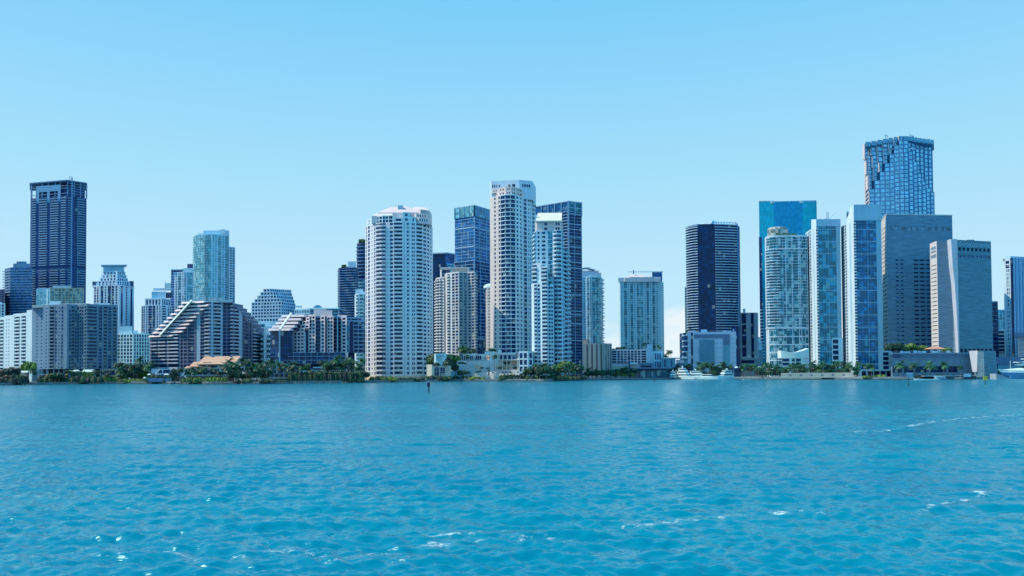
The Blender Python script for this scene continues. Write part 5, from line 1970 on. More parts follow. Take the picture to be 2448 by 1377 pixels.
# ================================================================== BUILDINGS, RIGHT THIRD
def curved_dark():
    b = Bld('skyscraper', 'dark tower with pale curved slab bands and a white sail sculpture on its roof', 'skyscraper', zvis=50)
    Y = 800.0
    sl = wall('pale slab', (.44, .54, .60))
    dkw = wall('navy wall', (.03, .045, .16))
    z = H(1700, 538, Y)
    P = [pt(1641, Y + 18, 680), pt(1643, Y + 10, 680), pt(1649, Y + 5, 680), pt(1658, Y + 1, 680), pt(1669, Y - 2, 680), pt(1711, Y - 4, 680), pt(1738, Y - 2, 680), pt(1763, Y + 2, 680), pt(1770, Y + 14, 680)]
    pit = 6.35
    nf = nfl(GZ, z, pit, Y)
    g1 = [('g', 1)]
    b.tower(P, GZ, z, nf, [g1, g1, [('g', 1), ('s', .06), ('g', .9)], [('g', 1), ('s', .1)], dict(cols=[('G', 1), ('G', 1), ('G', 1), ('G', 1)], wm=dkw),
                           [('g', 1), ('s', .05), ('g', 1), ('s', .05)], [('g', 1), ('s', .05), ('g', 1), ('s', .04)],
                           dict(cols=[('G', 1)], wm=dkw)], depth=22, wm=dkw, gm=NAVYD, par=.6)
    fh = (z - GZ) / nf
    for k in range(14, nf + 1):
        zz = GZ + fh * k
        b.band('balcony', sl, P[:5], zz - .35, zz + .35, 1.3)
        b.band('balcony', sl, P[5:8], zz - .35, zz + .35, 1.1)
    fin = b.solo('fin', [wall('bright blue fin', (.10, .34, .55))])
    x = P[7][0]
    fin.prism([(x + .3, P[7][1] - 1), (x + 1.0, P[7][1] - 1), (x + 1.6, P[7][1] + 10), (x + .9, P[7][1] + 10)], GZ, z + 2)
    # roof sculpture
    s = b.solo('roof_sail', [WHITE])
    a = [(W(1686, Y, 538), Y + 2, z + .6), (W(1699, Y, 530), Y + 1, z + 1), (W(1708, Y, 524), Y + 4, H(1708, 524, Y + 4)), (W(1696, Y, 518), Y + 6, H(1696, 518, Y + 6))]
    s.v = a + [(p[0] + .3, p[1] + 1.2, p[2]) for p in a]
    s.f = [(0, 1, 2, 3), (7, 6, 5, 4), (0, 4, 5, 1), (1, 5, 6, 2), (2, 6, 7, 3), (3, 7, 4, 0)]
    s.m = [0] * 6
    s = b.solo('roof_sail', [wall('aqua white', (.54, .68, .74))])
    a = [(W(1699, Y, 538), Y + 1, z + .6), (W(1754, Y, 538), Y + 3, z + .6), (W(1751, Y, 531), Y + 8, H(1751, 531, Y + 8)), (W(1742, Y, 529), Y + 8, H(1742, 529.5, Y + 8)), (W(1703, Y, 524), Y + 8, H(1703, 523, Y + 8))]
    s.v = a + [(p[0], p[1] + 5, p[2] - .1) for p in a]
    s.f = [(0, 1, 2, 3, 4), (9, 8, 7, 6, 5), (0, 5, 6, 1), (1, 6, 7, 2), (2, 7, 8, 3), (3, 8, 9, 4), (4, 9, 5, 0)]
    s.m = [0] * 7
    s = b.solo('roof_sail', [wall('aqua white', (.54, .68, .74))])
    a = [(W(1649, Y, 546), Y + 6, H(1649, 544, Y)), (W(1688, Y, 538), Y + 4, z + .4), (W(1686, Y, 534), Y + 8, H(1686, 533, Y + 8)), (W(1660, Y, 540), Y + 9, H(1660, 539.6, Y + 9))]
    s.v = a + [(p[0], p[1] + 5, p[2] - .1) for p in a]
    s.f = [(0, 1, 2, 3), (7, 6, 5, 4), (0, 4, 5, 1), (1, 5, 6, 2), (2, 6, 7, 3), (3, 7, 4, 0)]
    s.m = [0] * 6
    b.band('parapet', sl, P[:5], z - 1.4, z + .4, .5)
    for px in (1712, 1718, 1724, 1731, 1738, 1745, 1752, 1758):
        p = b.solo('parapet_post', [sl])
        x = W(px, Y - 2.4, 538)
        p.box(x - .35, x + .35, Y - 2.8, Y - 2.2, z, z + 2.4)
    b.band('parapet', sl, P[5:8], z + 2.0, z + 2.6, .6)
    b.finish()

    b = Bld('podium_building', 'windowless pale panelled podium with big teal inset screen, behind the moored yachts', zvis=0)
    Y = 735
    pn = wall('pale blue panel', (.50, .56, .64))
    tl = wall('teal screen', (.10, .25, .34))
    gr = wall('slate panel', (.12, .19, .28))
    z = H(1700, 795, Y)
    b.tower([pt(1645, Y, 850), pt(1652, Y, 850), pt(1657, Y, 850), pt(1746, Y + .02, 850), pt(1760, Y, 850)], GZ, z, 9, [[S], dict(cols=[('m', 1, NAVYD)]), [S], [S]], depth=28, wm=pn, par=.6)
    # joints on the light panels
    jm = wall('panel joint', (.25, .32, .42))
    for a, c in ((1657.5, 1669), (1706.5, 1727), (1746, 1759.5), (1645.2, 1651.8)):
        for k in range(1, 9):
            zz = GZ + (z - GZ) * k / 9.3
            m = b.solo('panel_joint', [jm])
            m.box(W(a, Y, 850), W(c, Y, 850), Y - .05, Y + .02, zz, zz + .28)
    zt1, zt2 = H(1700, 799, Y), H(1700, 808, Y)
    m = b.solo('frame_panel', [gr])
    m.box(W(1659, Y), W(1744, Y), Y - .6, Y - .02, zt2, zt1)
    m = b.solo('frame_panel', [gr])
    m.box(W(1728, Y), W(1744, Y), Y - .6, Y - .02, H(1736, 824, Y), zt2 - .002)
    m = b.solo('frame_panel', [wall('aqua panel', (.14, .34, .42))])
    m.box(W(1728, Y), W(1744, Y), Y - .5, Y - .02, GZ, H(1736, 824, Y) - .002)
    m = b.solo('screen', [tl])
    m.box(W(1671, Y), W(1707, Y), Y - .9, Y - .02, H(1690, 869, Y), H(1690, 812, Y))
    m = b.solo('screen_joint', [gr])
    x = W(1689.5, Y)
    m.box(x - .1, x + .1, Y - .95, Y - .9, H(1690, 869, Y), H(1690, 812, Y))
    for k, py in enumerate((802, 815, 828, 841, 854, 867)):
        zz = H(1640, py, Y)
        m = b.solo('balcony', [pn])
        m.box(W(1634.5, Y, 850), W(1646, Y, 850), Y - 1.5, Y + 8, zz - .5, zz + .5)
    cw = b.solo('corner_glass', [NAVY])
    cw.box(W(1636, Y, 850), W(1645, Y, 850) - .02, Y + .5, Y + 20, GZ, z)
    m = b.solo('side_strip', [NAVYD])
    m.prism([(W(1760, Y, 850) + .01, Y + .3), (W(1769, Y, 850), Y + .5), (W(1769, Y, 850) * 1.02, Y + 15), (W(1760, Y, 850) + .01, Y + 15)], GZ, H(1765, 782, Y))
    # garden roof deck
    for a, c, py in ((1653, 1662, 790), (1676, 1690, 788), (1728, 1737, 790), (1752, 1760, 786), (1740, 1748, 791)):
        b.pbox('roof_box', pn, a, c, Y + 6, py, 6, zb=z, px_at=790)
    m = b.solo('roof_rail', [jm])
    for i in range(46):
        x = W(1646 + i * 2.4, Y + .5, 795)
        m.box(x, x + .12, Y + .5, Y + .6, z + .6, z + 1.7)
    m.box(W(1645, Y, 795), W(1757, Y, 795), Y + .5, Y + .6, z + 1.7, z + 1.85)
    b.finish()

    b = Bld('office_building', 'tan office slab with two dark vertical window bands, right of the curved dark tower', zvis=14)
    Y = 850
    tn = wall('grey tan panel', (.34, .42, .44))
    z = H(1790, 748, Y)
    b.tower([pt(1768, Y, 800), pt(1810, Y, 800), pt(1813, Y + 6, 800)], GZ + 8, z, 5, [[('s', 5), ('m', .5, NAVYD), ('s', 1), ('g', 11, NAVYD), ('s', 12), ('m', 7.5, NAVYD), ('s', 8)], [S]], depth=20, wm=tn, par=.3)
    b.pbox('penthouse', tn, 1776, 1782, Y + 5, 738, 6, zb=z, px_at=750)
    zb = H(1790, 855, Y)
    b.pbox('base', tn, 1763, 1818, Y - 3, 855, 24, zb=GZ, px_at=860)
    b.pbox('base_window', NAVYD, 1769, 1803, Y - 3.2, 861, .3, pyb=868, px_at=860)
    b.finish()
    b = Bld('office_building', 'small far grey-green block peeking between the tan slab and the striped glass tower', zvis=14)
    Y = 900
    b.pbox('wall', wall('pale aqua panel', (.48, .66, .72)), 1811, 1822, Y, 816, 12, zb=GZ, px_at=830)
    b.pbox('roof_box', WHITE, 1813, 1819, Y + 2, 806, 6, zb=H(1815, 816, Y), px_at=810)
    b.pbox('lower_wall', wall('verdigris panel', (.16, .36, .42)), 1812, 1824, Y - 4, 836, 12, zb=GZ, px_at=840)
    b.finish()
    b = Bld('apartment_tower', 'thin aqua glass edge showing left of the curved dark tower', 'apartment tower', zvis=40)
    Y = 860
    z = H(1638, 688, Y)
    b.tower([pt(1637.5, Y, 740), pt(1650, Y, 740)], GZ, z, nfl(GZ, z, 6, Y), [('p', 1), ('s', 1)], depth=8, wm=wall('aqua rib', (.50, .66, .74)), gm=TEAL)
    b.finish()


curved_dark()


def blue_glass():
    b = Bld('skyscraper', 'smooth bright blue mirrored glass tower with white roof edge', 'skyscraper', zvis=70)
    Y = 950.0
    edge = wall('white roof edge', (.70, .76, .80))
    z = H(1880, 482, Y)
    cg = glass('bright blue curtain', (.004, .42, .64), frac=.0, light=(.02, .24, .46), vary=.16, rough=.22, cell=(1.6, 1.6, 3.6), spec=.7, metal=.6)
    cg2 = glass('deep blue curtain', (.002, .29, .60), frac=.0, light=(.02, .16, .4), vary=.18, rough=.22, cell=(1.6, 1.6, 3.6), spec=.7, metal=.6)
    mull = wall('blue mullion', (.03, .22, .42))
    P = [pt(1815, Y + 2, 540), pt(1850, Y, 540), pt(1920, Y - .4, 540), pt(1953, Y + 1, 540)]
    zc = H(1830, 566, Y)
    b.tower(P, zc, z, nfl(zc, z, 7.4, Y), [rep([('G', 1, cg)], 8), rep([('G', 1, cg2)], 16), rep([('G', 1, cg)], 8)], depth=26, wm=mull, gm=cg, par=.3)
    lc = wall('navy side', (.03, .06, .16))
    b.tower([pt(1816, Y + 3, 700), pt(1823, Y + .5, 700), pt(1953, Y + 1.5, 700)], GZ, zc, nfl(GZ, zc, 7.4, Y), [dict(cols=[('g', 1)], wm=lc, gm=NAVYD), rep([('G', 1, cg)], 22)], depth=24, wm=mull, gm=cg, par=-.01)
    mb = b.solo('roof_edge', [edge])
    z0 = z + .3
    mb.prism([(P[0][0] - .4, P[0][1] - 1), (P[1][0] - .5, P[0][1] - 1.4), (P[1][0] * 1.02, P[1][1] * 1.02), (P[0][0] * 1.02, P[0][1] * 1.02)], z0, z0 + 1.1)
    for a, c, dz in ((1843, 1851, -2.5), (1912, 1919, -2.5)):
        m = b.solo('roof_notch', [edge])
        m.box(W(a, Y, 482), W(c, Y, 482), Y - 1.6, Y + 4, z0 + dz, z0 + .6)
    m = b.solo('roof_edge', [edge])
    m.prism([pt(1850, Y + 1, 480), pt(1952, Y + 1, 480), pt(1950, Y + 20, 480), pt(1855, Y + 20, 480)], z0 + .01, [z0 + .3, z0 + 1.6, z0 + 1.6, z0 + .3])
    # striped lower flank
    wp = wall('pale slab', (.44, .54, .60))
    z2 = H(1822, 740, Y)
    for k in range(16):
        zz = z2 - k * 7.6 * Y / FPX
        if zz > 20:
            m = b.solo('balcony', [wp])
            m.box(W(1818, Y, 740), W(1825, Y, 740), Y - 2, Y + .4, zz - 1.1, zz)
    b.finish()

    b = Bld('skyscraper', 'cream tower with rounded left end, white window grid and round rooftop drum', 'skyscraper', zvis=22)
    Y = 720.0
    wh = wall('warm white', (.66, .67, .68))
    z = H(1870, 567, Y)
    zm = H(1870, 596, Y)
    zl = H(1870, 783, Y)
    P = [pt(1830, Y + 16, 700), pt(1831.5, Y + 9, 700), pt(1835, Y + 4.5, 700), pt(1842, Y + 1, 700), pt(1852, Y - 1, 700), pt(1865, Y - 2, 700), pt(1879, Y - 2.6, 700), pt(1909, Y - 3, 700), pt(1932, Y - 2, 700)]
    pit = 7.05
    r_ = [('s', .35), ('w', .8), ('s', .3), ('g', 3.2, TEAL), ('s', .12), ('W', .9), ('s', .3)]
    r2 = [('s', .8), ('w', .6), ('s', .4), ('w', .6), ('s', .3)]
    a = [('g', 1)]
    lo = [[S], [('s', .3), ('W', .5)], a, a, [('g', 1), ('s', .08), ('g', 1)], [('g', 1), ('s', .08), ('g', 1)], [('s', .1), ('g', 1), ('s', .12), ('g', 1)], r_, r2]
    b.tower(P, zl, zm, nfl(zl, zm, pit, Y), lo, depth=20, wm=wh, gm=TEAL, par=.05)
    b.tower(P, zm + .6, z, 4, lo, depth=20, wm=wh, gm=TEAL, par=1.6)
    b.band('belt', wh, P, zm - .3, zm + .6, .7)
    b.band('belt', wh, P, zl - 1.2, zl + .3, .8)
    g2 = [('g', 1), ('s', .12), ('g', 1)]
    b.tower(P, GZ, zl - 1.0, 6, [[S], [S], [('s', .4), ('g', .6)], g2, g2, g2, g2, [('s', .3), ('W', .7), ('s', .2), ('g', 1.4), ('s', .2), ('W', 1), ('s', .2)], [('s', .2), ('g', 1), ('s', .2), ('g', 1), ('s', .2)]],
            depth=20, wm=wh, gm=TEAL, par=-.3)
    nf = nfl(zl, zm, pit, Y)
    for k in range(nf):
        zz = zl + (zm - zl) * k / nf
        b.band('balcony', wh, P[1:6], zz - .2, zz + .45, 1.2)
    d = b.solo('roof_drum', [glass('drum glass', (.22, .30, .32), frac=.3, light=(.45, .50, .48))])
    x, rr = W(1868, Y, 550), (W(1892, Y, 550) - W(1843, Y, 550)) / 2
    d.lathe([(rr, z), (rr, H(1868, 545, Y)), (rr * .86, H(1868, 540, Y)), (rr * .5, H(1868, 538, Y)), (.1, H(1868, 537.4, Y))], x, Y + 10, 28, sy=.6)
    m = b.solo('roof_garden', [leafmat('roof leaves', (.03, .07, .02), (.10, .20, .05))])
    rs = random.Random(8)
    for i in range(120):
        xx, yy, zz = W(rs.uniform(1852, 1905), Y + 2, 565), Y + rs.uniform(-.5, 3), z + rs.uniform(1.5, 3.2)
        m.quad((xx, yy, zz), (xx + rs.uniform(.4, 1.3), yy + .4, zz + .2), (xx + 1, yy + .7, zz + .9), (xx - .2, yy, zz + .6))
    b.finish()


blue_glass()


def twin(name_label, px, Y, tops, gl, zvis, fr, side_floor):
    """px: left edge of side face, corner, glass start, glass end, right end"""
    b = Bld('skyscraper', name_label, 'skyscraper', zvis=zvis)
    wt = wall('soft white', (.70, .72, .74))
    frm = wall('aqua frame', (.34, .52, .58))
    x0, x1, x2, x3, x4, x5 = px
    ztop = H(x4, tops[0], Y)
    zg = H(x4, tops[1], Y)
    zs = H(x1, tops[2], Y)
    A, B_, C, D = pt(x0, Y + 30, 700), pt(x1, Y + 9, 700), pt(x2, Y, 700), pt(x3, Y - .3, 700)
    E, F = pt(x4, Y, 700), pt(x5, Y + .3, 700)
    nf = nfl(GZ, zg, 7.4, Y)
    b.tower([A, B_], GZ, zs, nfl(GZ, zs, 7.4, Y), [('s', .3), ('W', .7), ('s', .25), ('W', .7), ('s', .3), ('W', .7), ('s', .4)], depth=12, wm=wt, gm=NAVY, par=.8, backdir=(.5, .87), sill=.2)
    b.facade(B_, C, GZ, zg, nf, [('s', 1.4), ('m', .5, frm), ('s', 1.5)], wm=wt)
    b.facade(C, D, GZ, zg, nf, [('p', 1)], wm=wt, gm=NAVY, bal=1.2, bm=wt)
    b.facade(D, E, GZ + 6, zg, nf, fr, wm=frm, gm=gl, rec=.12)
    b.facade(E, F, GZ, zg, nf, [S], wm=frm)
    w = b.part('wall', frm)
    bk = [(F[0] * 1.03, F[1] + 22), (B_[0] * 1.03, B_[1] + 20)]
    for p, q in ((F, bk[0]), (bk[0], bk[1]), (bk[1], B_)):
        w.quad((p[0], p[1], GZ), (q[0], q[1], GZ), (q[0], q[1], ztop), (p[0], p[1], ztop))
    # crown block
    cr_ = b.solo('crown', [wall('crown aqua', (.36, .52, .60))])
    c0 = (C[0] + .2, C[1] - .05)
    cr_.prism([(c0[0], C[1] - .5), (F[0] + .05, F[1] - .9), (bk[0][0], bk[0][1]), (bk[1][0] + 2, bk[1][1])], zg + .02, ztop)
    sd = b.solo('crown_side', [wt])
    zmid = zs + (ztop - zs) * .25
    sd.prism([(B_[0], B_[1] - .1), (c0[0] - .05, C[1] - .55), (bk[1][0] + 1.9, bk[1][1] - .1), (bk[1][0] - 1, bk[1][1] - 1)], zg - 1.5, [tops[3] and H(x1, tops[3], Y + 9), ztop, ztop, H(x1, tops[3], Y + 9)])
    for k in range(0, nf, 4):
        zz = GZ + (zg - GZ) * k / nf
        if k:
            b.band('belt', frm, [D, E], zz - .3, zz + .3, .35)
    bb = b.solo('base', [wt])
    bb.prism([(D[0] - .1, D[1] - .4), (E[0] + .1, E[1] - .4), (E[0] + .1, E[1] + 2), (D[0] - .1, D[1] + 2)], GZ, GZ + 5.99)
    return b, ztop


def twins():
    fr = [('G', 1), ('s', .04), ('G', 1), ('s', .04), ('G', 1), ('s', .04), ('G', 1), ('s', .14), ('G', 1), ('s', .04), ('G', 1), ('s', .04), ('G', 1)]
    tg = glass('twin teal glass', (.010, .20, .36), frac=.14, light=(.10, .38, .50), rough=.12, cell=(3.1, 3.1, 3.1), vary=.7)
    bg_ = glass('twin blue glass', (.003, .12, .34), frac=.10, light=(.05, .28, .50), rough=.12, cell=(3.1, 3.1, 3.1), vary=.7)
    b, zt = twin('white and teal glass tower with notched left side and crane arm on its roof', (1928, 1942, 1953, 1957, 2001, 2011), 700, (524, 541, 545, 525), tg, 25, fr, 0)
    zr = zt
    Y = 704
    m = b.solo('roof_crane', [WHITE])
    m.tube([(W(1981, Y, 520), Y, H(1981, 523, Y)), (W(1994, Y, 510), Y, H(1994, 509, Y))], .55)
    for px in (1976.5, 1980):
        m = b.solo('mast', [STEEL])
        m.tube([(W(px, Y, 520), Y, H(px, 525, Y)), (W(px, Y, 508), Y, H(px, 507, Y))], .18)
    for py in (508, 512, 516, 520):
        m = b.solo('mast', [STEEL])
        m.tube([(W(1976.5, Y, py), Y, H(1978, py, Y)), (W(1980, Y, py), Y, H(1978, py, Y))], .14)
    m = b.solo('roof_box', [DARKC])
    m.box(W(1973, Y, 520), W(1976, Y, 520), Y, Y + 2, zt, zt + 1.3)
    m = b.solo('vent_pipe', [STEEL])
    m.tube([(W(1961, Y, 520), Y, zt), (W(1961, Y, 520), Y, zt + 1.9)], .18)
    b.finish()
    b, zt = twin('taller blue glass tower with blank aqua crown block and notched white left side', (2013, 2027, 2043, 2048, 2097, 2109), 680, (489, 527, 530, 527), bg_, 22, fr, 0)
    # slanting crown flank
    wt = wall('crown flank white', (.72, .70, .72))
    m = b.solo('crown_flank', [wt])
    Y = 680
    a, c = pt(2024, Y + 9, 530), pt(2043.5, Y + .3, 530)
    m.prism([a, c, (c[0] + 3, c[1] + 14), (a[0] + 6, a[1] + 14)], H(2030, 532, Y), [H(2024, 524, Y + 9), H(2043, 488, Y), H(2043, 488, Y), H(2024, 524, Y + 9)])
    b.finish()


twins()


def sawtooth():
    b = Bld('skyscraper', 'tallest tower of all, saw-toothed blue window grid with arched stepped roofline', 'skyscraper', zvis=175)
    Y = 880.0
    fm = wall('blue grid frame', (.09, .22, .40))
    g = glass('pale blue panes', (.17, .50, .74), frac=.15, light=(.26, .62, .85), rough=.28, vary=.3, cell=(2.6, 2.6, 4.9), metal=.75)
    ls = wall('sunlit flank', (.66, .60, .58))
    pit = 10.1
    xs = [2077, 2090, 2103, 2115, 2127, 2138, 2150, 2161, 2173, 2184, 2194, 2204, 2214, 2224, 2233]
    topy = [338.5, 336.5, 334, 331.5, 329, 327, 325, 325, 326, 328, 329.5, 331, 332, 333.5]
    # columns 0..6 step back toward the top along a diagonal: each column is its own shaft with a lit left flank
    stepz = [448, 428, 408, 388, 367, 346, 335]
    zb = 60.0

    def yb(px):
        return Y + abs(px - 2160) * .09
    for i in range(14):
        a, c = xs[i], xs[i + 1]
        zt = H((a + c) / 2, topy[i], Y)
        zlow = zt
        if i < 7:
            # lower flush part
            zs = H((a + c) / 2, stepz[i], Y)
            p, q = pt(a, yb(a), 420), pt(c, yb(c), 420)
            b.facade(p, q, zb, zs, nfl(zb, zs, pit, Y), [('s', .18), ('w', 1), ('s', .12)], wm=fm, gm=g, sill=.12, head=.88, rec=.25)
            w = b.part('wall', fm)
            w.quad((p[0], p[1], zs), (q[0], q[1], zs), (q[0] * 1.016, q[1] * 1.016, zs), (p[0] * 1.016, p[1] * 1.016, zs))
            # upper part in three setbacks, each turned a little to the right, so that its left flank catches the sun
            n = 3
            span = 10.0 - i * .4
            for k in range(n):
                za, zc2 = zs + (zt - zs) * k / n, zs + (zt - zs) * (k + 1) / n
                dx = span * (k + 1) / n * ((338 - stepz[i]) / -115.0)
                spn = 10.0 - (i + 1) * .4
                dxn = spn * (k + 1) / n * ((338 - stepz[min(i + 1, 6)]) / -115.0)
                aa, cc = a - dx + 1.0, c - max(0, dxn) + .9
                back = 2.6 + (7 - i) * .1 - .5 * k
                p2, q2 = pt(aa, yb(aa) + back - 2.5, 400), pt(cc, yb(cc) + back - .5, 400)
                nfk = max(1, nfl(za, zc2, pit, Y))
                b.facade(p2, q2, za, zc2, nfk, [('s', .14), ('w', 1), ('s', .1)], wm=fm, gm=g, sill=.12, head=.88, rec=.25)
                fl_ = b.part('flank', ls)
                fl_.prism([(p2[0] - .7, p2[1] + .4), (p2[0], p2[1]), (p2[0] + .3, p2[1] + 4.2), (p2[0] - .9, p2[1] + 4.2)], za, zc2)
                w.poly([(p2[0], p2[1], zc2 - .01), (q2[0], q2[1], zc2 - .01), (q2[0] * 1.016, q2[1] * 1.016, zc2 - .01), (p2[0] * 1.016, p2[1] * 1.016, zc2 - .01)])
        else:
            j = i - 7
            zs = H((a + c) / 2, [335, 360, 385, 412, 430, 446, 454][j], Y)
            p, q = pt(a, yb(a) + j * .5, 420), pt(c, yb(c) + j * .5, 420)
            b.facade(p, q, zb, zs, nfl(zb, zs, pit, Y), [('s', .16), ('w', 1), ('s', .16)], wm=fm, gm=g, sill=.12, head=.88, rec=.25)
            p2, q2 = (p[0] - .6, p[1] + 2.0), (q[0] - .9, q[1] + 2.0)
            if zt - zs > 3:
                b.facade(p2, q2, zs, zt, max(1, nfl(zs, zt, pit, Y)), [('s', .18), ('w', 1), ('s', .16)], wm=fm, gm=g, sill=.12, head=.88, rec=.25)
            w = b.part('wall', fm)
            w.quad((p[0], p[1], zs), (q[0], q[1], zs), (q[0] * 1.016, q[1] * 1.016, zs), (p[0] * 1.016, p[1] * 1.016, zs))
            w.quad((q2[0], q2[1], zb), (q2[0] * 1.016, q2[1] * 1.016, zb), (q2[0] * 1.016, q2[1] * 1.016, zt), (q2[0], q2[1], zt))
        # louvre row at the very top
        lv = b.solo('crown_panel', [wall('crown blue panel', (.18, .42, .52))])
        s_ = 9.2 if i < 7 else 0
        p3, q3 = pt(xs[i] - s_ * (7 - i) / 7 + (1 if i < 7 else 0), Y + 2, 335), pt(xs[i + 1] - s_ * (6.2 - i) / 7 * (1 if i < 7 else 0) - .5, Y + 2, 335)
        zl = zt - 4.6
        lv.prism([p3, q3, (q3[0] * 1.03, q3[1] * 1.03), (p3[0] * 1.03, p3[1] * 1.03)], zl, zt + .4)
    # body behind and sunlit left flank with dark slots
    body = b.solo('core', [fm])
    body.prism([pt(2082, Y + 20, 400), pt(2230, Y + 20, 400), (W(2230, Y, 400) * 1.03, Y + 50), (W(2082, Y, 400) * 1.04, Y + 50)], 1, H(2150, 345, Y))
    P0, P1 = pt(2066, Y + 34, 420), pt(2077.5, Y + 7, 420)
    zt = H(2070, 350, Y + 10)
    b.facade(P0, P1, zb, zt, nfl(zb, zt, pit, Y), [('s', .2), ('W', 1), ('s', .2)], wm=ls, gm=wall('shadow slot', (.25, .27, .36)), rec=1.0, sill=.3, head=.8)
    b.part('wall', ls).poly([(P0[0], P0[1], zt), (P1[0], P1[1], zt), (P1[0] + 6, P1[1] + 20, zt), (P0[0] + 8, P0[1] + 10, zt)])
    for px, py in ((2117, 323), (2121, 325), (2176, 322), (2180, 325), (2184, 326)):
        m = b.solo('roof_mast', [STEEL])
        x = W(px, Y + 12, 330)
        m.tube([(x, Y + 12, H(px, 335, Y + 12)), (x, Y + 12, H(px, py - 2, Y + 12))], .25)
        m.tube([(x - 1.2, Y + 12, H(px, py, Y + 12)), (x + 1.2, Y + 12, H(px, py, Y + 12))], .2)
    b.finish()


sawtooth()


def travertine():
    tr = wall('shaded travertine', (.19, .29, .37), var=.35, scale=.5, grain=(.25, .25, 1.6))  # shaded copy of the stone, darker and bluer than its sunlit flank
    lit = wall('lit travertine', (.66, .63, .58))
    b = Bld('office_tower', 'broad grey stone slab with blank upper wall and small dark window rows at right', zvis=30)
    Y = 700.0
    zc = H(2121, 513, Y)
    z1 = H(2200, 617, Y)
    A, B_, C = pt(2109, Y + 26, 660), pt(2121.5, Y - 2, 660), pt(2279, Y + 5, 660)
    pit = 10.15
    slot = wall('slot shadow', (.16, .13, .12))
    nfs = nfl(GZ, zc, pit, Y)
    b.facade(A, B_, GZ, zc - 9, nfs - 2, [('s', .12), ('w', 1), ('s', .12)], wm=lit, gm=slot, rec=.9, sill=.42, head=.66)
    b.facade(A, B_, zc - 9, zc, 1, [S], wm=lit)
    lo = nfl(GZ, z1, pit, Y)
    # columns across the front in picture pixels from 2121 to 2279
    cols = [('s', 14), ('n', 4), ('s', 2), ('n', 4), ('s', 12), ('n', 5), ('s', 3), ('n', 5), ('s', 15)]
    fm_ = [('s', 12), ('e', 1)]
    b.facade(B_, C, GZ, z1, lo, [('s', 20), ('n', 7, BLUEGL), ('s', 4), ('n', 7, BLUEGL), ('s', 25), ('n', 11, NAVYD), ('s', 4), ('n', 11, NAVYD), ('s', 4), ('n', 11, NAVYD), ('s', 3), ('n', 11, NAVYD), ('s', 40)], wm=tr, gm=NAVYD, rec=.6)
    zr = H(2200, 542, Y)
    zr0 = H(2200, 549, Y)
    b.facade(B_, C, z1, zr0 - 1, 7, [S], wm=tr)
    b.facade(B_, C, zr0 - 1, zr + 1, 1, [('s', 4)] + rep([('w', 10, glass('band glass', (.10, .20, .30), frac=.3, light=(.2, .36, .46))), ('s', 5.4)], 10), wm=tr, rec=.4, sill=.15, head=.85)
    b.facade(B_, C, zr + 1, zc, 1, [S], wm=tr)
    w = b.part('wall', tr)
    D, E = (C[0] * 1.04, C[1] + 40), (A[0] * 1.04, A[1] + 30)
    for p, q in ((C, D), (D, E), (E, A)):
        w.quad((p[0], p[1], GZ), (q[0], q[1], GZ), (q[0], q[1], zc), (p[0], p[1], zc))
    b.part('roof', tr).poly([(p[0], p[1], zc - .02) for p in (A, B_, C, D, E)])
    b.band('coping', lit, [A, B_, C], zc - .5, zc + .35, .5)
    lg = b.solo('sign', [DARKC])
    x, y, zz = W(2117.5, Y + 9, 530), Y + 8.2, H(2117, 529, Y + 9)
    for k in range(7):
        lg.box(x - .8 + .1 * k, x - .2 + .2 * (k % 3), y - .4, y + .5, zz - 2.4 + k * .8, zz - 1.9 + k * .8)
    b.finish()

    b = Bld('hotel', 'grey stone hotel tower carrying a large wall sign, white wedge pier down its front', 'hotel', zvis=12)
    Y = 640.0
    hb = wall('shaded hotel stone', (.17, .27, .31), var=.35, scale=.5, grain=(.25, .25, 1.6))  # shade of the hotel front put into its stone colour
    z = H(2288, 576, Y)
    A, B_, C = pt(2225, Y + 13, 700), pt(2241.5, Y - .5, 700), pt(2277, Y - 3, 700)
    D, E, F = pt(2289, Y - 8, 700), pt(2290, Y - 6, 700), pt(2371.5, Y + 3, 700)
    nfs = nfl(GZ, z, 9.75, Y)
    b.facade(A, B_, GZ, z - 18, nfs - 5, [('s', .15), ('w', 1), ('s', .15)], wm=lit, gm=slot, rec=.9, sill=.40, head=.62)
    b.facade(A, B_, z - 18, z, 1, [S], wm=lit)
    b.facade(B_, C, GZ, z, 1, [S], wm=wall('shaded hotel stone dark', (.13, .21, .28), var=.35, scale=.5, grain=(.25, .25, 1.6)))
    # right half: window rows near the top and near the base
    r1a, r1b, r2a, r2b = H(2330, 602, Y), H(2330, 593, Y), H(2330, 618, Y), H(2330, 609, Y)
    rb0, rb1 = H(2330, 843, Y), H(2330, 833.5, Y)
    b.facade(E, F, GZ, rb0, 1, [S], wm=hb)
    b.facade(E, F, rb0, rb1, 1, rep([('s', 3), ('w', 7)], 8, [('s', 3)]), wm=hb, gm=NAVYD, rec=1.2, sill=0.02, head=.96)
    b.facade(E, F, rb1, r2a, 1, [S], wm=hb)
    b.facade(E, F, r2a, r2b, 1, rep([('s', 3), ('w', 6.5)], 8, [('s', 3)]), wm=hb, gm=BLUEGL, rec=.3, sill=.1, head=.85)
    b.facade(E, F, r2b, r1a, 1, [S], wm=hb)
    b.facade(E, F, r1a, r1b, 1, rep([('s', 3.5), ('w', 6.5)], 8, [('s', 3)]), wm=hb, gm=NAVYD, rec=1.0, sill=.05, head=.9)
    b.facade(E, F, r1b, z, 1, [S], wm=hb)
    w = b.part('wall', hb)
    G, I_ = (F[0] * 1.03 + .3, F[1] + 30), (A[0] * 1.05, A[1] + 30)
    for p, q in ((F, G), (G, I_), (I_, A), (C, E)):
        w.quad((p[0], p[1], GZ), (q[0], q[1], GZ), (q[0], q[1], z), (p[0], p[1], z))
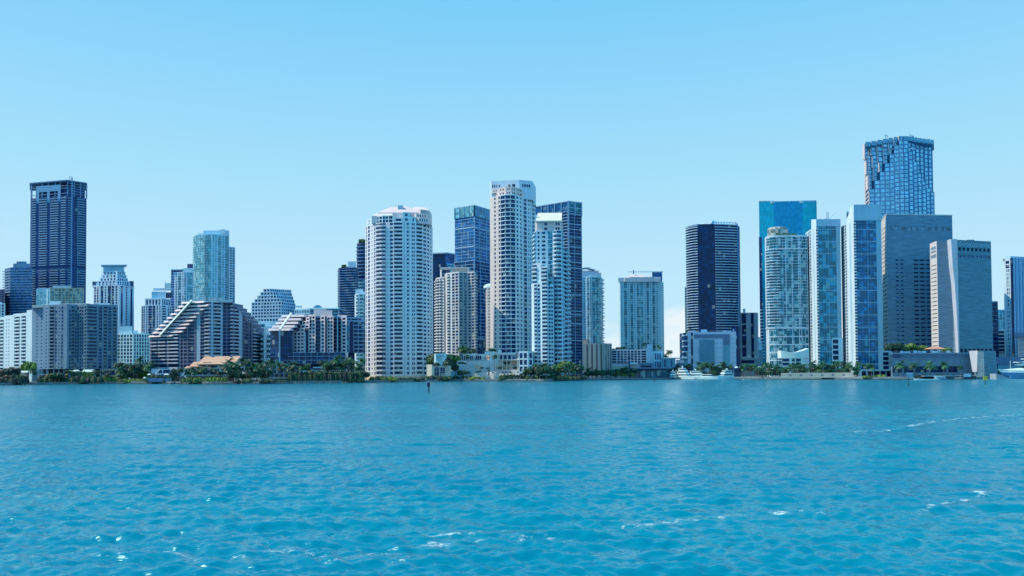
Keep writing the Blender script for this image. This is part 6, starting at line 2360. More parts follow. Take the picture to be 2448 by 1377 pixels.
    b.part('roof', hb).poly([(p[0], p[1], z - .02) for p in (A, B_, C, E, F, G, I_)])
    # tapering pale pier between the halves
    pr = b.solo('pier', [wall('pale rose stone', (.60, .56, .58))])
    zs = [GZ, H(2285, 760, Y), H(2285, 680, Y), H(2285, 640, Y), z + .2]
    lf = [2289.6, 2286.6, 2283.0, 2279.0, 2276.0]
    rt = 2290
    for k in range(4):
        a0, a1 = pt(lf[k], Y - 8, 700), pt(lf[k + 1], Y - 8, 700)
        r_ = pt(2291, Y - 8, 700)
        pr.prism([a0, r_, (r_[0] + .3, Y - 2), (a0[0], Y - 2)], zs[k], zs[k + 1] - .002, top=[a1, r_, (r_[0] + .3, Y - 2), (a1[0], Y - 2)])
    b.pbox('penthouse', wall('verdigris panel', (.16, .36, .42)), 2312, 2330, Y + 8, 573, 6, zb=z, px_at=575)
    # sign on the lit flank
    sg = b.solo('sign', [wall('sign slate', (.20, .24, .30))])
    for (f0, f1, za, zb_) in ((.18, .86, 590.5, 597), (.14, .88, 600, 604.5), (.12, .9, 609, 617)):
        p0 = (A[0] + (B_[0] - A[0]) * f0, A[1] + (B_[1] - A[1]) * f0)
        p1 = (A[0] + (B_[0] - A[0]) * f1, A[1] + (B_[1] - A[1]) * f1)
        sg.obox(p0, p1, .12, H(2233, zb_, Y + 6), H(2233, za, Y + 6), out=.08)
    root = b.finish()
    # lettering: INTERCONTINENTAL
    cu = bpy.data.curves.new('lettering', 'FONT')
    cu.body = 'INTERCONTINENTAL'
    cu.size = 4.0
    cu.extrude = .15
    cu.align_x = 'LEFT'
    to = bpy.data.objects.new('lettering', cu)
    COL.objects.link(to)
    bpy.context.view_layer.update()
    dg = bpy.context.evaluated_depsgraph_get()
    me = bpy.data.meshes.new_from_object(to.evaluated_get(dg))
    bpy.data.objects.remove(to)
    xs = [v.co.x for v in me.vertices]
    ys = [v.co.y for v in me.vertices]
    u = Vector((F[0] - E[0], F[1] - E[1], 0))
    Lw = u.length
    want = Lw * .80
    sx = want / (max(xs) - min(xs))
    sy = 3.1 / (max(ys) - min(ys))
    for v in me.vertices:
        v.co.x = (v.co.x - min(xs)) * sx
        v.co.y = (v.co.y - min(ys)) * sy
    me.materials.append(wall('sign letter', (.42, .60, .66)))
    o = link('sign_lettering', me, root)
    p = Vector((E[0], E[1], 0)) + u * .155
    n = Vector((u.y, -u.x, 0)).normalized()
    o.location = (p.x + n.x * .2 - root.location.x, p.y + n.y * .2 - root.location.y, H(2330, 592, Y) - root.location.z)
    o.rotation_euler = (R(90), 0, math.atan2(u.y, u.x))
    rg = MB()
    for i in range(20):
        a0, a1 = 2 * math.pi * i / 20, 2 * math.pi * (i + 1) / 20
        rg.quad(*[(math.cos(a) * r_ * 1.0, 0, math.sin(a) * r_ * 1.0) for a, r_ in ((a0, 1.5), (a1, 1.5), (a1, 1.05), (a0, 1.05))])
    rg.box(-.5, .5, -.05, .0, -.2, .2)
    rg.box(-.2, .2, -.05, .0, -.7, .7)
    o = link('sign_emblem', rg.mesh('sign_emblem', [MATS['sign letter']]), root)
    p = Vector((E[0], E[1], 0)) + u * .085
    o.location = (p.x + n.x * .25 - root.location.x, p.y + n.y * .25 - root.location.y, H(2330, 587, Y) - root.location.z)
    o.rotation_euler = (0, 0, math.atan2(u.y, u.x))

    # podium at the water
    b = Bld('podium_building', 'long low slate-blue podium under the stone hotel, with garden terrace on top', zvis=0)
    Y = 590
    pd = wall('podium stone', (.12, .18, .26), var=.25, scale=.4)
    pd2 = wall('podium stone light', (.16, .24, .31), var=.25, scale=.4)
    z = H(2220, 845, Y)
    zm, zm2, zl = H(2220, 850, Y), H(2220, 857, Y), H(2220, 873, Y)
    A, B_ = pt(2133, Y - 6, 880), pt(2330, Y + 1, 880)
    b.facade(A, B_, zm2, z, 1, [('s', .5), ('m', 4, DARKC), ('s', 40)], wm=pd)
    b.facade(A, B_, zl, zm2, 1, [S], wm=pd2)
    b.facade((A[0], A[1]), (B_[0], B_[1]), GZ, zl, 1, [('b', 3), ('s', .4), ('b', 3), ('s', .4), ('b', 4), ('s', .4), ('b', 5), ('s', .4), ('b', 3), ('s', 5)], wm=pd2, gm=NAVYD, rec=3)
    b.part('roof', pd).poly([(A[0], A[1], z), (B_[0], B_[1], z), (B_[0] * 1.05, B_[1] + 32, z), (A[0] * 1.05, A[1] + 32, z)])
    b.band('coping', wall('podium coping', (.22, .30, .38)), [A, B_], z - .5, z + .5, .8)
    b.band('belt', wall('podium coping', (.22, .30, .38)), [A, B_], zm2 - .2, zm2 + .2, .5)
    for a, c in ((2152, 2160), (2162, 2170), (2171, 2176), (2184, 2192), (2194, 2201), (2203, 2214), (2227, 2240), (2262, 2272)):
        b.pbox('terrace_box', wall('pale aqua panel', (.48, .66, .72)) if a < 2220 else WHITE, a, c, Y + 6, 838 + (a % 3), 5, zb=z, px_at=840)
    hut = b.solo('pavilion_roof', [wall('terracotta roof', (.62, .30, .20))])
    a, c = W(2216, Y + 9, 832), W(2256, Y + 9, 832)
    m1, m2 = W(2229, Y + 9, 832), W(2246, Y + 9, 832)
    zz, zt = H(2236, 834.5, Y + 9), H(2236, 829.5, Y + 9)
    hut.prism([(a, Y + 6), (c, Y + 6), (c, Y + 14), (a, Y + 14)], zz, zt, top=[(m1, Y + 9), (m2, Y + 9), (m2, Y + 11), (m1, Y + 11)])
    b.pbox('pavilion_wall', WHITE, 2224, 2248, Y + 8, 834.6, 4, zb=z, px_at=838)
    b.pbox('pavilion_window', NAVYD, 2232, 2240, Y + 7.9, 836, .08, pyb=841, px_at=838)
    # curved end block with lit wedge
    z2 = H(2350, 839, Y - 10)
    Y2 = Y - 14
    P = [pt(2337, Y2, 870), pt(2352, Y2 - 2, 870), pt(2368, Y2, 870), pt(2377, Y2 + 4, 870), pt(2380, Y2 + 9, 870)]
    mb = b.solo('end_block', [wall('shaded hotel stone', (.17, .24, .29))])
    bk = [(P[-1][0] * 1.03, Y2 + 26), (P[0][0] * 1.03, Y2 + 26)]
    flare = [(p[0] + (1.2 if i > 2 else 0), p[1] - (0.6 if i else 0)) for i, p in enumerate(P)] + bk
    mb.prism(flare, GZ, z2, top=P + bk)
    wd = b.solo('wedge', [wall('pale rose stone', (.60, .56, .58))])
    a, c, d = pt(2326, Y2 + 5, 840), pt(2337, Y2 - .1, 840), pt(2336.2, Y2 - .1, 890)
    wd.prism([(d[0] - .6, d[1] + .8), d, (d[0], d[1] + 5), (d[0] - .6, d[1] + 5)], H(2335, 889, Y2), z2 + .2, top=[a, (c[0] - .02, c[1]), (c[0] - .02, c[1] + 5), (a[0], a[1] + 5)])
    b.finish()

    b = Bld('annex', 'pale aqua stair block with four dark slots between the blue tower and the podium', 'building', zvis=0)
    Y = 600
    z = H(2120, 841, Y)
    b.tower([pt(2108, Y, 870), pt(2132, Y, 870)], H(2120, 884, Y), z, 4, [('s', .25), ('W', 1), ('s', .45)], depth=12, wm=wall('aqua frame', (.34, .52, .58)), gm=NAVYD, sill=.3, head=.8, rec=.8, par=.8)
    b.pbox('base', wall('aqua frame', (.34, .52, .58)), 2056, 2132, Y - 1, 884, 12, zb=H(2100, 887, Y), px_at=885)
    b.pbox('lower_wall', NAVYD, 2060, 2130, Y + 1.5, 887, 8, zb=GZ, px_at=890)
    for px in (2057, 2072, 2088, 2104, 2118, 2131):
        p = b.solo('column', [wall('aqua frame', (.34, .52, .58))])
        x = W(px, Y - .6, 890)
        p.box(x - .3, x + .3, Y - .9, Y - .3, GZ, H(2100, 887, Y))
    b.finish()

    b = Bld('annex', 'small white block with uneven dark slots between the twin glass towers', 'building', zvis=0)
    Y = 640
    z = H(2000, 810, Y)
    b.tower([pt(1989, Y, 840), pt(2015, Y + 1, 840)], GZ, z, 7, [('s', .3), ('W', 1.9), ('s', 1.4)], depth=14, wm=wall('soft white', (.70, .72, .74)), gm=NAVYD, sill=.4, head=.72, rec=.6)
    b.finish()

    b = Bld('pavilion', 'white wall with swooping concave top and six dark windows beside the cream tower', 'building', zvis=0)
    Y = 640
    wh = wall('bright white', (.80, .80, .82))
    n = 14
    a, c = W(1868, Y, 870), W(1934, Y, 870)
    zt = []
    for i in range(n + 1):
        s = i / n
        py = 838 + 6.5 * s * 1.5 if s < .5 else 843 - (s - .5) * 2 * 6
        py = 838 + 7 * math.sin(math.pi * min(1, s * .98)) - s * 6
        zt.append(H(1868 + 66 * s, py, Y))
    zw = H(1900, 856, Y)
    mb = b.solo('wall', [wh])
    for i in range(n):
        x0, x1 = a + (c - a) * i / n, a + (c - a) * (i + 1) / n
        y0, y1 = Y - 2 * math.sin(math.pi * i / n) * .6, Y - 2 * math.sin(math.pi * (i + 1) / n) * .6
        mb.prism([(x0, y0), (x1, y1), (x1, Y + 9), (x0, Y + 9)], zw, [zt[i], zt[i + 1], zt[i + 1], zt[i]])
    b.base = (a, Y)
    b.facade(pt(1870, Y - 1, 870), pt(1920, Y - 1, 870), H(1900, 875, Y), zw - .01, 2, [('W', 2.8), ('s', .9), ('W', 1.2), ('s', .4), ('W', 2), ('s', .8)], wm=wh, gm=NAVY, sill=.1, head=.75)
    b.facade(pt(1920, Y - 1, 870), pt(1934, Y + 2, 870), GZ, zw - .01, 1, [S], wm=wall('warm white', (.66, .67, .68)))
    b.facade(pt(1870, Y - 1, 870), pt(1920, Y - 1, 870), GZ, H(1900, 875, Y), 1, [S], wm=wh)
    b.finish()
    b = Bld('garden_wall', 'low cream retaining wall with square openings on the promenade below the cream tower', 'wall', zvis=0)
    Y = 555
    z = H(1900, 892, Y)
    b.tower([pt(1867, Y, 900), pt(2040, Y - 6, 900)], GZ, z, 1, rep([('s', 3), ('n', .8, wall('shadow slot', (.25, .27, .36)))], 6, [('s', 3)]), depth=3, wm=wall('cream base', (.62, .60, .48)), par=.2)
    b.finish()


travertine()


def far_right():
    b = Bld('apartment_building', 'narrow dark blue banded block just right of the stone hotel', zvis=10)
    Y = 720
    z = H(2380, 723, Y)
    b.tower([pt(2366, Y, 800), pt(2387, Y, 800)], GZ, z, nfl(GZ, z, 10.5, Y), [('s', .2), ('g', 1)], depth=20, wm=wall('slate roof', (.16, .22, .32)), gm=NAVYD, sill=.2)
    b.pbox('penthouse', wall('grey panel', (.42, .50, .55)), 2372, 2384, Y + 3, 720, 8, zb=z, px_at=725)
    b.finish()
    b = Bld('office_building', 'hazy aqua glass block between the banded block and the white patterned tower', zvis=10)
    Y = 860
    z = H(2393, 742, Y)
    b.tower([pt(2384, Y, 800), pt(2404, Y, 800)], GZ, z, nfl(GZ, z, 8, Y), [('G', 1), ('s', .1), ('G', 1), ('s', .1), ('G', 1)], depth=20, wm=wall('pale aqua panel', (.48, .66, .72)), gm=SKYGL)
    b.finish()
    b = Bld('parking_structure', 'low white garage with dark horizontal slots beside the white patterned tower', 'garage', zvis=10)
    Y = 730
    z = H(2393, 790, Y)
    b.tower([pt(2387, Y, 820), pt(2403, Y, 820)], H(2393, 850, Y), z, 7, [('s', .2), ('W', 5), ('s', .4)], depth=16, wm=WHITE, gm=NAVYD, rec=.8, sill=.35, head=.75)
    b.pbox('base', WHITE, 2387, 2404, Y - .5, 845, 16, zb=GZ, px_at=850)
    b.finish()
    b = Bld('office_tower', 'white tower with a woven pattern of slit windows at the right edge', 'skyscraper', zvis=18)
    Y = 740.0
    wt = wall('soft white', (.70, .72, .74))
    z = H(2412, 622, Y)
    A0, A, B_, C, D = pt(2401, Y + 8, 740), pt(2404, Y + 4, 740), pt(2417.5, Y, 740), pt(2424.5, Y + .5, 740), pt(2500, Y + 14, 740)
    zt = z - 8
    nf = nfl(GZ, zt, 9.2, Y)
    pat = ['abc', 'aBc', 'AbC', 'AbC', 'aBc', 'aBc', 'AbC', 'aBc', 'a.c', 'AbC', 'aBc', 'aBc', 'aBc', 'AbC', 'AbC']
    fh = (zt - GZ) / nf
    for k in range(nf):
        s = k % 6
        if s in (0, 1):
            cl = [('s', 1.2), ('W', .35), ('s', .6), ('W', .9), ('s', .6), ('W', .35), ('s', 1.1)]
        elif s in (3, 4):
            cl = [('s', 1.5), ('W', .9), ('s', .8), ('W', .9), ('s', 1.1)]
        else:
            cl = [('s', 1.2), ('W', .35), ('s', .5), ('W', .35), ('s', .4), ('W', .35), ('s', .5), ('W', .35), ('s', 1.1)]
        b.facade(A, B_, GZ + fh * k, GZ + fh * (k + 1), 1, cl, wm=wt, gm=NAVYD, sill=.08, head=.93, rec=.5)
    b.facade(A, B_, zt, z, 2, [('s', .8), ('W', 3), ('s', .8)], wm=wt, gm=NAVY, rec=.5)
    b.facade(A0, A, GZ, z, 1, [S], wm=wt)
    b.facade(B_, C, GZ, z + 2.2, nf, [('G', 1)], wm=DARKC, gm=NAVYD)
    rb = wall('rib blue', (.40, .52, .66))
    b.facade(C, D, GZ, z + 2.2, 1, rep([('s', 1.2), ('t', .6), ('s', .5), ('t', .3)], 9), wm=rb, gm=NAVYD, rec=.6)
    b.facade(A, B_, z, z + 2.2, 1, [S], wm=wt)
    b.part('roof', wt).poly([(p[0], p[1], z + 2.18) for p in (A0, A, B_, C, D, (D[0], D[1] + 22), (A0[0] * 1.03, A0[1] + 22))])
    w = b.part('wall', wt)
    E, F = (D[0], D[1] + 22), (A0[0] * 1.03, A0[1] + 22)
    for p, q in ((D, E), (E, F), (F, A0)):
        w.quad((p[0], p[1], GZ), (q[0], q[1], GZ), (q[0], q[1], z + 2.2), (p[0], p[1], z + 2.2))
    cr_ = b.solo('crown', [wall('crown aqua', (.36, .52, .60))])
    cr_.prism([(B_[0] + 1, B_[1] + 1), (D[0], D[1] - .3), (D[0], D[1] + 10), (B_[0] + 1, B_[1] + 8)], z + .5, z + 4.0)
    b.finish()
    b = Bld('office_building', 'low beige striped block cut by the right edge, under a dark flat roof', zvis=5)
    Y = 700
    z = H(2440, 808, Y)
    b.tower([pt(2433, Y, 820), pt(2500, Y + 3, 820)], GZ, z, 8, [('s', .3), ('W', 9)], depth=18, wm=wall('rose beige', (.58, .50, .46)), gm=wall('rose shadow', (.42, .38, .40)), rec=.4, sill=.3, head=.7)
    b.pbox('roof_slab', wall('slate roof', (.16, .22, .32)), 2427, 2500, Y - 2, 795, 18, zb=z + .9, px_at=800)
    b.finish()
    b = Bld('shed', 'long flat dark slate shed roof behind the palms at far right', 'building', zvis=0)
    Y = 690
    b.pbox('wall', wall('slate roof', (.16, .22, .32)), 2383, 2500, Y, 853, 10, zb=H(2420, 870, Y), px_at=860)
    b.pbox('lower_wall', wall('verdigris panel', (.16, .36, .42)), 2385, 2500, Y + 1, 870, 9, zb=GZ, px_at=860)
    b.finish()


far_right()

# ================================================================== VEGETATION
PALM_LEAF = leafmat('palm fronds', (.006, .050, .055), (.035, .17, .09))
TREE_LEAF = leafmat('tree leaves', (.005, .032, .050), (.030, .12, .06))
LIT_LEAF = leafmat('sunlit light leaves', (.03, .10, .04), (.15, .30, .07))  # lighter greens, with sunlight put into the leaf colour
BARK = wall('bark', (.20, .19, .17), .95, .3, 1.5)


def palm_proto(seed, nf=30, L=3.3, droop=1.0):
    rs = random.Random(seed)
    tr = MB()
    h = 9.0
    lean = rs.uniform(-.9, .9)
    pts = [(lean * (i / 6) ** 2, .3 * math.sin(i * .5), h * i / 6) for i in range(7)]
    tr.tube(pts, [.24, .19, .17, .16, .15, .15, .17], 6)
    top = pts[-1]
    cr_ = MB()
    for i in range(nf):
        az_ = 6.283 * i / nf * 2.4 + rs.uniform(-.2, .2)
        el = rs.uniform(-.25, 1.25)
        l_ = L * rs.uniform(.8, 1.1)
        p = Vector(top)
        d = Vector((math.cos(az_) * math.cos(el), math.sin(az_) * math.cos(el), math.sin(el)))
        side = Vector((-math.sin(az_), math.cos(az_), 0))
        n = 6
        prev = p.copy()
        for k in range(n):
            d = (d + Vector((0, 0, -.26 * droop))).normalized()
            q = prev + d * (l_ / n)
            wd = .62 * math.sin(math.pi * (k + .9) / (n + .9)) + .12
            for sgn in (-1, 1):
                # leaflets: narrow hanging blades with gaps
                for m_ in range(2):
                    f0 = m_ * .5
                    a0 = prev.lerp(q, f0)
                    a1 = prev.lerp(q, f0 + .36)
                    o = side * sgn * wd + Vector((0, 0, -.42 * wd)) + d * .22
                    cr_.quad(a0, a1, a1 + o * rs.uniform(.8, 1.1), a0 + o * rs.uniform(.7, 1.0))
            prev = q
    # coconuts / crown shaft
    cr_.tube([(top[0], top[1], top[2] - .5), (top[0], top[1], top[2] + .25)], [.2, .28], 6)
    return tr.mesh('trunk', [BARK]), cr_.mesh('crown', [PALM_LEAF]), h


def tree_proto(seed, R_=3.2, n=1300, mat=TREE_LEAF, flat=.7):
    rs = random.Random(seed)
    tr = MB()
    h = 4.0
    tr.tube([(0, 0, 0), (.1, .05, 1.2), (.0, .1, 2.4), (.2, 0, h)], [.34, .28, .24, .16], 7)
    for i in range(5):
        a = 6.283 * i / 5 + rs.uniform(-.4, .4)
        tr.tube([(0, .05, 2.0), (math.cos(a) * 1.0, math.sin(a) * 1.0, 3.2), (math.cos(a) * 2.0, math.sin(a) * 2.0, 4.4)], [.15, .1, .05], 5)
    cr_ = MB()
    blobs = [(0, 0, 5.0, R_ * .62)]
    for i in range(13):
        a = rs.uniform(0, 6.28)
        r = R_ * rs.uniform(.35, .85)
        blobs.append((math.cos(a) * r, math.sin(a) * r, 4.4 + rs.uniform(-1.0, 1.6) * flat - r * .12, R_ * rs.uniform(.26, .44)))
    for i in range(n):
        bx, by, bz, br = rs.choice(blobs)
        v = Vector((rs.gauss(0, 1), rs.gauss(0, 1), rs.gauss(0, 1))).normalized()
        rr = br * rs.uniform(.7, 1.08)
        c = Vector((bx, by, bz)) + Vector((v.x, v.y, v.z * .8)) * rr
        s = rs.uniform(.22, .48)
        nrm = (v + Vector((rs.uniform(-.7, .7), rs.uniform(-.7, .7), rs.uniform(-.4, .8)))).normalized()
        t = nrm.orthogonal().normalized()
        u = nrm.cross(t)
        cr_.quad(c - t * s - u * s * .6, c + t * s - u * s * .6, c + t * s * .7 + u * s, c - t * s * .6 + u * s * .8)
    return tr.mesh('trunk', [BARK]), cr_.mesh('crown', [mat]), 5.0 + R_ * .75


def bush_mesh(seed, mat, n=420):
    """a shrub 2 m wide, 1 m high"""
    rs = random.Random(seed)
    m = MB()
    for i in range(n):
        v = Vector((rs.gauss(0, 1), rs.gauss(0, 1), abs(rs.gauss(0, 1)))).normalized()
        lump = 1 + .18 * math.sin(v.x * 7 + seed) * math.cos(v.y * 6) + rs.uniform(-.1, .08)
        c = Vector((v.x, v.y, v.z)) * lump
        s = rs.uniform(.07, .16)
        nrm = (v + Vector((rs.uniform(-.6, .6), rs.uniform(-.6, .6), rs.uniform(-.2, .7)))).normalized()
        t = nrm.orthogonal().normalized()
        u = nrm.cross(t)
        m.quad(c - t * s - u * s, c + t * s - u * s, c + t * s + u * s, c - t * s + u * s)
    m.lathe([(.86, 0), (.84, .35), (.6, .7), (.1, .84)], 0, 0, 10)
    return m.mesh('shrub', [mat])


PALMS = [palm_proto(1), palm_proto(2, 26, 3.0, 1.15), palm_proto(3, 34, 3.6, .9), palm_proto(4, 22, 2.9, 1.3)]
TREES = [tree_proto(11), tree_proto(12, 3.6, 1500), tree_proto(13, 2.8, 1100)]
TREES_L = [tree_proto(21, 3.2, 1300, LIT_LEAF), tree_proto(22, 2.8, 1100, LIT_LEAF)]
BUSH_D = [bush_mesh(31, TREE_LEAF), bush_mesh(32, TREE_LEAF)]
BUSH_L = [bush_mesh(41, LIT_LEAF), bush_mesh(42, LIT_LEAF)]
prs = random.Random(99)


def plant(kind, px, pytop, Y, label, group=None, wide=1.0, zb=None):
    lib = {'palm': PALMS, 'tree': TREES, 'lit': TREES_L}[kind]
    tm, cm_, h0 = lib[prs.randrange(len(lib))]
    base = GZ if zb is None else zb
    ht = max(2.0, H(px, pytop, Y) - base)
    r = bpy.data.objects.new('palm_tree' if kind == 'palm' else 'tree', None)
    COL.objects.link(r)
    tag(r, label, 'palm tree' if kind == 'palm' else 'tree', group)
    r.location = (W(px, Y, 890), Y, base)
    r.rotation_euler[2] = prs.uniform(0, 6.28)
    for me, nm in ((tm, 'trunk'), (cm_, 'crown')):
        o = bpy.data.objects.new(nm, me)
        COL.objects.link(o)
        o.parent = r
    if kind == 'palm':
        k = (ht) / (h0 + 1.4)
        # keep the crown's natural size while the trunk takes the height
        r.children[0].scale = (1, 1, k) if False else (1, 1, 1)
        for o in r.children:
            if o.name.startswith('trunk'):
                o.scale = (1, 1, (ht - 1.4) / h0)
            else:
                o.scale = (wide, wide, wide)
                o.location[2] = (ht - 1.4) - h0 * wide
    else:
        k = ht / h0
        r.scale = (k * wide, k * wide, k)
    return r


def shrub(kind, px, pytop, Y, wpx, label, group=None, zb=None, cat='shrub'):
    lib = {'d': BUSH_D, 'l': BUSH_L}[kind]
    o = bpy.data.objects.new('shrub', lib[prs.randrange(2)])
    COL.objects.link(o)
    base = GZ if zb is None else zb
    ht = max(.5, H(px, pytop, Y) - base)
    wd = wpx * Y / FPX / 2
    o.location = (W(px, Y, 890), Y, base)
    o.scale = (wd, min(wd, 3.0), ht)
    o.rotation_euler[2] = 0 if wd > 2.2 else prs.uniform(0, 3)
    tag(o, label, cat, group)
    return o


def cluster(kind, xs0, xs1, n, pymin, pymax, Y0, Y1, label, group, wide=1.0):
    for i in range(n):
        px = xs0 + (xs1 - xs0) * (i + prs.uniform(.1, .9)) / n
        plant(kind, px, prs.uniform(pymin, pymax), prs.uniform(Y0, Y1), label, group, wide * prs.uniform(.85, 1.15))


def hedge(kind, xs0, xs1, n, pyt, Y, label, group, hw=1.35, jit=1.5):
    for i in range(n):
        px = xs0 + (xs1 - xs0) * (i + .5) / n
        shrub(kind, px, pyt + prs.uniform(-jit, jit), Y + prs.uniform(-1, 1), (xs1 - xs0) / n * hw, label, group)


def SY(px):                                  # depth of the shoreline at a picture column
    for (a, c, p, q) in zip(SHORE_PX[:-1], SHORE_PX[1:], SHORE[:-1], SHORE[1:]):
        if a[0] <= px <= c[0]:
            s = (px - a[0]) / (c[0] - a[0])
            return p[1] + (q[1] - p[1]) * s
    return 600.0


def gardens():
    # far left
    lb = 'broad dark clipped tree in the hedge row at far left shore, under the white awnings'
    for px, py, w_ in ((4, 900, 22), (18, 893, 24), (34, 892.5, 26), (50, 894, 24)):
        plant('tree', px, py, SY(px) + 8, lb, 'clipped trees at the far left shore', 1.5)
    hedge('d', -10, 66, 7, 904, SY(20) + 3, 'low dark shrub in front of the clipped trees at far left', 'shrubs at the far left shore')
    cluster('tree', 0, 34, 4, 872, 878, SY(10) + 30, SY(10) + 45, 'dark tree rising behind the small cream arcade, far left', 'trees behind the cream arcade')
    plant('lit', 66, 858, SY(60) + 50, 'olive tree against the white block left of the grey slab', None, .8)
    plant('palm', 77, 881, SY(77) + 4, 'shaded palm at the left corner of the grey slab', None, 1.1)
    plant('palm', 86, 886, SY(86) + 6, 'short palm in front of the columns of the grey slab', None, .9)
    for px in (124, 133, 142):
        plant('tree', px, 888, SY(px) + 8, 'round leafy tree before the middle of the grey slab', 'round trees before the grey slab', 1.3)
    for px, py in ((165, 886), (174, 884), (180, 889), (190, 887)):
        plant('palm', px, py, SY(px) + 6, 'feathery palm by the white awnings of the grey slab', 'palms by the white awnings')
    hedge('l', 196, 222, 3, 891, SY(205) + 6, 'green rounded shrub under the right white awning', 'shrubs under the right awning', 1.5)
    hedge('d', 92, 245, 12, 901, SY(170) + 4, 'dark low shrub along the promenade below the grey slab', 'shrubs below the grey slab')
    for px, py in ((228, 884), (244, 885), (258, 888)):
        plant('palm', px, py, SY(px) + 7, 'dark-crowned palm below the right end of the grey slab', 'palms at the right end of the grey slab', 1.1)
    hedge('l', 248, 292, 6, 901, SY(270) + 5, 'bright green shrub just right of the grey slab', 'bright shrubs right of the grey slab', 1.5)
    # palm grove 283-360
    cluster('palm', 280, 362, 24, 866, 888, SY(320) + 4, SY(320) + 34, 'palm in the dense grove between the grey slab and the larger brown block', 'palm grove left of the brown block', 1.15)
    plant('palm', 333, 856, SY(333) + 25, 'tallest palm of the grove right of the grey slab', None, 1.25)
    cluster('tree', 288, 358, 6, 884, 894, SY(320) + 8, SY(320) + 20, 'dark undergrowth tree inside the palm grove beside the grey slab', 'undergrowth trees in the left grove')
    cluster('lit', 300, 352, 3, 880, 886, SY(320) + 12, SY(320) + 26, 'light green tree among the palms right of the grey slab', 'light trees in the left grove')
    hedge('l', 284, 350, 6, 906, SY(320) + 3, 'low green shrub at the foot of the palm grove', 'shrubs at the foot of the grove')
    # before brown block A and villa
    plant('tree', 415, 876, SY(415) + 10, 'dark conical tree before the lower left of the larger brown block', None, .55)
    cluster('palm', 425, 548, 17, 876, 888, SY(480) + 2, SY(480) + 9, 'slender palm standing before the tan-roofed villa', 'palms before the tan-roofed villa', .9)
    hedge('l', 436, 545, 12, 903, SY(490) + 2.5, 'light green shrub along the water below the villa', 'shrubs below the villa', 1.4)
    hedge('d', 350, 440, 9, 898.5, SY(400) + 3, 'dark shrub beside the water below the small white pool house', 'shrubs below the pool house')
    cluster('palm', 543, 652, 34, 857, 884, SY(600) + 4, SY(600) + 34, 'palm in the big grove right of the tan-roofed villa', 'palm grove right of the villa', 1.15)
    cluster('tree', 548, 640, 8, 880, 892, SY(600) + 6, SY(600) + 20, 'dark tree under the palms right of the villa', 'undergrowth right of the villa')
    cluster('palm', 662, 742, 12, 862, 876, SY(700) + 10, SY(700) + 26, 'palm before the navy glass prow of the smaller stepped block', 'palms before the glass prow')
    cluster('palm', 766, 870, 20, 854, 876, SY(820) + 14, SY(820) + 32, 'palm above the long dark hedge left of the round tower', 'palms above the long dark hedge', 1.1)
    plant('palm', 812, 848, SY(812) + 34, 'tallest palm left of the round white tower', None, 1.15)
    cluster('tree', 742, 872, 12, 879, 884, SY(810) + 6, SY(810) + 12, 'dark tree of the long hedge left of the round tower', 'trees of the long dark hedge', 1.4)
    hedge('d', 690, 868, 15, 891, SY(800) + 3, 'dark shrub at the foot of the long hedge', 'shrubs of the long hedge')
    hedge('l', 805, 850, 4, 904, SY(830) + 2, 'strip of light green ground shrub before the long dark hedge', 'light shrubs before the long hedge')
    hedge('d', 560, 690, 9, 907, SY(620) + 2.5, 'low shrub near the white pergola terrace', 'shrubs by the pergola terrace')
    # foot of the round tower
    plant('palm', 876, 890, SY(876) + 4, 'small palm at the left foot of the round white tower', None, .9)
    hedge('l', 884, 950, 6, 902, SY(920) + 3, 'yellow-green shrub at the left foot of the round tower', 'light shrubs at the round tower', 1.3)
    shrub('d', 902, 901, SY(902) + 2, 14, 'dark mound shrub among yellow-green ones at the round tower')
    hedge('d', 953, 1012, 7, 903, SY(980) + 3, 'dark shrub under the middle of the round tower', 'dark shrubs under the round tower', 1.5)
    hedge('d', 1016, 1080, 6, 899, SY(1045) + 3, 'large dark shrub before the arched cream pavilion', 'dark shrubs before the arched pavilion', 1.4)
    hedge('d', 1083, 1130, 4, 900, SY(1100) + 3, 'dark shrub right of the arched pavilion', 'dark shrubs right of the pavilion', 1.4)
    zt = H(1050, 874, 575)
    for px, py, Y, w_ in ((1036, 842, 590, 1.1), (1047, 838, 592, 1.0), (1060, 838, 592, 1.0), (1030, 852, 588, .9), (1072, 852, 586, 1.0)):
        plant('tree', px, py, Y, 'dark tree wrapped around the top of the arched cream pavilion', 'dark trees above the arched pavilion', w_, zb=zt - 3)
    for px, py, w_ in ((1043, 867, 16), (1069, 862, 22), (1078, 866, 12)):
        shrub('d', px, py, 574, w_, 'dark planting spilling over the pavilion terrace edge', 'terrace planting on the pavilion', zb=H(1050, 874, 574) + .3)
    plant('tree', 1088, 868, 586, 'dark ball-shaped tree right of the arched pavilion', None, 1.0, zb=GZ + 3)
    plant('tree', 1105, 882, SY(1100) + 5, 'dark spreading tree before the left terrace of the villa with arches', None, 1.5)
    cluster('lit', 1066, 1112, 6, 840, 850, 640, 655, 'sunlit tree behind the arched villa, left of its white roof', 'sunlit trees behind the arched villa', 1.2)
    cluster('palm', 1096, 1138, 8, 828, 840, 655, 670, 'palm before the cream tower, above the arched villa', 'palms above the arched villa', 1.2)
    cluster('palm', 1160, 1222, 8, 832, 842, 640, 655, 'palm behind the villa dome, before the beige tower', 'palms behind the villa dome', 1.1)
    # right of the villa 1255-1400
    for px, py in ((1262, 874), (1276, 872), (1290, 876), (1306, 868), (1372, 862), (1384, 866)):
        plant('tree', px, py, SY(px) + 9, 'dark round tree at the foot of the pale twin wings', 'dark trees below the pale wings', .8)
    cluster('palm', 1262, 1392, 22, 868, 886, SY(1320) + 3, SY(1320) + 16, 'shaded palm on the shore below the green-roofed tower', 'palms below the green-roofed tower', 1.15)
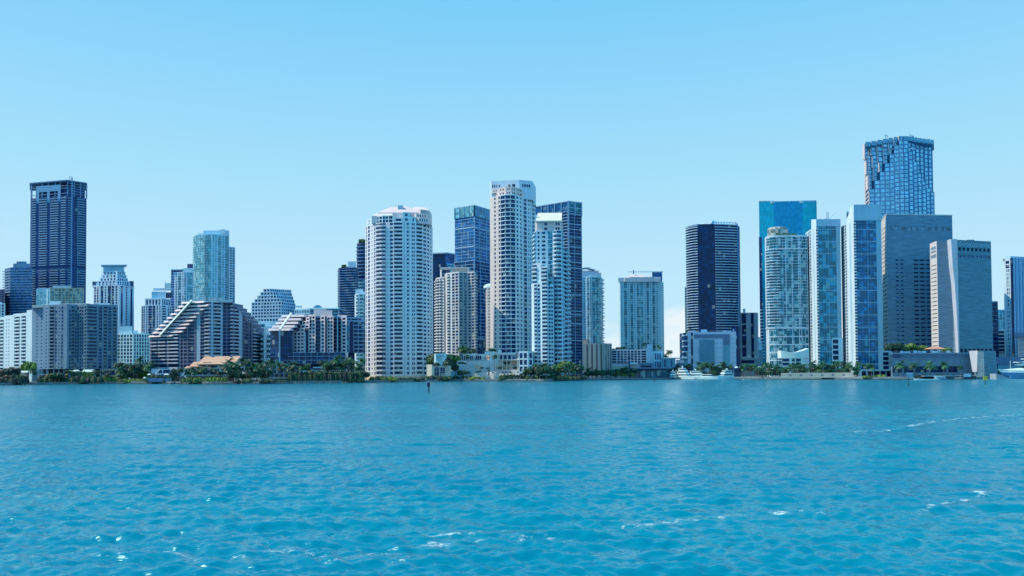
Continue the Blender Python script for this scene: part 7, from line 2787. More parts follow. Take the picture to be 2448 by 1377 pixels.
    for px, py in ((1331, 866), (1350, 857), (1360, 861)):
        plant('lit', px, py, SY(px) + 8, 'bright green treetop below the navy lattice tower', 'bright trees below the lattice tower', .9)
    hedge('d', 1258, 1400, 14, 898, SY(1320) + 2.5, 'dark shrub along the wall right of the arched villa', 'dark shrubs right of the arched villa', 1.5)
    cluster('tree', 1396, 1470, 8, 882, 888, SY(1430) + 5, SY(1430) + 12, 'dark tree before the sand-coloured mid-rise', 'dark trees before the sand mid-rise', 1.0)
    cluster('palm', 1400, 1462, 8, 880, 888, SY(1430) + 4, SY(1430) + 14, 'palm before the sand-coloured mid-rise', 'palms before the sand mid-rise')
    cluster('palm', 1464, 1522, 14, 879, 889, SY(1490) + 4, SY(1490) + 14, 'bright palm on the little beach left of the dark restaurant', 'beach palms left of the restaurant', 1.1)
    cluster('lit', 1466, 1520, 5, 886, 892, SY(1490) + 5, SY(1490) + 10, 'yellow-green tree among the beach palms', 'light trees among the beach palms')
    z = H(1505, 838, 700)
    cluster_z = [(1468, 832), (1480, 828), (1492, 827), (1504, 832), (1516, 833), (1526, 834)]
    for px, py in cluster_z:
        plant('tree', px, py, 712, 'roof garden tree on top of the white parking garage', 'roof trees on the garage', 1.5, zb=z)
    for px, py, zz in ((1537, 820, z), (1544, 817, z), (1550, 822, z), (1566, 824, H(1575, 842, 701)), (1573, 822, H(1575, 842, 701)), (1578, 827, H(1575, 842, 701))):
        plant('palm', px, py, 708, 'roof palm beside the blank wall of the parking garage', 'roof palms on the garage', .8, zb=zz)
    for px, py in ((1598, 838), (1605, 836), (1592, 846)):
        plant('palm', px, py, 705, 'palm outlined against white cloud in the skyline gap', 'palms in the skyline gap', 1.0)
    cluster('tree', 1586, 1600, 3, 872, 876, 668, 676, 'dark tree beside the teal-green low block', 'dark trees by the teal block', 1.2)
    # marina to cream tower
    cluster('palm', 1612, 1652, 9, 868, 880, SY(1640) + 25, SY(1640) + 45, 'palm behind the moored yachts, left of the panelled podium', 'palms behind the yachts', 1.1)
    cluster('palm', 1668, 1748, 26, 864, 882, SY(1700) + 14, SY(1700) + 40, 'palm in the thick row before the panelled podium', 'palm row before the podium', 1.15)
    cluster('tree', 1668, 1742, 8, 884, 890, SY(1700) + 12, SY(1700) + 22, 'dark tree under the palm row before the podium', 'undergrowth before the podium')
    for px in (1642, 1652, 1760):
        plant('palm', px, 783 + (px % 7), 742, 'roof terrace palm at the edge of the panelled podium', 'podium roof palms', .7, zb=H(1700, 795, 735))
    cluster('palm', 1764, 1808, 11, 868, 880, SY(1790) + 14, SY(1790) + 34, 'palm between the podium and the striped glass tower', 'palms before the tan slab', 1.1)
    cluster('palm', 1806, 1930, 36, 866, 884, SY(1860) + 10, SY(1860) + 40, 'palm in the long row before the cream tower', 'palm row before the cream tower', 1.15)
    cluster('tree', 1806, 1925, 12, 884, 890, SY(1860) + 8, SY(1860) + 18, 'dark tree under the palm row before the cream tower', 'undergrowth before the cream tower')
    cluster('palm', 1938, 2056, 26, 862, 884, SY(2000) + 10, SY(2000) + 30, 'palm in the row before the twin glass towers', 'palm row before the twin towers', 1.2)
    cluster('tree', 1942, 2050, 9, 880, 888, SY(2000) + 12, SY(2000) + 18, 'dark tree under the palms before the twin glass towers', 'undergrowth before the twin towers')
    for px, py in ((2074, 868), (2084, 872)):
        plant('palm', px, py, SY(px) + 9, 'airy palm before the base of the taller blue tower', 'palms at the blue tower base', 1.2)
    hedge('l', 2062, 2118, 5, 897, SY(2090) + 3, 'low green shrub mound on the promenade under the blue tower', 'shrubs under the blue tower', 1.3)
    for px, py, w_ in ((2152, 866, 1.35), (2188, 866, 1.5), (2226, 868, 1.5), (2258, 866, 1.25), (2297, 872, 1.1), (2348, 868, 1.25)):
        lbls = {2152: 'leftmost palm standing before the slate podium', 2188: 'dense dark palm before the podium, second from its left end', 2226: 'dense dark palm before the middle of the podium, third from left',
                2258: 'sunlit palm with drooping fronds before the podium', 2297: 'thin small palm before the right part of the podium', 2348: 'dark palm before the curved end block of the podium'}
        plant('palm', px, py, SY(px) + 5, lbls[px], None, w_)
    zt = H(2220, 845, 590)
    for px, py in ((2122, 826), (2130, 818), (2140, 815), (2150, 816), (2158, 821)):
        plant('tree', px, py, 604, 'dark tree in the left mass on the podium roof', 'dark trees on the podium roof', 1.1, zb=zt - 1.0)
    for px, py in ((2170, 820), (2178, 816), (2188, 822), (2205, 822), (2214, 825), (2262, 828), (2270, 830)):
        plant('lit', px, py, 606, 'loose green tree on the podium roof garden', 'green trees on the podium roof', .9, zb=zt - 1.0)
    hedge('d', 2118, 2140, 3, 832, 600, 'x', 'y')
    hedge('d', 2190, 2330, 12, 897, SY(2260) + 4, 'dark shrub at the foot of the slate podium', 'shrubs at the podium foot', 1.3)
    cluster('palm', 2384, 2446, 12, 856, 874, 805, 830, 'palm behind the large yacht at far right', 'palms behind the large yacht', 1.3)
    cluster('tree', 2382, 2446, 8, 868, 878, 802, 812, 'dark tree behind the large yacht at far right', 'trees behind the large yacht', 1.3)
    for px, py in ((2384, 884), (2392, 882)):
        plant('tree', px, py, 600, 'dark tree by the pale rock ramp at the yacht bow', 'dark trees at the yacht bow', 1.3)


gardens()
for o in [o for o in COL.objects if o.get('label') == 'x']:
    bpy.data.objects.remove(o)


# ================================================================== SMALL BUILDINGS AND STRUCTURES ON THE SHORE
def small_left():
    cr_ = wall('cream plaster', (.66, .60, .48))
    b = Bld('arcade', 'small cream arcade with dark round arches at the far left shore', 'arcade', zvis=0)
    Y = 560
    z = H(50, 878, Y)
    zb_ = H(50, 886, Y)
    b.pbox('wall', cr_, 30, 70, Y, 878, 5, zb=GZ, px_at=880)
    for px in (33.5, 41, 49, 57.5, 64):
        x = W(px, Y, 882)
        m = b.solo('arch', [NAVYD])
        zz = H(px, 885.3, Y)
        pts = [(x - .75, zz), (x + .75, zz)] + [(x + .75 * math.cos(R(a)), zz + .5 + .75 * math.sin(R(a))) for a in range(0, 181, 30)]
        m.poly([(p, Y - .1, q) for p, q in pts])
        for i in range(len(pts)):
            p, q = pts[i], pts[(i + 1) % len(pts)]
            m.quad((p[0], Y - .1, p[1]), (q[0], Y - .1, q[1]), (q[0], Y + .05, q[1]), (p[0], Y + .05, p[1]))
    b.finish()

    def awning(a, c, py0, py1, Y, label):
        b = Bld('awning', label, 'awning', zvis=0)
        b.base = (W(a, Y, 888), Y)
        m = b.solo('canopy', [wall('awning white', (.82, .83, .84))])
        zt, z0 = H(a, py0, Y), H(a, py1, Y)
        x0, x1 = W(a, Y, 888), W(c, Y, 888)
        m.prism([(x0, Y), (x1, Y), (x1 - .5, Y + 4), (x0 + .8, Y + 4)], z0, zt, top=[(x0 + .4, Y + 1.2), (x1 - .4, Y + 1.2), (x1 - 1, Y + 3), (x0 + 1.2, Y + 3)])
        for s in (.04, .35, .65, .96):
            p = b.solo('post', [STEEL])
            x = x0 + (x1 - x0) * s
            p.box(x - .07, x + .07, Y + .4, Y + .54, GZ, z0)
        b.finish()
    awning(12, 33, 886, 891, 540, 'long white awning left half below the cream arcade')
    awning(43, 66, 886.5, 890.5, 539, 'white awning right half below the cream arcade')
    awning(162, 167, 885, 889, 555, 'tiny white canopy beside the palms under the grey slab')
    awning(172, 187, 884, 888.6, 556, 'short white awning under the middle of the grey slab')
    awning(196, 223, 883.5, 889, 557, 'longer white awning under the right part of the grey slab')

    b = Bld('pool_house', 'low sand-coloured flat-roofed house right of the white awnings', 'house', zvis=0)
    Y = 575
    sd_ = wall('olive sand', (.30, .31, .24))
    b.tower([pt(244, Y, 890), pt(278, Y, 890)], GZ, H(260, 884, Y), 2, [('s', 1), ('W', 4), ('s', .5), ('W', 4), ('s', 1)], depth=8, wm=sd_, gm=NAVYD, par=.5)
    b.finish()
    b = Bld('pool_house', 'small white pool house with leaning stair at the foot of the larger brown block', 'house', zvis=0)
    Y = 530
    gg = wall('pale grey-blue render', (.44, .50, .54))
    b.tower([pt(362, Y, 892), pt(410, Y, 892)], H(385, 893, Y), H(385, 883, Y), 1, [('s', 4), ('W', 2.2), ('s', .8), ('W', 4), ('s', 1)], depth=10, wm=gg, gm=NAVYD, par=.3)
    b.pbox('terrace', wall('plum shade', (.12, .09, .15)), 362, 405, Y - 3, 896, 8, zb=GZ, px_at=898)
    m = b.solo('stair', [WHITE])
    m.tube([(W(372, Y - 2, 892), Y - 2, H(372, 893, Y)), (W(383, Y - 2, 885), Y - 2, H(383, 883, Y))], .25)
    b.pbox('low_wall', wall('slate roof', (.16, .22, .32)), 352, 410, Y - 6, 904, 2, zb=GZ, px_at=905)
    b.finish()
    for a, c, py, Y, lb in ((352, 362, 893, 515, 'white parasol left of the small pool house'), (391, 405, 893, 515, 'wide white parasol right of the small pool house'), (342, 350, 901, 505, 'small white parasol near the rocks below the left grove')):
        o = Bld('parasol', lb, 'parasol', zvis=0)
        x = W((a + c) / 2, Y, py)
        z = H(a, py + 3, Y)
        r_ = (W(c, Y, py) - W(a, Y, py)) / 2
        o.base = (x, Y)
        m = o.solo('canopy', [wall('awning white', (.82, .83, .84))])
        m.lathe([(r_, z), (r_ * .9, z + .12), (r_ * .5, z + .55), (.05, z + .8)], x, Y, 10)
        p = o.solo('pole', [STEEL])
        p.tube([(x, Y, GZ), (x, Y, z + .1)], .06)
        o.finish()

    # tan-roofed villa
    b = Bld('villa', 'villa with large tan shingle roof, dormers and stacked terraces among palms', 'villa', zvis=0)
    Y = 510
    tan = wall('tan shingles', (.56, .38, .26), var=.2, scale=.8)
    gw = wall('grey green gable', (.34, .38, .36))
    wl = wall('pale grey-blue render', (.44, .50, .54))

    def slope(a0, a1, py0, b0, b1, py1, dy, key='roof'):
        m = b.solo(key, [tan])
        z0, z1 = H(a0, py0, Y), H(b0, py1, Y + dy)
        p = [(W(a0, Y, py0), Y, z0), (W(a1, Y, py0), Y, z0), (W(b1, Y + dy, py1), Y + dy, z1), (W(b0, Y + dy, py1), Y + dy, z1)]
        q = [(x, y + .3, z - .5) for x, y, z in p]
        m.v = p + q
        m.f = [(0, 1, 2, 3), (7, 6, 5, 4), (0, 4, 5, 1), (1, 5, 6, 2), (2, 6, 7, 3), (3, 7, 4, 0)]
        m.m = [0] * 6
    slope(470, 560, 870.5, 490, 576, 852, 9)
    slope(452, 482, 876, 463, 487, 865, 5)
    slope(440, 472, 880, 447, 474, 875.5, 3)
    slope(477, 504, 879.5, 483, 506, 874, 3)
    slope(521, 545, 879.5, 528, 546, 874, 3)
    m = b.solo('gable', [gw])
    zr, ze = H(576, 852.6, Y + 9), H(560, 871, Y)
    xr, xa, xb = W(576, Y + 9, 852), W(560, Y, 870), W(586, Y + 16, 870)
    m.v = [(xa, Y + .2, ze - .6), (xb, Y + 17, ze - .6), (xr, Y + 9, zr), (xa - 1, Y + .6, ze - .6), (xb - 1, Y + 17.2, ze - .6), (xr - 1, Y + 9.2, zr)]
    m.f = [(0, 1, 2), (5, 4, 3), (0, 3, 4, 1), (1, 4, 5, 2), (2, 5, 3, 0)]
    m.m = [0] * 5
    m = b.solo('roof', [tan])
    m.v = [(W(490, Y + 9, 852), Y + 9.1, zr), (xr, Y + 9.1, zr), (xb, Y + 18, ze), (W(474, Y + 18, 868), Y + 18, ze)]
    m.f = [(0, 1, 2, 3)]
    m.m = [0]
    for a, c in ((485, 495), (495, 506), (529, 545)):
        b.pbox('dormer', gw, a, c, Y + 1.5, 866, 5, zb=ze, px_at=868)
        b.pbox('dormer_window', NAVYD, a + 1, c - 1, Y + 1.3, 867, .2, pyb=870, px_at=868)
    for px in (508, 552):
        b.pbox('roof_vent', STEEL, px - 3, px + 3, Y + 8, 850.3, 2, zb=zr - .8, px_at=852)
    for (a, c, pt_, pb, dy, cl) in ((466, 586, 870.8, 880, 2, [('s', 1), ('W', 2), ('s', .6), ('W', 2.4), ('s', 1), ('W', 2.5), ('s', .6), ('W', 2), ('s', 1.6)]),
                                   (440, 586, 880, 889, .6, [('s', .5), ('b', 2), ('s', .4), ('b', 2), ('s', .6), ('b', 2), ('s', .4), ('b', 2), ('s', .6), ('b', 2.2), ('s', .4)]),
                                   (432, 556, 889, 899, -1.6, [('s', .5), ('b', 2.6), ('s', .4), ('b', 2.4), ('s', .6), ('b', 2), ('s', .4), ('b', 2), ('s', .6)])):
        b.tower([pt(a, Y + dy, 885), pt(c, Y + dy, 885)], H(500, pb, Y), H(500, pt_, Y) - .05, 1, cl, depth=12, wm=wl, gm=NAVYD, par=.02)
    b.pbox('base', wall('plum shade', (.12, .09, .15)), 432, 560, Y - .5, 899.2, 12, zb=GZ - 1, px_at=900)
    for a, c in ((436, 442), (487, 482), (532, 528)):
        m = b.solo('stair', [WHITE])
        m.tube([(W(a, Y - 3.5, 895), Y - 3.5, H(a, 897, Y)), (W(c, Y - 3.5, 890), Y - 3.5, H(c, 890, Y))], .22)
    for a in (441, 533):
        m = b.solo('handrail', [WHITE])
        m.tube([(W(a, Y - 4, 898), Y - 4, H(a, 899, Y)), (W(a + 9, Y - 6, 906), Y - 6, H(a, 909, Y))], .2)
    b.finish()

    # pergola terraces 628-690
    b = Bld('pergola', 'dark terraces framed by thin white posts below the navy glass prow', 'pergola', zvis=0)
    Y = 535
    fr = wall('pale frame', (.38, .50, .56))
    b.base = (W(630, Y, 900), Y)
    for (a, c, p0, p1, n, yy) in ((632, 690, 892, 901.5, 5, 0), (645, 705, 882, 892, 4, 3), (655, 700, 873, 882, 4, 6)):
        zt, zb_ = H(a, p0, Y), H(a, p1, Y)
        x0, x1 = W(a, Y, 895), W(c, Y, 895)
        m = b.solo('deck_beam', [fr])
        m.box(x0, x1, Y + yy, Y + yy + .5, zt - .35, zt)
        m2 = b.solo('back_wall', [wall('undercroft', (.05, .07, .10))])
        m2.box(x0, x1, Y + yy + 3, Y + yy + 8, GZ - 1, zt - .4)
        for i in range(n + 1):
            x = x0 + (x1 - x0) * i / n
            p = b.solo('post', [fr])
            p.box(x - .15, x + .15, Y + yy, Y + yy + .3, zb_, zt - .35)
    b.pbox('terrace_wall', fr, 630, 692, Y - 1, 902, 1.5, pyb=905, px_at=903)
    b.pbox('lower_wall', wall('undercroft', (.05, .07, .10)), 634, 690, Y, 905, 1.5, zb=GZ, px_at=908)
    b.pbox('portal', fr, 660, 663, Y + 2, 872, 1, pyb=890, px_at=880)
    b.pbox('portal', fr, 673, 676, Y + 2, 873, 1, pyb=882, px_at=880)
    b.finish()
    b = Bld('pool_roof', 'pale aqua flat canopy over the dark hedge left of the round tower', 'canopy', zvis=0)
    Y = 545
    b.pbox('canopy', wall('pale aqua panel', (.48, .66, .72)), 716, 776, Y, 885.5, 9, pyb=892.5, px_at=890)
    for px in (718, 730, 745, 760, 774):
        p = b.solo('post', [fr])
        x = W(px, Y + .4, 895)
        p.box(x - .12, x + .12, Y + .3, Y + .55, GZ, H(px, 892.6, Y))
    b.finish()
    b = Bld('annex', 'low blue-grey flat roof behind the palms left of the round tower', 'building', zvis=0)
    Y = 560
    b.pbox('wall', wall('slate roof', (.16, .22, .32)), 742, 850, Y + 4, 880, 8, zb=GZ, px_at=880)
    b.pbox('roof_slab', wall('aqua frame', (.34, .52, .58)), 748, 850, Y + 2, 876.5, 10, pyb=880, px_at=880)
    b.finish()
    b = Bld('gatehouse', 'tiny peach hut squeezed against the left foot of the round tower', 'hut', zvis=0)
    Y = 560
    b.pbox('wall', wall('peach plaster', (.62, .50, .38)), 859, 873, Y, 876, 6, zb=GZ, px_at=885)
    for px in (866.5, 870.5):
        b.pbox('window', NAVYD, px - .7, px + .7, Y - .1, 880, .1, pyb=884, px_at=885)
    b.finish()


small_left()


def arched_villa():
    iv = wall('ivory plaster', (.70, .68, .62))
    pk = wall('peach plaster', (.62, .50, .38))
    b = Bld('villa', 'ivory villa with rows of round arches, small dome and sweeping terraces', 'villa', zvis=0)
    Y = 610.0

    def archwall(key, a, c, py_top, py_spring, py_bot, n, Yp, mat=iv, open_=NAVY, pier=.3, thick=1.0):
        """wall with n round arched openings"""
        x0, x1 = W(a, Yp, 870), W(c, Yp, 870)
        zt, zs, zb_ = H(a, py_top, Yp), H(a, py_spring, Yp), H(a, py_bot, Yp)
        m = b.solo(key, [mat])
        w_ = (x1 - x0) / n
        pr_ = w_ * pier / 2
        rad = w_ / 2 - pr_
        for i in range(n):
            l_, r_ = x0 + w_ * i, x0 + w_ * (i + 1)
            cxx = (l_ + r_) / 2
            m.quad((l_, Yp, zb_), (l_ + pr_, Yp, zb_), (l_ + pr_, Yp, zs), (l_, Yp, zs))
            m.quad((r_ - pr_, Yp, zb_), (r_, Yp, zb_), (r_, Yp, zs), (r_ - pr_, Yp, zs))
            k = 10
            for j in range(k):
                a0, a1 = math.pi - math.pi * j / k, math.pi - math.pi * (j + 1) / k
                xa, za = cxx + rad * math.cos(a0), zs + min(rad, (zt - zs) * .85) * math.sin(a0)
                xb, zb2 = cxx + rad * math.cos(a1), zs + min(rad, (zt - zs) * .85) * math.sin(a1)
                ta = l_ if j == 0 else xa
                tb = r_ if j == k - 1 else xb
                m.quad((xa, Yp, za), (xb, Yp, zb2), (tb, Yp, zt), (ta, Yp, zt))
                m.quad((xa, Yp, za), (xb, Yp, zb2), (xb, Yp + thick, zb2), (xa, Yp + thick, za))
            m.quad((l_ + pr_, Yp, zb_), (l_ + pr_, Yp + thick, zb_), (l_ + pr_, Yp + thick, zs), (l_ + pr_, Yp, zs))
            m.quad((r_ - pr_, Yp, zb_), (r_ - pr_, Yp + thick, zb_), (r_ - pr_, Yp + thick, zs), (r_ - pr_, Yp, zs))
        m.quad((x0, Yp, zt), (x1, Yp, zt), (x1, Yp + 5, zt), (x0, Yp + 5, zt))
        g = b.solo('arch_glass', [open_])
        g.quad((x0 + .02, Yp + thick, zb_), (x1 - .02, Yp + thick, zb_), (x1 - .02, Yp + thick, zt - .01), (x0 + .02, Yp + thick, zt - .01))
        return zt

    b.base = (W(1092, Y, 870), Y)
    b.pbox('wall', iv, 1086, 1150, Y + 6, 861, 18, zb=GZ, px_at=870)
    # three vaulted bays at left
    for a, c, py in ((1093, 1112, 845.5), (1114, 1125, 844.5), (1129, 1146, 845.5)):
        vault(b, 'vault', iv, a, c, Y + 5, 852, py, 9, zb=H(a, 861, Y + 5))
        n = 3 if c - a > 12 else 2
        for i in range(n):
            s0 = a + 1.2 + (c - a - 2.4) * i / n
            s1 = a + 1.2 + (c - a - 2.4) * (i + .72) / n
            g = b.solo('window', [NAVYD])
            x0, x1 = W(s0, Y + 5, 855), W(s1, Y + 5, 855)
            pts = [(x0, H(a, 860, Y + 5)), (x1, H(a, 860, Y + 5))] + [((x0 + x1) / 2 + (x1 - x0) / 2 * math.cos(R(t)), H(a, 851.5, Y + 5) + (x1 - x0) * .6 * math.sin(R(t))) for t in range(0, 181, 36)]
            g.poly([(p, Y + 4.9, q) for p, q in pts])
            for k in range(len(pts)):
                p, q = pts[k], pts[(k + 1) % len(pts)]
                g.quad((p[0], Y + 4.9, p[1]), (q[0], Y + 4.9, q[1]), (q[0], Y + 5.1, q[1]), (p[0], Y + 5.1, p[1]))
    b.pbox('parapet', wall('lit travertine', (.66, .63, .58)), 1087, 1168, Y + 1, 862, 5, zb=GZ, px_at=870)
    b.pbox('balustrade', iv, 1130, 1168, Y - 1, 868, 3, zb=GZ, px_at=870)
    b.pbox('roof_terrace', wall('awning white', (.82, .83, .84)), 1142, 1164, Y + 14, 840, 8, pyb=848, px_at=845)
    # central block
    b.pbox('wall', iv, 1167, 1226, Y + 6, 844, 14, zb=GZ, px_at=870)
    archwall('arcade', 1188, 1229, 846, 852, 860, 4, Y + 3.5, pier=.25)
    b.pbox('wall', iv, 1167, 1188, Y + 3.2, 845, 3, zb=GZ, px_at=860)
    b.pbox('terrace', iv, 1165, 1242, Y + 1.5, 860, 5, zb=GZ, px_at=870)
    d = b.solo('dome', [iv])
    x = W(1185, Y + 8, 842)
    d.lathe([(1.55, H(1185, 845, Y + 8)), (1.6, H(1185, 842, Y + 8)), (1.45, H(1185, 839.3, Y + 8)), (1.0, H(1185, 837.4, Y + 8)), (.4, H(1185, 836.5, Y + 8)), (.05, H(1185, 836.2, Y + 8))], x, Y + 8, 18)
    # second floor: windows between piers
    b.facade(pt(1176, Y + 1.2, 868), pt(1236, Y + 1.2, 868), H(1200, 873.5, Y), H(1200, 863, Y), 1, [('s', .3), ('W', 3), ('s', .6), ('W', 1.2), ('s', .5), ('W', 1.2), ('s', .5), ('W', 1.3), ('s', .5), ('m', 3, pk), ('s', .6)], wm=iv, gm=NAVYD)
    b.part('wall', iv).box(W(1168, Y, 868), W(1242, Y, 868), Y + 1.3, Y + 6, GZ, H(1200, 862.6, Y))
    b.facade(pt(1186, Y - .6, 880), pt(1226, Y - .6, 880), H(1200, 884, Y), H(1200, 873.5, Y), 1, [('m', 1, pk), ('s', .12), ('m', 1, pk), ('s', .12), ('m', 1, pk), ('s', .12), ('m', 1, pk), ('s', .12)], wm=iv)
    b.part('wall', iv).box(W(1184, Y, 880), W(1228, Y, 880), Y - .5, Y + 1.2, GZ, H(1200, 873, Y))
    for a in (1187, 1197, 1207, 1217):
        m = b.solo('awning', [wall('peach canvas', (.70, .52, .30))])
        x0, x1 = W(a, Y - 1, 878), W(a + 8, Y - 1, 878)
        m.prism([(x0, Y - 2.2), (x1, Y - 2.2), (x1, Y - .65), (x0, Y - .65)], H(a, 878.5, Y), [H(a, 877.8, Y), H(a, 877.8, Y), H(a, 875.5, Y), H(a, 875.5, Y)])
    # columns carrying the terrace
    for px in (1193, 1204, 1214, 1224, 1240):
        m = b.solo('column', [iv])
        x = W(px, Y - 2.6, 870)
        m.tube([(x, Y - 2.6, H(px, 885, Y)), (x, Y - 2.6, H(px, 861, Y))], .28, 8)
    b.pbox('terrace', iv, 1188, 1243, Y - 3, 859.5, 6, pyb=861.5, px_at=860)
    b.pbox('lower_terrace', iv, 1172, 1254, Y - 3.2, 884, 6, zb=GZ, px_at=888)
    # right tower wing
    a0, c0 = 1238, 1256
    ch = [pt(1238, Y - 1, 870), pt(1246, Y - 4, 870), pt(1257, Y - 2, 870)]
    b.tower(ch, GZ, H(1246, 858, Y), 4, [[('s', .5), ('W', .8), ('s', .5)], [('s', .4), ('W', .5), ('s', .2), ('W', .5), ('s', .3)]], depth=10, wm=iv, gm=NAVYD, par=.4)
    vault(b, 'vault', iv, 1238, 1250, Y, 856, 849, 7, zb=H(1246, 858, Y))
    for px in (1252, 1255, 1258.5):
        m = b.solo('chimney', [STEEL])
        x = W(px, Y, 852)
        m.box(x - .22, x + .22, Y, Y + .5, H(px, 858, Y), H(px, 847.5, Y))
    # lower left terraces and sweeping stairs
    b.pbox('lower_wall', wall('lit travertine', (.66, .63, .58)), 1132, 1186, Y - 6, 884, 8, zb=GZ, px_at=890)
    b.pbox('lower_wall', pk, 1134, 1150, Y - 2, 872, 5, zb=GZ, px_at=880)
    b.pbox('garden_wall', wall('aqua frame', (.34, .52, .58)), 1078, 1134, Y - 10, 886, 4, zb=GZ, px_at=890)
    b.pbox('terrace', iv, 1088, 1120, Y - 4, 873, 8, zb=GZ, px_at=880)
    b.pbox('terrace', iv, 1118, 1134, Y - 7, 880, 8, zb=GZ, px_at=885)
    for s, (a, c) in enumerate(((1150, 1166), (1196, 1178))):
        for k in range(9):
            f0 = k / 9
            p0 = a + (c - a) * f0
            p1 = a + (c - a) * (k + 1) / 9
            x0, x1 = sorted((W(p0, Y - 12, 895), W(p1, Y - 12, 895)))
            st = b.solo('step', [iv])
            z_ = H(1170, 892 + 12 * f0, Y - 12)
            st.box(x0, x1, Y - 15 + s * .02, Y - 11, GZ, z_)
    b.pbox('lower_wall', iv, 1136, 1196, Y - 10.5, 889, 4, zb=GZ, px_at=895)
    b.pbox('lower_wall', iv, 1196, 1258, Y - 9, 893, 4, zb=GZ, px_at=895)
    for px in (1190,):
        g = b.solo('window', [NAVYD])
        x = W(px, Y - 10.7, 890)
        g.box(x - .9, x + .9, Y - 10.75, Y - 10.5, H(px, 894.5, Y - 10), H(px, 889.8, Y - 10))
    for px in (1152, 1155, 1160, 1175):
        b.pbox('column', iv, px, px + 1, Y - 11.5, 899, 1, zb=GZ, px_at=900)
    vr = b.finish()
    # the whole villa is turned towards the sunny side
    cxv, cyv = W(1172, Y, 880), Y
    an = R(-21)
    dx, dy = vr.location.x - cxv, vr.location.y - cyv
    vr.location.x = cxv + (dx * math.cos(an) - dy * math.sin(an)) * 1.05
    vr.location.y = cyv + dx * math.sin(an) + dy * math.cos(an) + 3
    vr.rotation_euler[2] = an
    vr.scale = (1.06, 1, 1)

    # statue on its pedestal: a dark standing figure with raised arms
    o = Bld('statue', 'dark bronze standing statue with raised arms on a green stone pedestal at the water', 'statue', zvis=0)
    Y = SY(1168) + 1.2
    x = W(1168.5, Y, 895)
    o.base = (x, Y)
    pd = o.solo('pedestal', [wall('green stone', (.18, .28, .24))])
    zt = H(1168, 901, Y)
    pd.prism([(x - 1.5, Y - 1.3), (x + 1.5, Y - 1.3), (x + 1.5, Y + 1.3), (x - 1.5, Y + 1.3)], GZ, zt, top=[(x - 1.2, Y - 1.1), (x + 1.2, Y - 1.1), (x + 1.2, Y + 1.1), (x - 1.2, Y + 1.1)])
    zf = H(1168, 880, Y)
    h = zf - zt
    fg = o.solo('figure', [wall('bronze', (.03, .04, .06), .5)])
    for s in (-1, 1):
        fg.tube([(x + s * .35, Y, zt), (x + s * .38, Y, zt + h * .22), (x + s * .22, Y, zt + h * .42)], [.22, .26, .36], 8)
        fg.tube([(x + s * .48, Y, zt + h * .70), (x + s * .85, Y - .2, zt + h * .80), (x + s * .55, Y - .3, zt + h * 1.0)], [.22, .17, .12], 8)
    fg.tube([(x, Y, zt + h * .40), (x, Y, zt + h * .55), (x, Y, zt + h * .70), (x, Y, zt + h * .76)], [.50, .42, .58, .22], 10)
    fg.lathe([(.1, zt + h * .75), (.26, zt + h * .79), (.30, zt + h * .84), (.2, zt + h * .89), (.05, zt + h * .905)], x, Y, 10)
    o.finish()
    # topiary of the villa garden
    for i, (px, py, Yy, zb_py) in enumerate(((1099, 864, 608, 873), (1106, 864, 608, 873), (1112, 866, 608, 873), (1152, 876, 603, 884), (1165, 877, 603, 884), (1138, 888, 598, 893), (1143, 886, 598, 893), (1148, 885, 598, 893),
                                            (1192, 878, 603, 884), (1196, 876, 603, 885), (1210, 888, 599, 893), (1220, 889, 599, 893), (1202, 888, 599, 893), (1232, 875, 604, 884), (1240, 888, 598, 893), (1208, 864, 608, 873), (1216, 863, 608, 873))):
        plant('tree', px, py, Yy, 'small dark umbrella-crowned tree on the terraces of the arched villa', 'terrace trees of the arched villa', 1.2, zb=H(px, zb_py, Yy))
    for px, py in ((1119, 847), (1183, 847)):
        plant('palm', px, py, 600, 'tall thin-trunked palm before the left arches of the villa' if px < 1150 else 'tall palm before the villa wall under the dome', None, 1.1, zb=GZ + 1)
    hedge('d', 1194, 1256, 8, 896, SY(1220) + 4, 'clipped green hedge shrub below the villa right wing', 'hedge shrubs below the villa', 1.5)
    hedge('l', 1126, 1160, 3, 902, SY(1140) + 3, 'small light shrub left of the statue', 'light shrubs left of the statue', 1.3)


arched_villa()


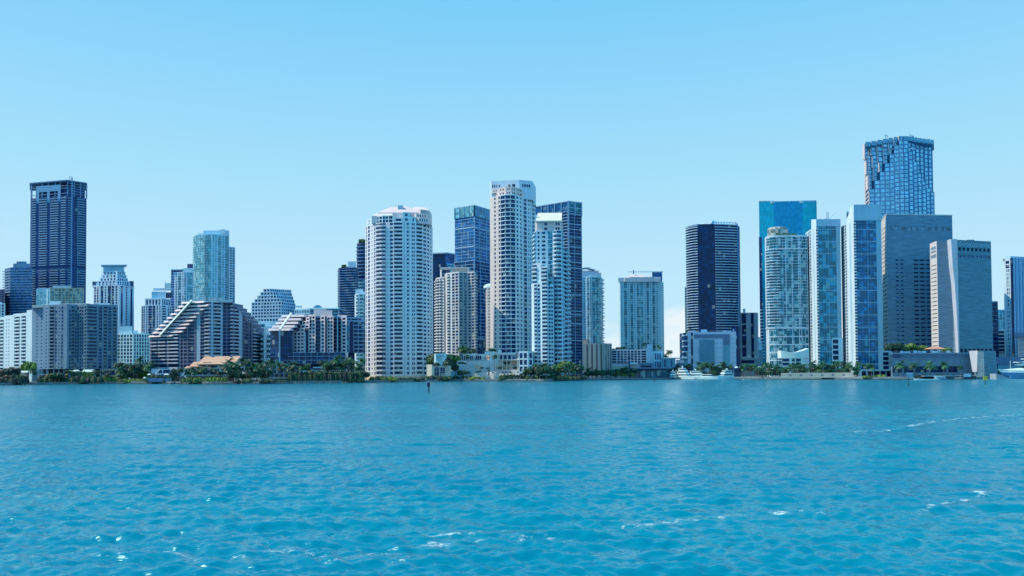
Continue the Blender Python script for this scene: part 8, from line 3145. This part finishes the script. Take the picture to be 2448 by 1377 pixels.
def waterfront_bits():
    # white bollards on the wall
    wb = MB()
    wb.lathe([(.16, 0), (.15, .5), (.22, .62), (.2, .8), (.06, .95)], 0, 0, 8)
    bm_ = wb.mesh('bollard', [WHITE])
    for px in (985, 993, 1001.5, 1010, 1018.5):
        o = link('bollard', bm_, None, (W(px, SY(px), 908), SY(px) + .3, GZ + .25))
        tag(o, 'small white bollard on the sea wall before the round tower', 'bollard', 'bollards before the round tower')
    for px in (1112, 1121, 1131):
        o = link('bollard', bm_, None, (W(px, SY(px), 908), SY(px) + .3, GZ + .25))
        tag(o, 'small white bollard on the sea wall left of the statue', 'bollard', 'bollards left of the statue')
    for px in (1228.5, 1235, 1242):
        o = link('bollard', bm_, None, (W(px, SY(px), 908), SY(px) + .3, GZ + .25))
        tag(o, 'small white bollard on the sea wall right of the statue', 'bollard', 'bollards right of the statue')

    def marker(px, pyb, pyt, label, board=None, yellow=False, s=1.0):
        x, y = gp(px, pyb)
        zt = H(px, pyt, y)
        b = Bld('channel_marker', label, 'channel marker', zvis=0)
        b.base = (x, y)
        p = b.solo('pile', [wall('wet timber', (.03, .035, .05))])
        p.tube([(x, y, -2), (x, y, zt * .6), (x + .02, y, zt)], [.26 * s, .24 * s, .2 * s], 8)
        if board:
            q = b.solo('board', [wall('board dark', (.03, .04, .08))])
            q.box(x - .5 * s, x + .5 * s, y - .35, y - .27, zt - 1.4 * s, zt)
            q2 = b.solo('board_trim', [wall('board pale', (.40, .44, .48))])
            q2.box(x - .6 * s, x + .6 * s, y - .36, y - .26, zt + .001, zt + .35 * s)
        if yellow:
            q = b.solo('board', [wall('board yellow', (.62, .56, .10))])
            w_ = .95
            q.prism([(x - w_, y - .35), (x + w_, y - .35), (x + w_, y - .27), (x - w_, y - .27)], zt - 1.0, zt + .9)
        b.finish()
    marker(1025, 937, 914, 'tall dark channel marker pile with twin boards, nearest in the water', True, s=1.0)
    marker(1102.5, 919, 905, 'shorter channel marker pile left of the statue', True, s=.6)
    marker(1564, 913, 905, 'small dark pile in the water before the restaurant')
    marker(2172, 922, 899, 'thin dark pile standing off the slate podium', s=.7)
    marker(2355, 918, 904, 'channel marker with round yellow board before the curved end block', yellow=True, s=.7)
    marker(1816, 911, 905, 'slim dark pile before the palm row left of the cream tower', s=.6)
    marker(1897, 913, 905, 'slim dark pile before the low cream retaining wall', s=.6)
    marker(2300, 912, 904, 'thin pile left of the small boat lift', s=.5)
    marker(2322, 912, 903, 'thin pile right of the small boat lift', s=.5)

    # dark cross-like mast
    b = Bld('signal_mast', 'dark mast with short crossarm standing before the parking garage', 'mast', zvis=0)
    Y = 650
    x = W(1505, Y, 870)
    b.base = (x, Y)
    p = b.solo('pole', [DARKC])
    p.tube([(x, Y, GZ), (x, Y, H(1505, 851, Y))], [.55, .45], 8)
    p = b.solo('crossarm', [DARKC])
    zz = H(1505, 856, Y)
    p.box(x - 1.8, x + 1.8, Y - .3, Y + .3, zz - .3, zz + .3)
    p = b.solo('lamp', [DARKC])
    p.tube([(x, Y, H(1505, 851, Y)), (x + 1.6, Y, H(1505, 849, Y))], .3)
    b.finish()
    # sign by the water
    b = Bld('notice_board', 'small pale notice board on the wall below the lattice tower', 'sign', zvis=0)
    Y = SY(1360) + .6
    b.pbox('board', WHITE, 1357, 1363, Y, 901.5, .2, pyb=906.5, px_at=905)
    b.pbox('post', STEEL, 1359.6, 1360.4, Y + .05, 906.5, .1, zb=GZ, px_at=905)
    b.finish()
    # sandy strip
    b = MB()
    n = 10
    Yb = SY(1480)
    poly = [(W(1450, Yb + 1.8, 905), SY(1450) + 1.8), (W(1512, Yb + 1.8, 905), SY(1512) + 1.8), (W(1510, Yb + 7, 905), SY(1510) + 6), (W(1452, Yb + 7, 905), SY(1452) + 6)]
    b.prism(poly, GZ - .5, GZ + .3)
    tag(link('beach', b.mesh('beach', [wall('beach sand', (.50, .46, .38))])), kind='structure')
    # pale promenade
    b = MB()
    pr = []
    for px in (1752, 1800, 1866, 1930, 2000, 2060, 2120):
        pr.append((W(px, SY(px) + 1.5, 905), SY(px) + 1.5))
    b.prism(pr + [(W(2120, 575, 905), SY(2120) + 9), (W(1752, 700, 905), SY(1752) + 9)], GZ - .5, GZ + .35)
    tag(link('promenade', b.mesh('promenade', [wall('promenade paving', (.48, .48, .48))])), kind='structure')
    # garden lamp masts, shade sail blocks
    b = Bld('shade_pavilion', 'dark slatted shade block behind the right-hand yacht', 'pavilion', zvis=0)
    Y = SY(1752) + 14
    b.pbox('roof', DARKC, 1741, 1768, Y, 880.5, 8, pyb=883, px_at=890)
    for px in (1742, 1750, 1758, 1766):
        b.pbox('wall_panel', DARKC, px - 3.4, px + 3.4, Y + 1 + px % 3 * .1, 883.001, 4, zb=GZ, px_at=890)
    b.finish()
    b = Bld('shade_pavilion', 'dark slatted shade block left of the palm row behind the yachts', 'pavilion', zvis=0)
    Y = SY(1660) + 22
    b.pbox('roof', DARKC, 1643, 1668, Y, 880, 8, pyb=882, px_at=890)
    for px in (1646, 1655, 1664):
        b.pbox('wall_panel', DARKC, px - 3.6, px + 3.6, Y + 1, 882.001, 4, zb=GZ, px_at=890)
    b.pbox('pylon', wall('blue-grey wall', (.44, .56, .62)), 1657, 1660.5, Y - 3, 868, 1.2, zb=GZ, px_at=890)
    b.finish()
    for px, lb in ((1761, 'white parasol beside the dark shade block right of the yachts'), (1815, 'white parasol between the tan slab and the palm row')):
        o = Bld('parasol', lb, 'parasol', zvis=0)
        Y = SY(px) + 26
        x = W(px, Y, 877)
        z = H(px, 879, Y)
        o.base = (x, Y)
        m = o.solo('canopy', [wall('awning white', (.82, .83, .84))])
        m.lathe([(1.9, z), (1.8, z + .15), (1.0, z + .75), (.05, z + 1.1)], x, Y, 10)
        p = o.solo('pole', [STEEL])
        p.tube([(x, Y, GZ), (x, Y, z + .1)], .07)
        o.finish()
    # kiosk, deck and boat lift before the podium
    b = Bld('dock', 'long low dock deck with pale edge before the slate podium', 'dock', zvis=0)
    x0, x1 = W(2183, 520, 900), W(2325, 512, 900)
    b.base = (x0, 520)
    yy = SY(2250) - 4
    m = b.solo('deck', [wall('pale slab', (.44, .54, .60))])
    m.box(x0, x1, yy, yy + 5, 2.2, 2.5)
    for i in range(12):
        x = x0 + (x1 - x0) * (i + .5) / 12
        p = b.solo('pile', [wall('wet timber', (.03, .035, .05))])
        p.tube([(x, yy + .4, -2), (x, yy + .4, 2.2)], .2)
    b.finish()
    b = Bld('kiosk', 'small pale kiosk on the left end of the dock', 'kiosk', zvis=0)
    b.base = (W(2167, yy + 3, 900), yy + 3)
    b.pbox('wall', wall('aqua frame', (.34, .52, .58)), 2168, 2182, yy + 3, 894, 3, zb=GZ, px_at=900)
    b.pbox('roof', wall('pale slab', (.44, .54, .60)), 2166.5, 2183.5, yy + 2, 891.5, 5, pyb=894, px_at=900)
    b.finish()
    b = Bld('boat_lift', 'pale covered boat lift on thin legs at the right end of the dock', 'boat lift', zvis=0)
    b.base = (W(2303, yy, 900), yy - 3)
    b.pbox('cover', wall('pale slab', (.44, .54, .60)), 2304, 2321, yy - 4, 893.5, 5, pyb=901, px_at=900)
    for px in (2304.5, 2312, 2320.5):
        p = b.solo('leg', [STEEL])
        x = W(px, yy - 4, 900)
        p.tube([(x, yy - 3.8, -2), (x, yy - 3.8, H(px, 901, yy - 4))], .12)
    b.finish()
    b = Bld('stone_ramp', 'pale sloping stone bank beside the bow of the large yacht', 'bank', zvis=0)
    Y = SY(2325) + 2
    b.base = (W(2380, Y, 900), Y)
    m = b.solo('slope', [wall('pale rubble', (.40, .42, .44), .95, .4, .9)])
    a, c = W(2380, Y, 900), W(2411, Y, 905)
    m.prism([(a, Y - 1), (c, Y - 1), (c, Y + 6), (a, Y + 6)], -2, [3.6, .6, .6, 3.6])
    b.finish()


waterfront_bits()


# ================================================================== BOATS
HULLW = wall('gelcoat white', (.80, .82, .84), .3, .04)
HULLB = wall('hull shaded blue grey', (.16, .32, .48), .3, .05)  # shade on the lower hull painted as blue-grey


def yacht(px, pyw, length, beam, tiers, rot, label, name='yacht', hull=HULLW, mast=True, hh=2.0, group=None):
    """yacht built along +x (bow), then turned by rot and set on the water"""
    x, y = gp(px, pyw)
    root = bpy.data.objects.new(name, None)
    COL.objects.link(root)
    tag(root, label, 'boat' if length < 12 else 'yacht', group)
    root.location = (x, y, 0)
    root.rotation_euler[2] = rot
    h = MB()
    n = 12
    rings = []
    for i in range(n + 1):
        s = i / n
        xx = -length / 2 + length * s
        wv = beam / 2 * (1 - max(0, (s - .45) / .55) ** 2.2) * (.9 + .1 * min(1, s * 4))
        wv = max(wv, .04)
        sheer = hh * (1 + .45 * max(0, s - .35))
        rake = max(0, s - .8) * length * .18
        rings.append([(xx + rake * 0, -wv * .55, -.6), (xx + rake * .4, -wv * .86, .2), (xx + rake, -wv, sheer), (xx + rake, wv, sheer), (xx + rake * .4, wv * .86, .2), (xx, wv * .55, -.6)])
    b0 = 0
    for r_ in rings:
        h.v += r_
    for i in range(n):
        for j in range(6):
            a, b_ = i * 6 + j, i * 6 + (j + 1) % 6
            h.f.append((a, a + 6, b_ + 6, b_))
            h.m.append(0)
    h.f.append(tuple(range(6)))
    h.m.append(0)
    h.f.append(tuple(n * 6 + k for k in range(6))[::-1])
    h.m.append(0)
    link('hull', h.mesh('hull', [hull]), root)
    z = hh
    x0, x1, w_ = -length * .42, length * .26, beam * .42
    for k in range(tiers):
        t = MB()
        hgt = 2.1 if length > 12 else 1.0
        sl = hgt * .9
        t.prism([(x0, -w_), (x1, -w_ * .8), (x1, w_ * .8), (x0, w_)], z, z + hgt, top=[(x0 + .2, -w_ * .92), (x1 - sl, -w_ * .74), (x1 - sl, w_ * .74), (x0 + .2, w_ * .92)])
        link('deck_house', t.mesh('deck_house', [HULLW]), root)
        g = MB()
        g.prism([(x0 + 1.0, -w_ * 1.0), (x1 - sl * .35 + .05, -w_ * .81), (x1 - sl * .35 + .05, w_ * .81), (x0 + 1.0, w_ * 1.0)], z + hgt * .38, z + hgt * .78,
                top=[(x0 + 1.0, -w_ * .965), (x1 - sl * .72 + .05, -w_ * .785), (x1 - sl * .72 + .05, w_ * .785), (x0 + 1.0, w_ * .965)])
        link('window_band', g.mesh('window_band', [NAVYD]), root)
        ov = MB()
        ov.prism([(x0 - length * .05, -w_ * 1.02), (x1 - sl * .9, -w_ * .8), (x1 - sl * .9, w_ * .8), (x0 - length * .05, w_ * 1.02)], z + hgt + .002, z + hgt + .2)
        link('roof_deck', ov.mesh('roof_deck', [HULLW]), root)
        z += hgt + .2
        x0 += length * .07
        x1 -= length * .10
        w_ *= .86
    if mast:
        m = MB()
        xm = (x0 + x1) / 2
        m.tube([(xm - .6, 0, z), (xm, 0, z + 1.9)], [.28, .1], 6)
        m.tube([(xm - .4, -w_ * .8, z), (xm, -.2, z + 1.3)], .12)
        m.tube([(xm - .4, w_ * .8, z), (xm, .2, z + 1.3)], .12)
        link('mast', m.mesh('mast', [HULLW]), root)
        d = MB()
        d.lathe([(.1, z + 1.0), (.42, z + 1.15), (.42, z + 1.45), (.1, z + 1.7)], xm - .9, 0, 10)
        link('radar_dome', d.mesh('radar_dome', [HULLW]), root)
    return root


def boats():
    yacht(1608, 907, 15, 4.6, 2, R(-112), 'small white motor yacht with dark hull, leftmost of the moored yachts', hull=wall('hull navy', (.03, .05, .10), .3), hh=1.5)
    yacht(1638, 906.6, 21, 6.4, 3, R(-62), 'largest white motor yacht with three decks, moored left before the podium', hh=2.3)
    yacht(1670, 906.4, 19, 5.4, 2, R(-35), 'white motor yacht with open flybridge, second big one from left', hh=2.2)
    yacht(1695, 906.5, 15, 4.8, 1, R(-40), 'low white sport cruiser between the flybridge yacht and the pointed one', hh=1.9, mast=False)
    yacht(1733, 906.8, 19, 6.0, 2, R(-140), 'white motor yacht with raked profile and tall mast, right end of the marina', hh=2.4)
    yacht(2214, 908.8, 15, 2.6, 0, R(178), 'long low white speedboat beside the dock', 'speedboat', mast=False, hh=.75)
    yacht(2251, 907.5, 11, 2.8, 1, R(10), 'small blue-grey boat with white windscreen beside the dock', 'motorboat', hull=wall('hull slate', (.16, .24, .34), .35), mast=False, hh=.9)
    yacht(1785, 908.5, 5.5, 1.6, 0, R(5), 'tiny flat white dinghy off the promenade', 'dinghy', mast=False, hh=.4)
    # the big yacht cut by the right edge
    x, y = gp(2409, 907.0)
    root = bpy.data.objects.new('yacht', None)
    COL.objects.link(root)
    tag(root, 'huge yacht with shaded blue-grey hull and white foredeck cut off by the right edge', 'yacht')
    y = 540.0
    root.location = (W(2385, y, 890), y, 0)
    L_ = 62.0
    hm = MB()
    n = 16
    for i in range(n + 1):
        s = i / n
        w_ = 5.2 * (1 - (1 - min(1, s * 2.6)) ** 2.0) + .05
        sh = 6.3 - 1.0 * min(1, s * 3)
        rk = 7.5 * max(0, 1 - s * 9)
        xx = L_ * s
        hm.v += [(xx + rk * 1.35, -w_ * .45, -.8), (xx + rk * 1.1, -w_ * .62, .4), (xx + rk * .25, -w_ * .97, sh * .72), (xx + rk * .25, w_ * .97, sh * .72), (xx + rk * 1.1, w_ * .62, .4), (xx + rk * 1.35, w_ * .45, -.8)]
    for i in range(n):
        for j in range(6):
            a, b_ = i * 6 + j, i * 6 + (j + 1) % 6
            hm.f.append((a, a + 6, b_ + 6, b_))
            hm.m.append(0)
    hm.f.append(tuple(range(6)))
    hm.m.append(0)
    link('hull', hm.mesh('hull', [HULLB]), root)
    bw = MB()
    for i in range(n + 1):
        s = i / n
        w_ = 5.2 * (1 - (1 - min(1, s * 2.6)) ** 2.0) + .05
        sh = 6.3 - 1.0 * min(1, s * 3)
        rk = 7.5 * max(0, 1 - s * 9)
        xx = L_ * s
        bump = 1.7 * min(1, max(0, s * 5 - .35))
        bw.v += [(xx + rk * .25, -w_ * 1.0, sh * .72 + .002), (xx, -w_ * 1.02, sh + .1), (xx, -w_ * .55, sh + .25 + bump), (xx, w_ * .55, sh + .25 + bump), (xx, w_ * 1.02, sh + .1), (xx + rk * .25, w_, sh * .72 + .002)]
    for i in range(n):
        for j in range(6):
            a, b_ = i * 6 + j, i * 6 + (j + 1) % 6
            bw.f.append((a, a + 6, b_ + 6, b_))
            bw.m.append(0)
    bw.f.append(tuple(range(6)))
    bw.m.append(0)
    link('foredeck', bw.mesh('foredeck', [HULLW]), root)
    z = 7.2
    for k, (a, h_) in enumerate(((17.5, 1.9), (14.0, 1.7), (19.5, 1.8))):
        t = MB()
        t.prism([(a, -3.4), (L_ - 4, -4.2), (L_ - 4, 4.2), (a, 3.4)], z, z + h_, top=[(a + 3, -3.0), (L_ - 4, -4.0), (L_ - 4, 4.0), (a + 3, 3.0)])
        link('deck_house', t.mesh('deck_house', [HULLW if k != 0 else NAVY]), root)
        ov = MB()
        ov.prism([(a - 1.2, -3.2), (a + 3, -4.0), (L_, -4.4), (L_, 4.4), (a + 3, 4.0), (a - 1.2, 3.2)], z + h_ + .002, z + h_ + .4)
        link('roof_deck', ov.mesh('roof_deck', [HULLW]), root)
        z += h_ + .41
    m = MB()
    m.tube([(9.0, 0, 6.5), (9.0, 0, 12.5)], .14)
    link('flagpole', m.mesh('flagpole', [HULLW]), root)


boats()


# repeats that stand in a readable row are told apart by their place in it
ORD = ('first', 'second', 'third', 'fourth', 'fifth', 'sixth', 'seventh', 'eighth', 'ninth', 'tenth', 'eleventh', 'twelfth', 'thirteenth', 'fourteenth', 'fifteenth')
GR = {}
for o in COL.objects:
    if o.parent is None and o.get('group') and o.get('label'):
        GR.setdefault((o['group'], o['label']), []).append(o)
for (g_, l_), os_ in GR.items():
    if 1 < len(os_) <= 15:
        os_.sort(key=lambda o: o.location.x / o.location.y)
        for i, o in enumerate(os_):
            lab = l_ + ', ' + ORD[i] + ' from left'
            if len(lab.replace(',', ' ').split()) <= 16:
                o['label'] = lab
